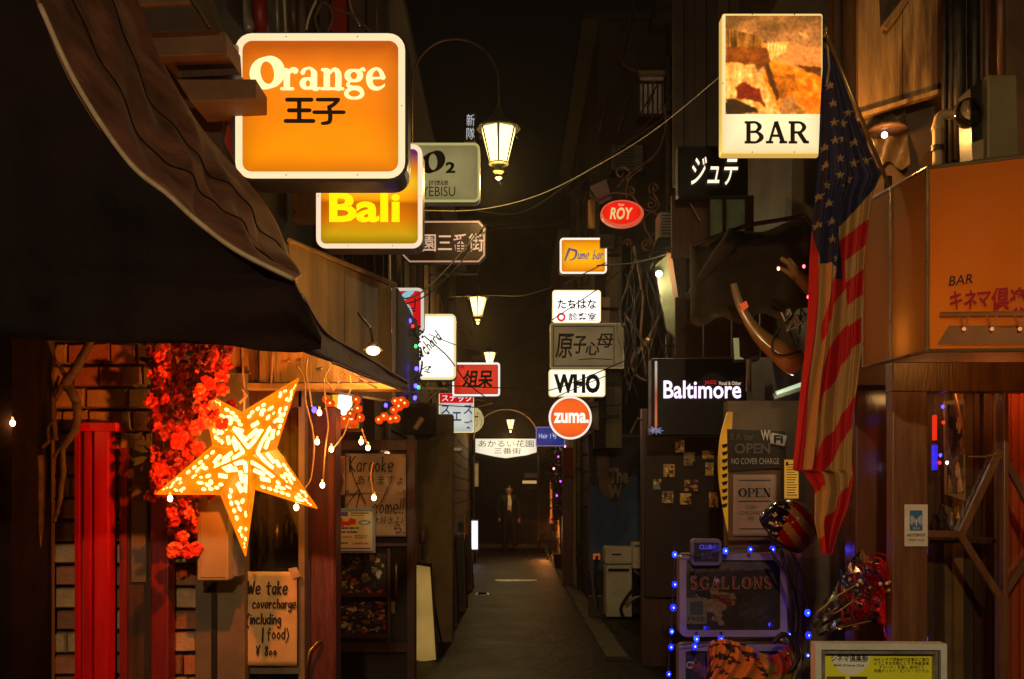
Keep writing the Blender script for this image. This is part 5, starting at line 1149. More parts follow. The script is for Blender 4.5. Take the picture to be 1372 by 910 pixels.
MB().pbox(790, 800, 808, 828, 12.7, .2).build('base_block', kerb, t)
# upper right: eaves awning, long leaning sign, lattice
t = thing('dark_cloth_awning', 'dark weathered cloth awning over the black jazz bar sign', 'awning', W(1000, 420, 6.5))
P = []
for i in range(25):
    s_ = i/24; x = 925+s_*270; yt = 330-(s_**.8)*52+4*math.sin(i*.9); yb = 432-s_*10+6*math.sin(i*1.3)-30*s_*s_
    P.append([W(x+(0 if k else 0), yt+(yb-yt)*k/8, 7.0-1.0*k/8+.03*math.sin(i*1.1+k*.5)) for k in range(9)])
mb = MB(); mb.grid(P); mb.build('cloth', M('worn_dark_cloth', (.10, .065, .04), (.05, .032, .022), 4, .75, .4), t, smooth=True, thick=.006)
mb = MB(); mb.ptube([(925, 330, 7), (1000, 302, 7.0), (1100, 286, 7.0)], 7, .015, 6); mb.build('front_bar', m_rust, t)
mb = MB(); mb.ptube([(921, 400, 6.6), (940, 380, 6.6), (975, 330, 6.8), (980, 310, 6.9)], 6.6, [.02, .05, .06, .03], 8); mb.build('rolled_end', MATS['worn_dark_cloth'], t, smooth=True)
t = thing('leaning_glass_sign', 'narrow leaning glass sign with orange lit edge and a spotlight', 'sign', W(900, 460, 8.6))
MB().ppoly([(896, 340), (878, 355), (893, 440), (912, 458), (916, 450)], 8.6, .05).build('panel', M('dim_green_glass', (.12, .12, .07), (.06, .06, .035), 4, .2, .05, spec=.8), t)
MB().ppoly([(894, 338), (900, 340), (916, 448), (911, 456)], 8.55, .05).build('lit_edge', gradface('edge_glow', [(0, (90, 60, 25)), (1, (250, 150, 60)), (.5, (150, 90, 40))], .8), t)
mb = MB(); mb.ball(W(883, 367, 8.5), .028, 8); mb.build('spot_bulb', E('spot_cool', (240, 240, 210), 9), t, smooth=True); lamp(t, W(884, 370, 8.4), 24, (240, 225, 170), .03)
mb = MB(); mb.ptube([(883, 367, 8.52), (876, 352, 8.7), (872, 360, 9.0)], 8.5, .01, 5); mb.build('spot_arm', m_iron, t)
# crystal rod
t = thing('lit_crystal_rod', 'thin lit rod with a glittering crystal star at its foot by the jazz sign', 'ornament', W(878, 580, 7.9))
mb = MB(); mb.tube([W(879, 484, 7.9), W(879, 574, 7.9)], .010, 6); mb.build('rod', gradface('rod_glow', [(0, (230, 120, 60)), (1, (220, 210, 190)), (.5, (170, 90, 60))], .9), t)
for k in range(9):
    a = PI*2*k/9; mb = MB(); mb.tube([W(878, 577, 7.88), W(878+11*math.cos(a), 577+6*math.sin(a), 7.88)], [.012, .003], 5); mb.build('crystal', E('crystal', (150, 150, 190), .8, .8, 60), t)
# white frame box
t = thing('hanging_lamp_box', 'dull brown lamp box with a pale lit side hanging above the jazz sign', 'lamp', W(1000, 485, 7.4))
MB().pbox(988, 452, 1018, 482, 7.4, .15).build('case', m_brown, t); MB().ppoly([(983, 453), (990, 453), (991, 478), (997, 481), (985, 481)], 7.38, .02).build('lit_side', E('pale_side', (150, 140, 90), .7), t)
mb = MB(); mb.ptube([(1003, 482), (1003, 525)], 7.4, .02, 6); mb.build('stem', m_gal, t)
t = thing('iron_bracket_arms', 'rusty crossing iron bracket arms left of the jazz sign', 'bracket', W(860, 500, 9))
for pts in ([(850, 330), (862, 400), (858, 450), (866, 500)], [(836, 420), (870, 470)], [(900, 390), (868, 455), (850, 480)], cr([(872, 458), (852, 470), (846, 490), (856, 506), (872, 512)], 5), [(845, 580), (855, 560), (885, 585)], [(864, 555), (866, 590)]):
    mb = MB(); mb.ptube([tuple(p) for p in pts], 9.4, .012, 5); mb.build('arm', m_rust, t)
mb = MB(); mb.ball(W(869, 456, 9.4), .035, 8); mb.build('joint', m_brass, t, smooth=True)
# horn shape
t = thing('curved_horn', 'long curved polished horn, pale at the tip and amber at the wide end', 'ornament', W(1060, 500, 5.6))
q = cr([(983, 380, 9), (990, 404, 12), (1003, 430, 15), (1020, 452, 22), (1042, 470, 30), (1062, 484, 36), (1072, 492, 30)], 6)
P = []
for i, a in enumerate(q):
    b2 = q[min(i+1, len(q)-1)]; c2 = q[max(i-1, 0)]; tx, ty = b2[0]-c2[0], b2[1]-c2[1]; L_ = math.hypot(tx, ty); nx_, ny_ = -ty/L_, tx/L_
    P.append([W(a[0]+nx_*a[2]*.5*math.cos(th), a[1]+ny_*a[2]*.5*math.cos(th), 5.6-.035*math.sin(th)*(a[2]/20)) for th in np.linspace(0, 2*PI, 15)])
mb = MB(); mb.grid(P); hm = gradface('horn', [(0, (0, 0, 0)), (1, (0, 0, 0)), (.5, (0, 0, 0))], 0)
pb = hm.node_tree.nodes['Principled BSDF']; rr_ = hm.node_tree.nodes['Color Ramp']
for l_ in list(pb.inputs['Emission Color'].links): hm.node_tree.links.remove(l_)
for e_, c in zip(rr_.color_ramp.elements, ((.5, .19, .02), (.26, .16, .06), (.3, .25, .17))): e_.color = (*c, 1)
hm.node_tree.links.new(rr_.outputs[0], pb.inputs['Base Color']); pb.inputs['Roughness'].default_value = .15
mb.build('horn', hm, t, smooth=True)
MB().ppoly([(991, 408), (1000, 403), (1003, 411), (996, 417)], 5.55, .01).build('orange_band', E('orange_band', (225, 80, 30), .6), t)
mb = MB(); mb.ptube([tuple(p) for p in cr([(1045, 440), (1036, 455), (1037, 472), (1052, 476), (1074, 470)], 5)], 5.5, .006, 6); mb.build('wire_loop', m_bcable, t, smooth=True)
t = thing('wire_lattice', 'black and white wire lattice ornament behind the flag', 'ornament', W(1065, 470, 5.7))
for k in range(16):
    x, y = random.uniform(1046, 1078), random.uniform(412, 462); mb = MB(); mb.ptube([(x, y), (x+random.uniform(-12, 12), y+random.uniform(-25, 25)), (x+random.uniform(-16, 16), y+random.uniform(-16, 16))], 5.7+random.uniform(-.04, .04), .005, 5); mb.build('wire', random.choice([m_bcable, m_gal, m_white]), t)
t = thing('wooden_hand_carving', 'pale carved wooden hand reaching down left of the flag pole', 'ornament', W(1080, 370, 5.2))
mwood = M('pale_wood', (.28, .17, .06), (.18, .1, .035), 10, .5, .2, stretch=(3, 3, 3))
for pts, r in (([(1046, 346), (1056, 352), (1064, 364)], [.010, .014, .02]), ([(1056, 346), (1064, 356), (1072, 368)], [.010, .014, .02]), ([(1044, 358), (1054, 364), (1066, 372)], [.009, .013, .018]), ([(1060, 360), (1074, 375), (1098, 400)], [.022, .03, .034])):
    mb = MB(); mb.ptube([(p[0], p[1]) for p in pts], 5.2, r, 8); mb.build('finger' if r[0] < .02 else 'forearm', mwood, t, smooth=True)
for x, y, c, l_ in ((1043, 360, 'white', 'pale bulb at the tip of the carved hand'), (1077, 357, 'red', 'pink bulb right of the carved hand'), (1083, 398, 'red', 'pink bulb below the carved hand by the flag')):
    bulb(x, y, 5.0, l_, E('led_'+c+'2', (255, 180, 150) if c == 'white' else (255, 90, 110), 5), .007, group='small pink bulbs by the carved hand')
t = thing('tube_lamp', 'short pale fluorescent tube fixed above the grey panel', 'lamp', W(1060, 520, 5.9))
mb = MB(); mb.tube([W(1040, 527, 5.9), W(1074, 515, 5.9)], .012, 8); mb.build('tube', E('tube_green', (200, 225, 190), .7), t)
mb = MB(); mb.tube([W(1036, 532, 5.92), W(1078, 518, 5.92)], .02, 6); mb.build('holder', m_grey, t); lamp(t, W(1060, 530, 5.75), 1.6, (220, 220, 170), .04)
# small clutter under Baltimore upper: beam etc
t = thing('wooden_fascia', 'dark brown fascia boards above the jazz bar sign', 'fascia', W(1000, 480, 7.8))
for k in range(5): MB().pbox(905+k*38, 398, 941+k*38, 478, 7.9, .04).build('board', random.choice([m_brown, m_dkwall, m_wood]), t, bevel=.004)
t = thing('cable_tangle', 'tangle of dark cables and hooks left of the black jazz sign', 'cables', W(860, 440, 9.3))
r_c = random.Random(11)
for k in range(16):
    x = 838+r_c.random()*62; y = 330+r_c.random()*60; pts = [(x, y)]
    for q in range(4): x += r_c.uniform(-16, 16); y += r_c.uniform(22, 52); pts.append((x, y))
    mb = MB(); mb.ptube([(*p, 9.35+r_c.uniform(0, .1)) for p in [tuple(v) for v in cr(pts, 5)]], 9.4, r_c.choice([.004, .006, .009]), 5); mb.build('cable', r_c.choice([m_bcable, m_rust, m_bcable, m_iron]), t, smooth=True)
for i, (x, y, Y_) in enumerate(((905, 300, 9.4), (842, 210, 13.2))):
    t = thing('air_conditioner', ['grey air conditioner box above the leaning glass sign', 'dark air conditioner box high up left of the katakana board'][i], 'air conditioner', W(x, y+20, Y_), 'air conditioners on the right hand walls')
    MB().pbox(x-22, y-16, x+20, y+18, Y_, .25).build('case', m_grey, t, bevel=.01)
    for k in range(7): MB().pbox(x-18, y-12+k*4, x+8, y-10.6+k*4, Y_-.008, .008).build('grille_bar', m_iron, t)
    MB().pbox(x-24, y+18, x+22, y+21, Y_-.01, .28).build('bracket', m_iron, t)
# upstairs things high on the right
t = thing('upper_balcony', 'tiny pale upstairs window with dark balcony rails high up the alley', 'balcony', W(873, 155, 13.0))
MB().pbox(858, 97, 889, 155, 13.3, .05).build('pane', E('faint_window', (74, 58, 42), .8, .4, 6), t)
MB().pbox(856, 94, 892, 99, 13.2, .12).build('lintel', m_trim, t); MB().pbox(856, 108, 891, 111, 13.0, .04).build('rail', m_wood, t); MB().pbox(856, 152, 891, 156, 13.0, .3).build('floor', m_wood, t)
for k in range(5): MB().pbox(861+k*6.4, 111, 863+k*6.4, 152, 13.0, .03).build('baluster', m_wood, t)
for k in range(3): 
    mb = MB(); mb.ptube([(858+k*9, 152-k*7), (880-k*3, 115+k*8)], 12.98, .01, 5); mb.build('brace', m_wood, t)
t = thing('conduit_pipes', 'pale conduit running down the upper wall beside the small balcony', 'pipe', W(850, 90, 12.6))
for pts in (cr([(848, 0), (846, 20), (838, 55), (833, 75), (838, 88), (855, 96)], 4), cr([(895, 110), (898, 150), (888, 190), (870, 215), (845, 232), (840, 260)], 5), [(814, 128), (803, 178)], [(846, 120), (828, 178)], [(908, 200), (905, 265)]):
    mb = MB(); mb.ptube([tuple(p) for p in pts], 12.6, .012, 5); mb.build('conduit', m_rust, t, smooth=True)
t = thing('upper_shutters', 'dark upstairs shutters with two pale green panes below the katakana board', 'window', W(970, 330, 7.5))
MB().pbox(900, 262, 1010, 345, 7.6, .04).build('frame', m_wood, t)
for x0, x1 in ((952, 968), (974, 998)): MB().pbox(x0, 266, x1, 322, 7.58, .02).build('pane', E('dim_green_pane', (70, 66, 36), .55, .4, 6), t)
mb = MB(); mb.ptube([(925, 272), (938, 296)], 7.5, .006, 5); mb.build('cord', m_trim, t)
t = thing('upper_wall_boards', 'vertical dark boards on the upper wall between the waterfall sign and the alley', 'cladding', W(940, 200, 8.7))
for k in range(7): MB().pbox(902+k*15, -20, 916+k*15, 250, 8.8+.01*(k % 2), .05).build('board', random.choice([m_brown, m_dkwall, m_dkwall]), t, bevel=.004)
# hood / tan board high right
t = thing('weathered_hood', 'weathered tan wooden hood board high on the right behind the flag', 'board', W(1200, 150, 4.3))
for k in range(2):
    x0 = 1150+k*60; x1 = x0+59; yb = lambda x: 156-(x-1150)*.30
    MB().ppoly([(x0, -60), (x1, -60), (x1, yb(x1)), (x0, yb(x0))], 4.26, .03).build('plank', m_plank, t, bevel=.002)
MB().ppoly([(1150, 158), (1268, 122), (1268, 116), (1150, 152)], 4.22, .05).build('bottom_edge', m_plank, t)
mb = MB(); mb.ptube([(1186, 38), (1200, 20), (1216, -6)], 4.2, .012, 5); mb.build('brace', m_plank, t)
MB().ppoly([(1180, -20), (1222, -20), (1182, 32)], 4.23, .02).build('gap_shade', m_dkwall, t)  # dark sheet laid over the planks in place of shade in a gap
t = thing('wall_lamp', 'old reflector lamp glowing on crumpled foil behind the flag', 'wall lamp', W(1186, 200, 4.25))
mb = MB(); P = [[W(1158+55*u_/10+(v_*.8), 150+v_*9+6*math.sin(u_), 4.3-.05*math.sin(u_*.9+v_*.7)) for v_ in range(9)] for u_ in range(11)]; mb.grid(P); mb.build('foil', M('dull_foil', (.22, .15, .07), (.12, .08, .04), 9, .4, .5, metal=.4), t, smooth=True)
mb = MB(); mb.lathe(W(1190, 165, 4.2), [(.03, .0), (.075, -.02), (.08, -.035), (.02, -.03)], 14); mb.build('shade', m_rust, t, smooth=True)
mb = MB(); mb.ball(W(1185, 181, 4.18), .012, 8); mb.build('bulb', E('bulb_hot', (255, 235, 205), 12), t, smooth=True); lamp(t, W(1184, 186, 4.0), 7, (255, 180, 90), .02)
t = thing('vertical_pipes', 'bundle of dark vertical drain pipes and cables high on the right', 'pipes', W(1300, 100, 4.0))
for x, r, m_, y1 in ((1265, .012, m_iron, 220), (1274, .016, m_iron, 230), (1284, .03, m_iron, 215), (1293, .007, m_gal, 215), (1305, .024, m_iron, 215), (1314, .01, m_brown, 215), (1322, .016, m_wood, 215), (1340, .02, m_wood, 110), (1112, .012, m_wood, 320), (1120, .02, m_brown, 320), (1134, .025, m_wood, 320)):
    mb = MB(); mb.tube([W(x+(2 if x < 1200 else 0), -120, 4.1 if x > 1200 else 4.6), W(x, y1, 4.1 if x > 1200 else 4.6)], r, 8); mb.build('pipe', m_, t, smooth=True)
t = thing('elbow_pipe', 'pale elbow drain pipe with clamp left of the electricity meter', 'pipe', W(1256, 215, 3.9))
mb = MB(); mb.ptube([tuple(p) for p in cr([(1256, 222), (1256, 190), (1256, 168), (1260, 156), (1270, 153), (1290, 153)], 5)], 3.9, .018, 10); mb.build('pipe', m_cream, t, smooth=True)
mb = MB(); mb.lathe(W(1256, 172, 3.9), [(.022, -.008), (.022, .008)], 12); mb.build('collar', m_cream, t); mb = MB(); mb.lathe(W(1256, 199, 3.9), [(.024, -.01), (.024, .01)], 12); mb.build('clamp', m_iron, t)
t = thing('electricity_meter', 'olive cased electricity meter with round glass high on the right', 'meter box', W(1330, 210, 3.6))
MB().ppoly([(1323, 100), (1363, 100), (1366, 208), (1323, 212)], 3.6, .2).build('case', M('olive_case', (.22, .17, .07), (.16, .12, .05), 5, .45, .08), t, bevel=.006)
MB().ppoly([(1300, 118), (1323, 102), (1323, 212), (1303, 214)], 3.64, .1).build('window_box', m_black, t)
MB().ppoly([(1302, 192), (1323, 184), (1323, 212), (1303, 214)], 3.63, .01).build('label_plate', m_cream, t)
mb = MB(); mb.lathe(W(1294, 154, 3.65), [(.05, 0), (.047, -.04), (.03, -.06), (.01, -.064)], 18, 'y'); mb.build('glass', glassmat('meter_glass', (.75, .72, .66), .3), t, smooth=True)

# ---- orange awning box (lit from inside)
t = thing('orange_box_awning', 'orange box awning lit from inside with BAR and red Japanese lettering', 'awning', W(1300, 470, 3.2))
m_or = translucent('orange_vinyl', (.62, .20, .022), .55, .4); m_orS = translucent('tan_vinyl', (.26, .11, .018), .4, .3)
A1, A2 = W(1243, 225, 3.2), W(1243, 470, 3.2); zt, zb = A1.z, A2.z; R1 = W(1540, 225, 2.85); R1 = Vector((R1.x, R1.y, 2.507)); R2 = Vector((R1.x, R1.y, 1.941))
N_ = 28; P = []
for i in range(N_+1):
    s_ = i/N_; tp = A1.lerp(R1, s_); bt = A2.lerp(R2, s_)
    P.append([tp.lerp(bt, k/12)+Vector((0, .008*math.sin(i*.7+k*.4)*math.sin(PI*k/12), 0)) for k in range(13)])
mb = MB(); mb.grid(P); mb.build('front_sheet', m_or, t, smooth=True)
F1, F2 = W(1157, 273, 3.82), W(1157, 492, 3.82); Mid = .52
for nm_, (a0, a1) in zip(('side_sheet', 'side_sheet'), ((0, Mid-.004), (Mid+.004, 1))):
    q = [A1.lerp(F1, a0), A1.lerp(F1, a1), A2.lerp(F2, a1), A2.lerp(F2, a0)]; MB().face(q).build(nm_, m_orS, t)
mb = MB()
for a_, b2 in ((A1, F1), (A2, F2), (A1, A2), (F1, F2), (A1.lerp(F1, Mid), A2.lerp(F2, Mid))):
    mb = MB(); mb.tube([a_, b2], .006, 6); mb.build('frame_edge', M('edge_metal', (.3, .22, .12), (.2, .14, .07), 9, .3, .1, metal=.5), t)
for a_, b2 in ((A1, R1), (A2, R2)): mb = MB(); mb.tube([a_, b2], .006, 6); mb.build('frame_edge', MATS['edge_metal'], t)
MB().add([A1, R1, Vector((R1.x, 4.3, zt-.03)), Vector((F1.x+.05, 4.3, zt)), F1], [(0, 1, 2, 3, 4)]).build('top_sheet', m_brown, t, thick=.01)
lamp(t, (1.68, 3.45, zb+.16), 3.6, (255, 165, 70), .06); lamp(t, (1.36, 3.42, zb+.07), .8, (255, 205, 130), .02)
mb = MB(); mb.tube([Vector((1.4, 3.5, zb+.06)), Vector((1.75, 3.4, zb+.06))], .015, 8); mb.build('inner_tube', e_warmw, t)
# lamp rail in front of the lower edge
def onf(px, py, dy=-.012):   # a point on the front sheet
    X0 = W(px, py, 3.2); s_ = 0
    for _ in range(4): X0 = W(px, py, A1.y+(R1.y-A1.y)*((X0.x-A1.x)/(R1.x-A1.x)))
    return X0+Vector((0, dy, 0))
m_rail = M('amber_rail', (.42, .17, .05), (.3, .12, .03), 6, .5, .05)
mb = MB(); mb.tube([onf(1254, 424, -.03), onf(1540, 421, -.03)], .0085, 6); mb.build('lamp_rail', m_rail, t)
for x in (1286, 1323, 1360, 1400):
    mb = MB(); mb.tube([onf(x-7, 424, -.03), onf(x-1, 440, -.03)], .003, 4); mb.build('lamp_arm', m_rail, t); mb = MB(); mb.tube([onf(x+7, 424, -.03), onf(x+1, 440, -.03)], .003, 4); mb.build('lamp_arm', m_rail, t)
    mb = MB(); mb.ball(onf(x, 443, -.03), .006, 7); mb.build('lamp_bulb', E('rail_bulb', (255, 165, 100), .7), t, smooth=True)
tf = MB(); tf.add([onf(1270, 437, -.008), onf(1540, 437, -.008), onf(1540, 463, -.02), onf(1252, 463, -.02)], [(3, 2, 1, 0)]); tf.build('lower_flap', M('flap', (.34, .15, .05), (.25, .11, .04), 5, .6, .1), t)
yw = math.atan2(R1.y-A1.y, R1.x-A1.x)
def ftext(s, x0, y0, x1, y1, mat, bold, shear=0):
    p0, p1 = onf(x0, y1), onf(x1, y0); Ym = (p0.y+p1.y)/2; c = onf((x0+x1)/2, (y0+y1)/2)
    return text(t, s, x0, y0, x1, y1, c.y-.012, mat, bold, shear, yaw=(c.x, c.y-.012, yw))
ftext('BAR', 1272, 368, 1303, 381, m_ink, .01, .15)
m_rl = M('crimson_print', (.42, .005, .012), (.3, .004, .008), 10, .6, 0)
for ch, x0, x1, y0, y1 in (('キ', 1273, 1289, 389, 415), ('ネ', 1292, 1309, 388, 414), ('マ', 1310, 1328, 390, 411), ('倶', 1329, 1352, 384, 416), ('楽', 1353, 1378, 384, 417), ('部', 1380, 1404, 384, 417)): ftext(ch, x0, y0, x1, y1, m_rl, .03, .05)

# ---- glazed door under the orange awning
t = thing('glazed_bar_door', 'brown wooden glazed door with diamond bars under the orange awning', 'door', W(1290, 960, 4.0))
mdoor = M('door_wood', (.19, .085, .035), (.11, .045, .02), 7, .35, .15, stretch=(4, 4, .5), spec=.5)
for x0, x1 in ((1196, 1243), (1345, 1372)):
    MB().pbox(x0, 485, x1 if x0 < 1300 else 1352, 1000, 4.0, .07).build('stile', mdoor, t, bevel=.004)
MB().pbox(1196, 485, 1480, 525, 3.995, .08).build('top_rail', mdoor, t, bevel=.004)
MB().pbox(1243, 525, 1480, 1000, 4.04, .006).build('pane', m_glass, t)
for pts in ([(1288, 718), (1338, 610), (1342, 604)], [(1342, 606), (1372, 660), (1400, 715)], [(1288, 718), (1342, 802)], [(1342, 802), (1400, 715)], [(1236, 715), (1290, 716)]):
    for a_, b2 in zip(pts[:-1], pts[1:]):
        dx, dy = b2[0]-a_[0], b2[1]-a_[1]; L_ = math.hypot(dx, dy); nx_, ny_ = -dy/L_*4.5, dx/L_*4.5
        MB().ppoly([(a_[0]+nx_, a_[1]+ny_), (b2[0]+nx_, b2[1]+ny_), (b2[0]-nx_, b2[1]-ny_), (a_[0]-nx_, a_[1]-ny_)], 4.012+.002*random.random(), .02).build('diamond_bar', mdoor, t)
MB().pbox(1338, 800, 1346, 1000, 4.0, .03).build('mullion', mdoor, t)
mb = MB(); mb.ptube([(1298, 612), (1320, 612), (1336, 608)], 3.98, .004, 5); mb.build('stay', m_brass, t)
# interior seen through the glass
t = thing('bar_interior', 'dim bar interior with orange curtain seen through the glazed door', 'interior', W(1300, 960, 4.5))
for k in range(14):
    x = 1344+k*12; MB().pbox(x, 520, x+11, 1000, 4.42+.02*(k % 2), .03).build('curtain_fold', M('orange_curtain', (.62, .12, .03), (.45, .07, .018), 6, .8, .15, stretch=(2, 2, .3)), t, bevel=.01)
for k in range(8):
    x = 1240+k*13; MB().pbox(x, 520, x+12, 1000, 4.48+.015*(k % 3), .03).build('wall_board', random.choice([m_wood, m_brown, M('inner_tan', (.3, .2, .08), (.18, .12, .05), 5, .6, .1)]), t)
MB().ppoly([(1266, 538), (1292, 535), (1294, 672), (1268, 662)], 4.32, .02).build('picture_frame', m_trim, t)
cv = clutter(20, 70, 77, (70, 50, 40), [(40, 26, 20), (120, 90, 60), (30, 26, 20)], 20, .1, .3); panel('picture', t, 1269, 542, 1291, 660, 4.31, cv, pr)
mb = MB(); mb.ptube([(1279, 528), (1292, 580)], 4.3, .005, 5); mb.build('rod', m_brass, t)
for k, (x, y, r) in enumerate(((1262, 690, .02), (1275, 700, .016), (1252, 702, .018), (1284, 692, .014), (1268, 712, .02))):
    mb = MB(); mb.lathe(W(x, y+10, 4.25), [(r, 0), (r*1.1, .03), (r*.5, .05), (r*.4, .07)], 10); mb.build('glassware', random.choice([m_gal, MATS['meter_glass'], m_brass]), t, smooth=True)
MB().pbox(1246, 722, 1345, 728, 4.2, .2).build('shelf', m_wood, t)
lamp(t, W(1360, 500, 4.25), 2.4, (255, 140, 60), .05); lamp(t, W(1250, 510, 4.3), .8, (255, 190, 110), .05)
mb = MB(); mb.ball(W(1250, 497, 4.28), .02, 8); mb.build('ceiling_bulb', e_bulb, t, smooth=True); mb = MB(); mb.ball(W(1360, 492, 4.25), .02, 8); mb.build('ceiling_bulb', e_bulb, t, smooth=True)
t = thing('hotspot_sticker', 'white sticker with blue wireless emblem on the brown door frame', 'sticker', W(1227, 732, 3.99))
MB().pbox(1212, 676, 1243, 732, 3.992, .003).build('paper', m_whiteink, t)
mbl = M('blue_print_flat', (.03, .17, .42), (.025, .14, .36), 8, .5, 0); MB().pbox(1219, 684, 1236, 711, 3.99, .001).build('blue_square', mbl, t)
ink = Ink(); T = TF(1227.5, 697, 8, 3.989)
for s_ in (-1, 1):
    for r_ in (.35, .62, .9): ink.stroke([(s_*r_*math.cos(a)*1.0, r_*1.3*math.sin(a), .16) for a in (-.7, -.3, .3, .7)], T, n=3)
ink.stroke([(0, 0, .3), (0, -.9, .2)], T); ink.mb.build('emblem', m_whiteink, t)
text(t, 'Wi-Fi', 1223, 706, 1232, 710, 3.9885, m_whiteink); text(t, 'HOTSPOT', 1216, 715, 1240, 719, 3.9885, m_ink, .02); text(t, 'FREE WI-FI', 1218, 722, 1238, 725, 3.9885, m_ink)
# led dots in the door
for x, y, c, l_ in ((1263, 545, 'blue', 'bright blue led high behind the door glass'), (1260, 610, 'blue', 'blue led beside the framed picture in the door'), (1264, 566, 'red', 'red led under the upper blue led in the door'), (1259, 620, 'red', 'lower red led beside the framed picture'), (1269, 620, 'white', 'white led beside the framed picture')):
    bulb(x, y, 4.2, l_, ecs[c], .006, group='small leds behind the door glass')
t = thing('glow_tube', 'short vertical glow tube, red above and blue below, behind the door glass', 'lamp', W(1254, 630, 4.22))
MB().pbox(1251, 556, 1256, 590, 4.22, .02).build('red_half', E('tube_red', (240, 50, 25), 1.2), t, bevel=.004); MB().pbox(1250, 596, 1257, 630, 4.22, .02).build('blue_half', E('tube_blue', (50, 40, 230), 1.3), t, bevel=.004)

# ================================================================== FLAG
t = thing('striped_flag', 'hanging flag with white stars on dark blue and red and cream stripes on a pole', 'flag', W(1110, 60, 3.6))
Lx = lambda y: np.interp(y, [62, 110, 200, 330, 450, 560, 630, 634, 656, 700, 742], [1104, 1102, 1098, 1091, 1082, 1071, 1061, 1077, 1090, 1090, 1101])
Rx = lambda y: np.interp(y, [62, 110, 160, 235, 262, 300, 340, 470, 520, 560, 640, 680, 742], [1110, 1128, 1146, 1178, 1166, 1160, 1156, 1156, 1150, 1146, 1152, 1143, 1112])
nx, ny = 150, 420; V = []; UV = []
for j in range(ny+1):
    y = 64+(742-64)*j/ny
    for i in range(nx+1):
        u_ = i/nx; x = Lx(y)*(1-u_)+Rx(y)*u_; s_ = (y-64)/680
        amp = .032*min(1, s_*2.5)
        d = amp*(math.sin(u_*11+1.2*s_*3)+.5*math.sin(u_*21+s_*7)+.3*math.sin(u_*37+5+s_*5)+.12*math.sin(u_*61+s_*11))+.01*math.sin(s_*20+u_*4)
        p = W(x, y, 3.6); V.append((p.x, 3.6+d, p.z)); UV.append((x, y))
V = np.array(V)-np.array(t['_o']); i, j = np.meshgrid(np.arange(nx), np.arange(ny)); k = (j*(nx+1)+i).ravel()
Fc = np.stack([k, k+nx+1, k+nx+2, k+1], 1); UV = np.array(UV); ctrs = UV[Fc].mean(1); X, Y = ctrs[:, 0], ctrs[:, 1]
RED = S3((182, 5, 12)); CRM = S3((174, 128, 70)); NAV = S3((26, 22, 58)); C = np.zeros((len(X), 3)); C[:] = CRM
# stripes of the hanging panel: edges given at x=1095 and x=1135
yl = np.array([448, 464, 505, 557, 612, 655, 725]); yr = np.array([290, 382, 432, 477, 540, 575, 647])
w_ = (X-1095)/40; idx = np.zeros(len(X), int)
for a_, b2 in zip(yl, yr): idx += (Y > a_*(1-w_)+b2*w_+2.5*np.sin(X*.35)).astype(int)
C[idx % 2 == 1] = RED
rf2 = X > np.interp(Y, [280, 330, 480], [1128, 1131, 1138]); rr2 = rf2 & (Y < 475); ph = (Y+.8*(X-1140)-311)/62
C[rr2] = np.where((ph[rr2] % 1 < .53)[:, None], RED, CRM); C[rr2 & (Y < 300)] = CRM
fold = X < np.interp(Y, [340, 600, 660], [1101, 1094, 1097]); lz = fold & (Y < 658); C[lz] = CRM
C[lz & (Y > 598+(1093-X)*2.6)] = RED; C[lz & (X < Lx(Y)+np.interp(Y, [308, 630], [6, 12]))] = RED
poly = [(1095, 60), (1112, 60), (1182, 236), (1166, 258), (1130, 300), (1129, 374), (1112, 356), (1098, 352), (1094, 308), (1088, 306)]
ins = np.zeros(len(X), bool)
for q_ in range(len(poly)):
    (xa, ya), (xb, yb) = poly[q_], poly[(q_+1) % len(poly)]
    if ya != yb: ins ^= ((ya > Y) != (yb > Y)) & (X < (xb-xa)*(Y-ya)/(yb-ya)+xa)
C[ins] = NAV
for (sx_, sy_) in ((1112, 115), (1115, 140), (1116, 166), (1130, 165), (1117, 190), (1127, 189), (1145, 190), (1105, 198), (1124, 214), (1147, 216), (1161, 215), (1106, 222), (1108, 248), (1124, 236), (1141, 236), (1111, 272), (1132, 252), (1113, 298), (1118, 348), (1113, 322), (1098, 300), (1136, 152), (1099, 262)):
    for a0 in range(5):
        an = -PI/2+a0*2*PI/5; r_ = 6.4; pts = [(sx_+r_*math.cos(an), sy_+r_*math.sin(an)), (sx_+r_*.4*math.cos(an+.63), sy_+r_*.4*math.sin(an+.63)), (sx_, sy_), (sx_+r_*.4*math.cos(an-.63), sy_+r_*.4*math.sin(an-.63))]
        m_ = np.zeros(len(X), bool)
        for q_ in range(4):
            (xa, ya), (xb, yb) = pts[q_], pts[(q_+1) % 4]
            if ya != yb: m_ ^= ((ya > Y) != (yb > Y)) & (X < (xb-xa)*(Y-ya)/(yb-ya)+xa)
        C[m_ & ins] = S3((150, 120, 70))
colmesh('cloth', t, V, Fc, C, PAINT('flag_cloth', 0, .75))
mb = MB(); mb.ptube([(1107, 44, 3.55), (1150, 150, 3.62), (1192, 252, 3.7)], 3.6, .0075, 8); mb.build('pole', m_brass, t, smooth=True)
mb = MB(); mb.lathe(W(1107, 44, 3.55), [(.002, .04), (.008, .02), (.01, .01), (.006, 0), (.01, -.01)], 10); mb.build('finial', m_brass, t, smooth=True)
mb = MB(); mb.ptube([(1109, 60, 3.58), (1111, 90, 3.58), (1108, 112, 3.6)], 3.6, .004, 5); mb.build('cord', m_trim, t)
mb = MB(); mb.lathe(W(1190, 248, 3.72), [(.014, -.03), (.014, .03)], 10); mb.build('socket', m_iron, t)

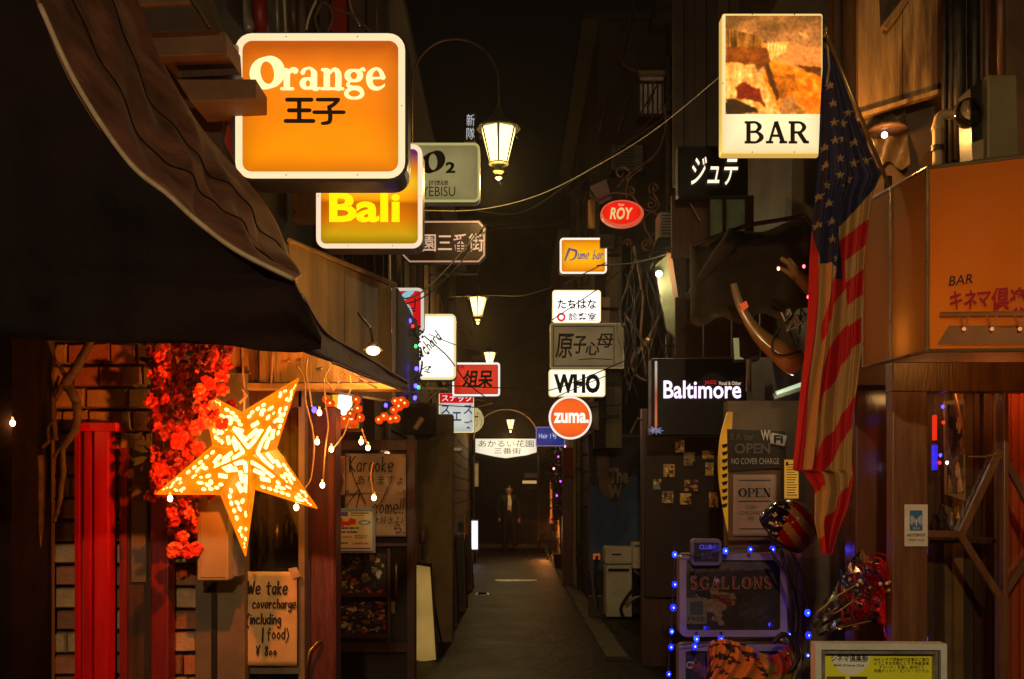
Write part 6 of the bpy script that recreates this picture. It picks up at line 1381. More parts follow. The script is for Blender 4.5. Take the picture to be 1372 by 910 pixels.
# ================================================================== RIGHT BOARDS, HELMET, BOUQUET
t = thing('surfboard_sign', 'glowing yellow curved board edge with dark lettering left of the open notices', 'sign', W(972, 720, 6.1))
pp_ = cr([(975, 552), (966, 585), (963, 625), (967, 665), (976, 712), (982, 712), (978, 640), (982, 552)], 4)
MB().ppoly([tuple(p) for p in pp_], 6.14, .03).build('board', E('yellow_board', (205, 135, 25), .8, .4, 6), t)
for k in range(9): MB().ppoly([(967, 596+k*10), (975, 594+k*10), (974, 599+k*10), (969, 601+k*10)], 6.13, .004).build('letter_mark', m_ink, t)
t = thing('wifi_board', 'dark painted board with Wi Fi mark and open lettering above the open notice', 'sign', W(1013, 630, 6.0))
MB().ppoly([(975, 575), (1052, 578), (1054, 626), (976, 632)], 6.0, .02).build('board', M('slate_board', (.04, .028, .022), (.025, .018, .014), 6, .6, .1), t)
dwi = M('chalk_white', (.55, .48, .42), (.4, .34, .3), 12, .8, .05); dch = M('dull_chalk', (.16, .13, .11), (.1, .08, .07), 12, .8, .05)
text(t, 'Wi', 1019, 576, 1033, 590, 5.99, dwi, .03, -.1)
mb = MB(); c_ = [(W(x, y, 5.99).x, W(x, y, 5.99).z) for x, y in ((1034, 580), (1054, 584), (1051, 598), (1032, 594))]; mb.prism(c_, 5.985, 5.995); mb.build('emblem_plate', dwi, t); text(t, 'Fi', 1037, 583, 1049, 594, 5.98, m_ink, .03)
text(t, 'R.A. bar', 979, 581, 1010, 590, 5.99, dch); text(t, 'OPEN', 984, 594, 1032, 608, 5.99, dch, .03); text(t, 'NO COVER CHARGE', 980, 614, 1044, 622, 5.99, dwi)
t = thing('open_notice', 'pale paper notice headed OPEN pinned under the wifi board', 'notice', W(1011, 722, 5.98))
sheet(t, 982, 636, 1040, 718, 5.99, m_pinkpaper, 'paper', .004, 9)
MB().pbox(976, 630, 1046, 724, 6.03, .01).build('backing', m_gb, t)
ink = Ink()
for ch, x in (('O', 990), ('P', 1002), ('E', 1012), ('N', 1022)): serif(ch, x-.5, 666, 12, 5.975, w=.22, tw=.06)
ink.mb.build('lettering', m_ink, t)
for (x0, y0, x1, y1) in ((989, 643, 1033, 644), (989, 671, 1033, 672), (991, 708, 1030, 709)): MB().pbox(x0, y0, x1, y1, 5.975, .001).build('rule', m_ink, t)
text(t, 'TODAY\nCOVER CHARGE\nFREE', 990, 677, 1022, 697, 5.975, M('faint_print', (.14, .1, .09), (.1, .08, .07), 9, .8, 0))
t = thing('yellow_notice', 'small bright yellow printed notice between the open notice and the flag', 'notice', W(1059, 668, 5.9))
MB().pbox(1051, 616, 1070, 668, 5.9, .004).build('paper', E('glowing_yellow_paper', (215, 150, 50), .8, .15, 8), t)  # plain paper, its brightness put in as emission
for k in range(13): MB().pbox(1054, 622+k*3.4, 1068-(k*5 % 4), 623.2+k*3.4, 5.898, .001).build('print_line', M('brown_line', (.2, .1, .03), None, 9, .8, 0), t)
MB().pbox(1053, 619, 1056, 624, 5.897, .001).build('print_mark', m_ink, t)
# 5 gallons box
t = thing('acrylic_menu_case', 'rounded clear case with bar poster reading 5GALLONS in red letters', 'menu case', W(982, 855, 5.6))
a = W(909, 852, 5.6); b_ = W(1052, 741, 5.6); u = 5.6/F
mfr = M('frosted_frame', (.3, .26, .24), (.2, .17, .16), 6, .3, .05, spec=.6)
mb = MB(); ring(mb, rrect(a.x, a.z, b_.x, b_.z, 9*u), rrect(a.x+9*u, a.z+9*u, b_.x-9*u, b_.z-9*u, 4*u), 5.56, 5.66); mb.build('frame', mfr, t)
cv = Cv(120, 92, (.1, .08, .07)); n1 = cv.noise(8, 6, 21, 4); n2 = cv.noise(20, 16, 22, 3)
cv.c = mixc((20, 15, 14), (66, 52, 46), n1*.6+n2*.4); cv.poly([(0, 0), (1, 0), (1, .14), (0, .2)], mixc((60, 52, 48), (110, 92, 84), n2))
cv.poly([(.1, .48), (.3, .42), (.52, .5), (.5, .62), (.4, .72), (.42, .9), (.34, .92), (.28, .74), (.12, .7)], mixc((90, 66, 54), (150, 120, 95), n2), .08)
for q_ in range(4): cv.poly([(.26+q_*.05, .5+q_*.03), (.48+q_*.01, .52+q_*.05), (.48, .55+q_*.05), (.25+q_*.05, .53+q_*.03)], (.34, .06, .05), .03)
cv.poly([(.1, .48), (.24, .44), (.3, .55), (.2, .6)], (.06, .06, .13), .05); cv.poly([(.55, .62), (.9, .6), (.95, .86), (.6, .9)], mixc((26, 20, 18), (78, 60, 56), n2), .04)
panel('poster', t, 917, 749, 1044, 844, 5.6, cv, pr)
ink = Ink(); x = 924
for ch in '5GALLONS':
    serif(ch, x, 789, 16, 5.575, .84, w=.26, tw=.15); x += 14.2
ink.mb.build('lettering_edge', M('silver_edge', (.75, .6, .52), (.6, .45, .4), 9, .5, .05), t)
ink = Ink(); x = 924
for ch in '5GALLONS':
    serif(ch, x+.6, 788.6, 16, 5.57, .84, w=.17, tw=.07); x += 14.2
ink.mb.build('lettering', M('dull_red', (.6, .03, .03), (.5, .02, .02), 10, .5, 0), t)
text(t, 'MUSIC BAR', 922, 762, 1000, 772, 5.58, dch, .01)
MB().pbox(919, 801, 947, 836, 5.585, .004).build('label_card', M('card_buff', (.42, .36, .2), (.34, .28, .15), 7, .7, .05), t); MB().pbox(925, 806, 942, 824, 5.58, .003).build('card_picture', m_grey, t)
text(t, 'FREE', 922, 827, 944, 832, 5.58, m_ink); MB().pbox(917, 749, 1044, 844, 5.565, .002).build('pane', m_glass, t)
t = thing('small_display_gadget', 'small rounded display with faint blue lettering atop the menu case', 'display', W(946, 758, 5.5))
a = W(926, 758, 5.5); b_ = W(967, 722, 5.5); MB().prism(rrect(a.x, a.z, b_.x, b_.z, 6*5.5/F), 5.5, 5.55).build('case', m_grey, t, bevel=.004)
MB().pbox(930, 727, 963, 753, 5.496, .003).build('screen', m_glassdark, t); text(t, 'CLUB', 937, 730, 954, 736, 5.49, E('blue_glow_letters', (70, 60, 190), 1), .02); text(t, 'BAR', 940, 741, 955, 749, 5.49, m_grey)
# lower case with bag of leopard cloth
t = thing('lower_menu_case', 'second rounded clear case low on the right with letters C partly covered', 'menu case', W(970, 960, 5.6))
a = W(908, 985, 5.6); b_ = W(1052, 862, 5.6); mb = MB(); ring(mb, rrect(a.x, a.z, b_.x, b_.z, 9*u), rrect(a.x+9*u, a.z+9*u, b_.x-9*u, b_.z-9*u, 4*u), 5.56, 5.66); mb.build('frame', mfr, t)
cv = clutter(60, 50, 91, (26, 18, 24), [(60, 30, 50), (90, 40, 20), (30, 20, 40)], 30); panel('poster', t, 916, 870, 1044, 978, 5.6, cv, pr); text(t, "C'", 919, 886, 930, 896, 5.58, dwi, .03)
MB().pbox(1052, 700, 1062, 985, 5.7, .05).build('side_rail', m_cream, t); MB().pbox(1068, 716, 1074, 985, 5.7, .05).build('side_rail', m_trim, t)
t = thing('leopard_print_bag', 'slumped leopard print and khaki cloth bag in front of the lower case', 'bag', W(1000, 930, 5.3))
nx, ny = 60, 40; V = []; 
for j in range(ny+1):
    for i in range(nx+1):
        th = PI*i/nx; v_ = j/ny; rx_ = 62*(1-.35*(v_-.45)**2*2); top = 852
        x = 1000-rx_*math.cos(th)+8*math.sin(v_*6); y = 858+v_*110+(-12*math.sin(th*2.3)+14*abs(math.cos(th)))*(1-v_)
        p = W(x, y, 5.3-.16*math.sin(th)*(.5+.5*math.sin(min(v_*2.5, PI/2)))+.02*math.sin(i*.9+j*.3)); V.append((p.x, p.y, p.z))
i, j = np.meshgrid(np.arange(nx), np.arange(ny)); k = (j*(nx+1)+i).ravel(); Fc = np.stack([k, k+nx+1, k+nx+2, k+1], 1)
cv = Cv(nx, ny); n1 = cv.noise(16, 14, 31, 2); n2 = cv.noise(5, 5, 32, 3); cv.c = mixc((120, 62, 22), (165, 95, 30), n2)
cv.c[(n1 > .6)] = S3((26, 14, 10)); kh = cv.X+.3*(n2-.5) > .62; cv.c[kh] = mixc((70, 60, 26), (110, 92, 40), n1)[kh]; cv.c[(cv.X > .45) & (cv.X < .85) & (cv.Y > .42)] = S3((40, 38, 32)); cv.c[(n2 > .62) & (cv.Y < .3)] = S3((110, 28, 18))
colmesh('cloth', t, np.array(V)-np.array(t['_o']), Fc, cv.c.reshape(-1, 3), pr)
mb = MB(); mb.ptube([tuple(p) for p in cr([(1036, 862), (1048, 850), (1062, 858), (1070, 880), (1058, 900)], 5)], 5.15, .012, 8); mb.build('strap', m_bcable, t, smooth=True)
for x, y in ((1048, 858), (1056, 876)): mb = MB(); mb.ball(W(x, y, 5.12), .012, 8); mb.build('buckle', m_brass, t, smooth=True)
# helmet
t = thing('painted_helmet', 'glossy helmet painted with white stars on blue and red and cream stripes', 'helmet', W(1053, 742, 5.0))
hc = W(1055, 706, 5.0); nt, npn = 72, 40; V = []; dirs = []
ax = Vector((.55, -.45, .7)).normalized(); ex = ax.orthogonal().normalized(); ey = ax.cross(ex); Rh = .142
for j in range(npn+1):
    ph_ = j/npn*math.radians(108)
    for i in range(nt):
        th = 2*PI*i/nt; d = ax*math.cos(ph_)+(ex*math.cos(th)+ey*math.sin(th))*math.sin(ph_); dirs.append(d)
        V.append(tuple(Vector((d.x*Rh*.97, d.y*Rh*1.05, d.z*Rh*.93))+hc-Vector(t['_o'])))
Fc = []; C = []
for j in range(npn):
    for i in range(nt):
        f = (j*nt+i, (j+1)*nt+i, (j+1)*nt+(i+1) % nt, j*nt+(i+1) % nt); Fc.append(f)
        d = (dirs[f[0]]+dirs[f[2]]).normalized(); X_, Z_ = d.x, d.z; w_ = X_*.86-Z_*-.5; s_ = X_*.82-Z_*.42
        pos = (X_*.84+Z_*.54)
        if X_-.45*Z_ < -.42: c = (26, 24, 60)
        else: c = ((168, 20, 26) if int(math.floor((X_*.78+Z_*.62+3.05)/.27)) % 2 else (190, 165, 120))
        C.append(np.array(c)/255)
C = np.array(C); dn = np.array([(dirs[f[0]]+dirs[f[2]]).normalized()[:] for f in Fc])
for (sx_, sz_) in ((-.35, .75), (-.6, .45), (-.32, .35), (-.75, .15), (-.5, .1), (-.05, .88), (-.85, -.12), (-.62, -.2), (-.12, .6)):
    dd = np.hypot(dn[:, 0]-sx_, dn[:, 2]-sz_); an = np.arctan2(dn[:, 2]-sz_, dn[:, 0]-sx_); rs = .075+.05*np.cos(5*(an-PI/2)); C[(dd < rs*.72) & (dn[:, 1] < .1)] = S3((200, 175, 120))
colmesh('shell', t, np.array(V), np.array(Fc), C, PAINT('gloss_print', 0, .12))
mb = MB(); mb.tube([Vector(V[npn*nt+i])+Vector(t['_o']) for i in list(range(nt))+[0]], .006, 6); mb.build('edge_trim', m_black, t, smooth=True)
for x, y in ((1040, 728), (1052, 735), (1030, 716)): mb = MB(); mb.ball(W(x, y, 4.87), .006, 8); mb.build('rivet', m_black, t, smooth=True)
mb = MB(); mb.ptube([tuple(p) for p in cr([(1046, 738), (1052, 760), (1062, 790), (1068, 820), (1066, 850)], 5)], 5.05, .011, 7); mb.ptube([(1032, 735), (1040, 752), (1056, 772), (1062, 790)], 5.04, .007, 6)
mb.build('chin_strap', m_bcable, t, smooth=True)['kind'] = 'thing'
# blue led string on the right
bl = [(904, 743), (904, 783), (902, 814), (900, 846), (899, 867), (896, 903), (933, 856), (966, 856), (931, 866), (972, 738), (1005, 736), (1035, 736), (1082, 821), (1083, 851), (1057, 850), (1082, 878)]
wh = ['topmost on the left edge of the menu case', 'second down the left edge of the case', 'third down the left edge of the case', 'left of the gap between the cases', 'just below the gap on the left edge', 'lowest on the left edge', 'left of two in the gap between cases', 'right of two in the gap between cases', 'on the top rim of the lower case', 'right of the small display', 'in the middle above the menu case', 'brightest below the helmet', 'upper one beside the helmet strap', 'lower one beside the helmet strap', 'faint one by the case corner', 'dim one by the framed menu']
for k, ((x, y), l_) in enumerate(zip(bl, wh)): bulb(x, y, 5.38, f'blue round led bulb {l_}', E('led_deep', (22, 26, 255), 3.2) if k % 3 else E('led_cyan', (28, 50, 255), 3.6), .0145*random.uniform(.72, 1.08) if k < 14 else .008, group='blue led bulbs strung round the menu cases', power=.12, rgb=(60, 60, 255))
core_ = E('led_core', (120, 170, 255), 6)
for o in [x for x in COL.objects if x.get('group') == 'blue led bulbs strung round the menu cases']:
    mb = MB(); mb.ball(Vector(o['_o'])+Vector((0, -.0125, 0)), .0045, 6); mb.build('core', core_, o, smooth=True)
t = thing('led_cable', 'thin black cable linking the blue bulbs round the menu cases', 'cable', W(960, 740, 5.4))
for pts in ([(904, 740), (902, 780), (900, 815), (898, 850), (895, 905)], [(904, 742), (940, 744), (972, 736), (1005, 734), (1035, 733), (1060, 740), (1080, 790), (1083, 850), (1082, 880)], [(899, 865), (933, 862), (966, 858), (1050, 853)]):
    mb = MB(); mb.ptube([tuple(p) for p in cr(pts, 4)], 5.42, .004, 5); mb.build('cable', m_bcable, t)
# bouquet
t = thing('wrapped_bouquet', 'gift bouquet in clear film with shiny red bow and blue ribbon', 'bouquet', W(1150, 850, 4.2))
film = glassmat('clear_film', (.75, .72, .7), 1.6, .12); r_ = random.Random(5); P = []
tip_ = W(1092, 842, 4.15); far_ = W(1178, 782, 4.2); 
for i in range(13):
    s_ = i/12; row = []; c = tip_.lerp(far_, s_)
    for k in range(19):
        a = 2*PI*k/18; rr_2 = (.03+.10*s_)*(1+.22*math.sin(a*5+s_*7)+.12*r_.random()) ; row.append(c+Vector((-.45, 0, .9))*rr_2*math.cos(a)+Vector((0, 1, 0))*rr_2*.7*math.sin(a))
    row[-1] = row[0]; P.append(row)
mb = MB(); mb.grid(P); mb.build('film_wrap', film, t)
satin = M('red_satin', (.8, .015, .02), (.6, .01, .012), 8, .22, .2, spec=.9); bsat = M('blue_satin', (.02, .08, .3), (.015, .05, .2), 8, .25, .1, spec=.9)
for k in range(34):
    c = W(1168+r_.gauss(0, 12), 790+r_.gauss(0, 16), 4.05+r_.random()*.08); a = r_.random()*6.3; w_ = .012+r_.random()*.012; L_ = .05+r_.random()*.07
    pts = [c+Vector((math.cos(a+q*.8)*L_*math.sin(q), -.02*math.sin(q*2), math.sin(a+q*.8)*L_*math.sin(q))) for q in np.linspace(0, PI, 9)]
    mb = MB(); mb.grid([[p, p+Vector((0, -w_, w_*.5))] for p in pts]); mb.build('ribbon_loop', satin if k % 7 else bsat, t, smooth=True)
for k in range(14):
    c = W(1140+r_.random()*55, 775+r_.random()*45, 4.02); mb = MB(); mb.ball(c, .006+.006*r_.random(), 6); mb.build('bead', random.choice([m_white, satin, bsat, m_brass]), t, smooth=True)
MB().ppoly([(1176, 756), (1200, 752), (1201, 835), (1182, 838), (1172, 800)], 4.1, .06).build('red_box', satin, t, bevel=.01)
for pts in ([(1110, 815), (1118, 822), (1150, 800)], [(1120, 842), (1140, 838), (1168, 832)], [(1096, 820), (1120, 800), (1150, 782)]):
    mb = MB(); mb.ptube([tuple(p) for p in cr(pts, 4)], 4.04, .003, 5); mb.build('gold_ribbon', m_brass, t, smooth=True)
# framed yellow menu bottom right
t = thing('framed_menu', 'white framed yellow menu poster standing at the bottom right', 'menu board', W(1175, 1010, 3.3))
yw2 = -.03; a = W(1090, 1010, 3.3); b_ = W(1263, 861, 3.3); cc = ((a.x+b_.x)/2, 3.3); u = 3.3/F
for nm_, o_, i_, y0, y1, m_ in (('frame', 0, 8, 3.27, 3.33, m_white), ('inner_line', 8, 10, 3.285, 3.33, m_ink), ('inner_frame', 10, 14, 3.28, 3.33, m_gal)):
    mb = MB(); sq = lambda k: [(a.x+k*u, a.z+k*u), (a.x+k*u, b_.z-k*u), (b_.x-k*u, b_.z-k*u), (b_.x-k*u, a.z+k*u)]; ring(mb, sq(o_), sq(i_), y0, y1); mb.yaw(cc, yw2); mb.build(nm_, m_, t)
cv = Cv(150, 140, S3((190, 160, 20))); cv.ell(.25, 0, .18, .23, S3((180, 170, 140))); cv.rect(.03, .24, .2, .6, S3((70, 40, 26))); cv.rect(.24, .24, .4, .6, S3((46, 30, 22)))
panel('print', t, 1104, 875, 1249, 1005, 3.31, cv, pr, yawp=(cc[0], cc[1], yw2))
yk = dict(yaw=(cc[0], cc[1], yw2)); text(t, 'シネマ倶楽部', 1114, 877, 1163, 887, 3.305, m_ink, .01, **yk); text(t, 'BAR Cinema Club', 1118, 890, 1158, 893, 3.305, m_ink, .005, **yk)
text(t, 'BAR シネマ倶楽部の営業のご案内\nようこそお気軽にどうぞ映画音楽\nチャージ・お通し 店内にて\n各種ドリンク・ビール・カクテル', 1171, 881, 1244, 901, 3.305, M('olive_ink', (.05, .04, .01), None, 9, .7, 0), 0, **yk)
MB().pbox(1200, 885, 1204, 1010, 3.4, .03).build('easel_leg', m_wood, t)
for k, (x, y, c, l_) in enumerate(((1262, 906, 'white', 'tiny violet white led right of the framed menu'),)): bulb(x, y, 3.6, l_, ecs[c], .006)
# ================================================================== UPPER LEFT ODDMENTS
t = thing('balcony_eaves', 'stacked brown balcony eaves projecting above the black awning on the left', 'balcony', W(250, 100, 4.9))
mbk = M('eave_board', (.16, .10, .05), (.09, .055, .03), 5, .7, .2)
for poly, Y, d, m_ in (([(120, -40), (262, -40), (290, 40), (200, 44), (140, 40)], 4.3, .3, m_dkwall), ([(150, -40), (252, -40), (254, 4), (150, 10)], 4.28, .1, mbk), ([(195, 46), (302, 42), (304, 72), (212, 76)], 4.35, .3, mbk),
                       ([(212, 76), (300, 72), (322, 100), (238, 104)], 4.5, .3, m_wood), ([(236, 106), (343, 106), (343, 132), (255, 136)], 4.4, .25, mbk), ([(255, 136), (310, 136), (312, 200), (300, 200)], 4.9, .1, m_wood)):
    MB().ppoly(poly, Y, d).build('eave', m_, t, bevel=.004)
mb = MB(); mb.ptube([(252, -10, 4.26), (281, 36, 4.26)], 4.26, .006, 5); mb.build('edge_trim', m_brass, t)
MB().pbox(302, 60, 318, 67, 4.55, .03).build('bracket', m_white, t)
MB().ppoly([(282, 150), (305, 165), (300, 190), (312, 215), (308, 160), (290, 140)], 4.7, .05).build('strut', m_redd, t)
t = thing('tangled_conduits', 'pale cables and conduits above the large orange sign', 'cables', W(430, 20, 5.2))
for pts, r, m_ in (([(318, -20), (326, 10), (336, 44)], .035, m_gal), ([(370, -20), (372, 46)], .01, m_gal), ([(380, -20), (383, 46)], .008, m_cable), ([(392, -20), (394, 46)], .02, m_wood), ([(404, -20), (405, 46)], .02, m_brown), ([(424, 0), (415, 20), (410, 40)], .006, m_cable),
                   ([(424, 0), (455, 14), (475, 22), (498, 44)], .007, m_rust), ([(466, -20), (470, 10), (482, 34)], .006, m_gal), ([(505, -20), (505, 44)], .005, m_rust), ([(430, 4), (422, 24), (428, 44)], .008, m_bark), ([(440, 6), (446, 24), (438, 44)], .008, m_rust), ([(300, -20), (300, 44)], .03, m_wood), ([(346, -20), (350, 46)], .04, m_redd)):
    mb = MB(); mb.ptube([tuple(p) for p in cr(pts, 4)] if len(pts) > 2 else pts, 5.2, r, 7); mb.build('conduit', m_, t, smooth=True)
t = thing('upper_left_facade', 'dark upper facade with boards behind the orange and Bali signs', 'facade', W(430, 300, 6.4))
MB().pbox(262, -80, 520, 420, 7.3, .1).build('wall', m_dkwall, t)
for k in range(9): MB().pbox(300+k*24, -80, 321+k*24, 420, 7.22, .06).build('board', random.choice([m_brown, m_wood, m_dkwall, m_redd]), t, bevel=.004)
for x in (408, 432, 458, 470, 500): mb = MB(); mb.ptube([(x, 330), (x+2, 420)], 6.9, .012, 6); mb.build('pipe', random.choice([m_gal, m_rust, m_iron]), t)
t = thing('switch_box', 'plain tan metal box left of the Bali sign', 'box', W(408, 292, 6.1))
MB().pbox(391, 238, 427, 293, 6.1, .15).build('case', m_tan, t, bevel=.006); mb = MB(); mb.ball(W(395, 284, 6.09), .006, 6); mb.build('screw', m_ink, t)
# ================================================================== WIRES
def wire(label, pts, r=.006, mat=m_bcable, name='overhead_wire'):
    p = cr(pts, 8); c = W(*[float(v) for v in p[len(p)//2]]); mb = MB(); mb.tube([W(*[float(v) for v in a]) for a in p], r, 5)
    tag(mb.build(name, mat, loc=c, smooth=True), label, 'wire')
wire('bright pale sagging wire sweeping from the O2 sign up to the waterfall sign', [(562, 282, 9), (640, 281, 9.2), (720, 262, 9.2), (800, 222, 9), (880, 172, 8.4), (970, 98, 7.6)], .0045, m_gal)
wire('dark wire below the bright one towards the left stack', [(640, 283, 9.5), (700, 284, 9.6), (770, 240, 9.6), (900, 150, 9.4)], .005)
wire('thin pale wire right of the second lantern', [(600, 398, 13), (660, 396, 14), (700, 396, 14), (740, 385, 14)], .005, m_cable)
wire('black wire passing over the red sign with leaf', [(440, 430, 7.5), (520, 404, 8), (570, 388, 8.6), (652, 300, 9)], .007)
wire('black wire crossing the red leaf sign to the plate', [(500, 412, 8.4), (560, 402, 8.5), (610, 360, 8.6), (650, 310, 8.8)], .006)
wire('thin black wire falling across the white handwritten sign', [(568, 450, 9.0), (600, 478, 9.0), (625, 512, 10), (650, 532, 11)], .006)
wire('slack black wire from the white sign to the red sign', [(575, 448, 8.8), (610, 462, 9.2), (640, 470, 10)], .004)
wire('level black wire under the brush character board', [(606, 517, 11), (680, 520, 11.4), (740, 522, 11.5), (850, 478, 11)], .006)
wire('long black wire behind the WHO sign towards the right', [(560, 540, 12.4), (640, 546, 12), (740, 548, 12), (868, 540, 11.6)], .006)
wire('black wire crossing in front of the hiragana sign', [(735, 432, 11.5), (800, 388, 11.4), (870, 340, 11), (960, 332, 10)], .006)
wire('pale wire from the amber sign down left', [(756, 380, 11.9), (780, 368, 11.8), (812, 352, 11.6)], .006, m_rust)
wire('dark wire from the leaning glass sign over the scrolls', [(800, 356, 9), (850, 352, 8.8), (895, 340, 8.5)], .007)
wire('faint wire high across the dark sky', [(760, 262, 14), (830, 200, 13), (900, 130, 12), (950, 60, 11)], .006, m_rust)
wire('faint pair wire sagging beneath the bright wire', [(660, 306, 12), (740, 300, 12), (800, 266, 12)], .005, m_rust)
wire('black wire between the tan board and the grey post', [(700, 560, 11), (750, 530, 11.3), (836, 494, 11.6)], .005)
t = thing('wall_bracket_arm', 'pale metal bracket bars left of the blue katakana sign', 'bracket', W(570, 545, 8))
mb = MB(); mb.ptube([(562, 521), (600, 522)], 8, .012, 6); mb.build('bar', m_gal, t); mb = MB(); mb.ptube([(568, 540), (590, 522)], 8, .012, 6); mb.build('bar', m_gal, t); mb = MB(); mb.ptube([(556, 575), (566, 560)], 8, .02, 6); mb.build('bar', m_trim, t)
t = thing('iron_hoop', 'dark round topped iron frame behind the bright white sign', 'bracket', W(620, 500, 12.6))
mb = MB(); mb.ptube([(612+27*math.cos(a), 470-32*math.sin(a)) for a in np.linspace(0, PI, 15)], 12.6, .014, 6); mb.build('hoop', m_rust, t); mb = MB(); mb.ptube([(600, 466), (642, 466)], 12.6, .012, 5); mb.build('crossbar', m_rust, t)

t = thing('small_lit_sign', 'tiny green yellow lit sign low on the right far down the alley', 'sign', W(756, 715, 20))
MB().pbox(752, 690, 760, 716, 20, .08).build('casing', m_grey, t); MB().pbox(753, 692, 759, 714, 19.985, .01).build('face', E('lit_green_dim', (150, 150, 60), .8, .4, 9), t)
for x, y, c, l_ in ((748, 612, 'purple', 'highest violet led in the hanging plant'), (742, 628, 'pink', 'pink led left of the hanging plant'), (751, 645, 'purple', 'violet led in the middle of the hanging plant'), (746, 664, 'purple', 'low violet led under the plant'), (757, 598, 'pink', 'bright pink led by the cream pillar')):
    bulb(x, y, 20.5, l_, E('led_'+c, (140, 60, 200) if c == 'purple' else (255, 130, 200), 4), .02, group='violet leds in the far hanging plant')
t = thing('wall_strip_lamp', 'thin pale strip hanging on the left wall above the lit upright sign', 'sign', W(640, 650, 18))
MB().pbox(636, 620, 641, 652, 18, .05).build('strip', E('dull_strip', (150, 110, 60), .8, .3, 7), t); MB().pbox(635, 617, 642, 621, 17.99, .07).build('cap', m_grey, t)
t = thing('wall_ledge_lamp', 'short pale ledge strip on the left wall left of the name arch', 'sign', W(600, 603, 14))
MB().pbox(585, 600, 618, 604, 14, .06).build('strip', E('dull_strip2', (130, 110, 80), .7), t); MB().pbox(584, 604, 619, 606, 14, .07).build('rail', m_grey, t)
# ================================================================== THE MAN AT THE ALLEY END
Yp = 27.5; Xp = W(682, 0, Yp).x
t = thing('person', 'man in dark suit and open white shirt standing at the alley end', 'person', (Xp, Yp, 0))
J = {'pel': (.02, 0, .93, .15), 'wai': (0, 0, 1.08, .175), 'che': (0, 0, 1.28, .21), 'nb': (0, 0, 1.46, .07), 'nk': (0, -.01, 1.52, .052), 'hd': (0, -.02, 1.60, .085), 'tp': (0, -.015, 1.69, .08)}
for s_, n_ in ((1, 'l'), (-1, 'r')):
    J.update({n_+'sh': (.17*s_, 0, 1.41, .085), n_+'el': (.27*s_, .01, 1.13, .06), n_+'wr': (.27*s_, -.05, .88, .036), n_+'hn': (.265*s_, -.07, .80, .036),
              n_+'hp': (.10*s_, 0, .84, .125), n_+'kn': (.115*s_, -.01, .48, .092), n_+'an': (.125*s_, .02, .10, .07), n_+'to': (.14*s_, -.12, .04, .04)})
    for f_ in range(4): J[n_+'f%d' % f_] = ((.25+.014*f_)*s_, -.075-.004*f_, .74+.008*abs(f_-1.5), .009)
    J[n_+'th'] = (.235*s_, -.105, .77, .010)
names = list(J); idx = {n_: i for i, n_ in enumerate(names)}; Ed = [('pel', 'wai'), ('wai', 'che'), ('che', 'nb'), ('nb', 'nk'), ('nk', 'hd'), ('hd', 'tp')]
for n_ in 'lr': Ed += [('che', n_+'sh'), (n_+'sh', n_+'el'), (n_+'el', n_+'wr'), (n_+'wr', n_+'hn'), ('pel', n_+'hp'), (n_+'hp', n_+'kn'), (n_+'kn', n_+'an'), (n_+'an', n_+'to')]+[(n_+'hn', n_+'f%d' % f_) for f_ in range(4)]+[(n_+'hn', n_+'th')]
J['lkn'] = (.14, -.06, .48, .092); J['lan'] = (.165, -.08, .10, .07); J['lto'] = (.21, -.21, .04, .04); J['rel'] = (-.29, .05, 1.14, .06); J['rwr'] = (-.265, -.06, .92, .036); J['rhn'] = (-.25, -.10, .84, .036)
for f_ in range(4): J['rf%d' % f_] = (-(.23+.014*f_), -.11, .78+.006*abs(f_-1.5), .009)
J['rth'] = (-.215, -.12, .81, .010)
me = bpy.data.meshes.new('body'); me.from_pydata([J[n_][:3] for n_ in names], [(idx[a_], idx[b2]) for a_, b2 in Ed], [])
o = bpy.data.objects.new('body', me); COL.objects.link(o); sk = o.modifiers.new('s', 'SKIN')
for i, n_ in enumerate(names):
    v = me.skin_vertices[0].data[i]; r_ = J[n_][3]; v.radius = (r_, r_*(.72 if n_ in ('pel', 'wai', 'che') else 1)); v.use_root = (n_ == 'pel')
sb = o.modifiers.new('u', 'SUBSURF'); sb.levels = 2; sb.render_levels = 2
bpy.context.view_layer.update(); m2 = bpy.data.meshes.new_from_object(o.evaluated_get(bpy.context.evaluated_depsgraph_get())); bpy.data.objects.remove(o)
m_suit = M('dark_suit', (.010, .009, .010), (.006, .006, .007), 12, .8, .1); m_skin = M('skin', (.42, .22, .13), (.36, .18, .10), 20, .55, .05)
m2.materials.clear(); m2.materials.append(m_suit); m2.materials.append(m_skin)
for p in m2.polygons:
    c = p.center; p.material_index = 1 if (c.z > 1.49 or (.69 < c.z < .88 and abs(c.x) > .222)) else 0; p.use_smooth = True
o = bpy.data.objects.new('body', m2); COL.objects.link(o); o.parent = t
loc0 = Vector((Xp, Yp, 0))
def pp3(x, y, z): return loc0+Vector((x, y, z))
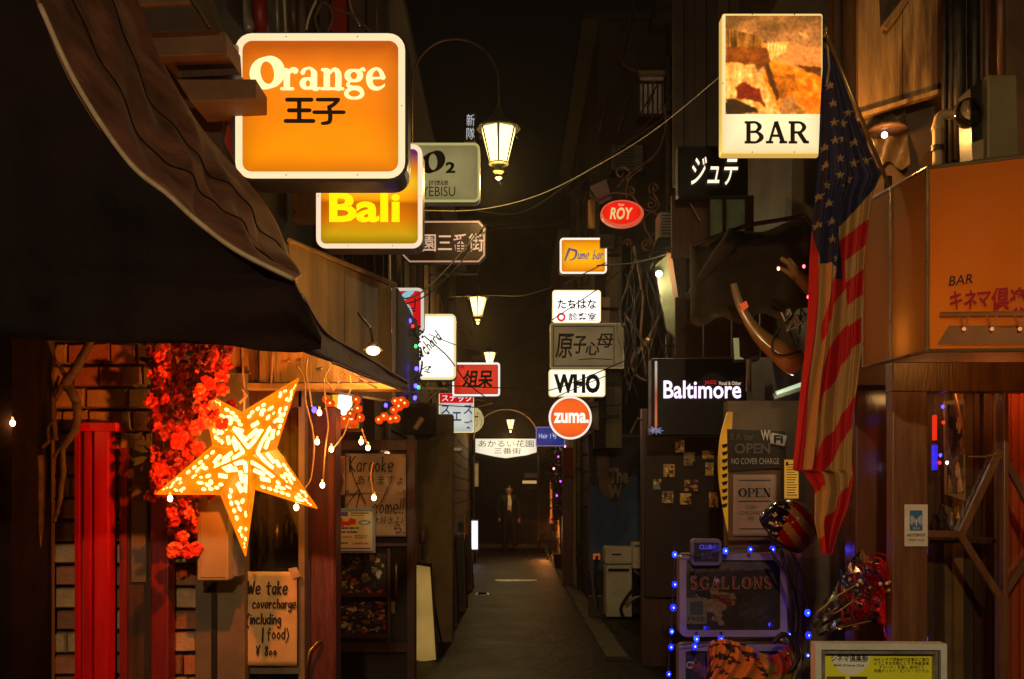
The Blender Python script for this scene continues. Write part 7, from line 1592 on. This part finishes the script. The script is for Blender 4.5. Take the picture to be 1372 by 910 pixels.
mb = MB(); mb.add([pp3(-.035, -.085, 1.48), pp3(.035, -.085, 1.48), pp3(.075, -.150, 1.36), pp3(.08, -.158, 1.2), pp3(.06, -.14, 1.03), pp3(-.05, -.14, 1.03), pp3(-.03, -.158, 1.2), pp3(-.03, -.150, 1.36)], [(0, 1, 2, 3, 4, 5, 6, 7)]); mb.build('shirt', M('white_shirt', (.75, .7, .6), (.65, .6, .5), 10, .7, .05), t, thick=.01)
mb = MB(); mb.ball(pp3(0, 0, 1.64), .098, 10, rz=.105); o = mb.build('hair', m_black, t, smooth=True); o.location = (0, .022, .018)
for s_ in (-1, 1):
    mb = MB(); mb.ball(pp3(.032*s_, -.098, 1.625), .009, 6); mb.build('eye', m_black, t); mb = MB(); mb.ball(pp3(.088*s_, -.015, 1.61), .012, 6, rz=.025); mb.build('ear', m_skin, t)
    mb = MB(); mb.ball(pp3(.135*s_, -.06, .05), .055, 8, rz=.045); mb.build('shoe', m_black, t, smooth=True)
    mb = MB(); mb.grid([[pp3(.04*s_, -.10, 1.49), pp3(.075*s_, -.09, 1.47)], [pp3(.07*s_, -.160, 1.34), pp3(.11*s_, -.155, 1.36)], [pp3(.07*s_, -.168, 1.18), pp3(.085*s_, -.16, 1.18)], [pp3(.055*s_, -.155, 1.05), pp3(.06*s_, -.15, 1.05)]]); mb.build('lapel', m_suit, t, thick=.008)
mb = MB(); mb.lathe(pp3(0, -.108, 1.585), [(.012, 0), (.014, .01), (.006, .04)], 6); mb.build('nose', m_skin, t, smooth=True)
MB().box(tuple(pp3(-.022, -.104, 1.562)), tuple(pp3(.022, -.095, 1.568))).build('mouth', m_redd, t)

# ================================================================== THIN HAZE ADDED FOR GLOW ROUND THE LAMPS
hz = MB(); hz.box((-152, -62, -1.2), (152, 252, 9.6)); m = bpy.data.materials.new('glow_haze'); m.use_nodes = True
n = m.node_tree.nodes; l = m.node_tree.links; n.remove(n['Principled BSDF']); pv = n.new('ShaderNodeVolumePrincipled')
pv.inputs['Color'].default_value = (.95, .88, .75, 1); pv.inputs['Density'].default_value = .0011; pv.inputs['Anisotropy'].default_value = .86
l.new(pv.outputs[0], n['Material Output'].inputs['Volume'])
o = hz.build('haze', m); o['kind'] = 'stuff'
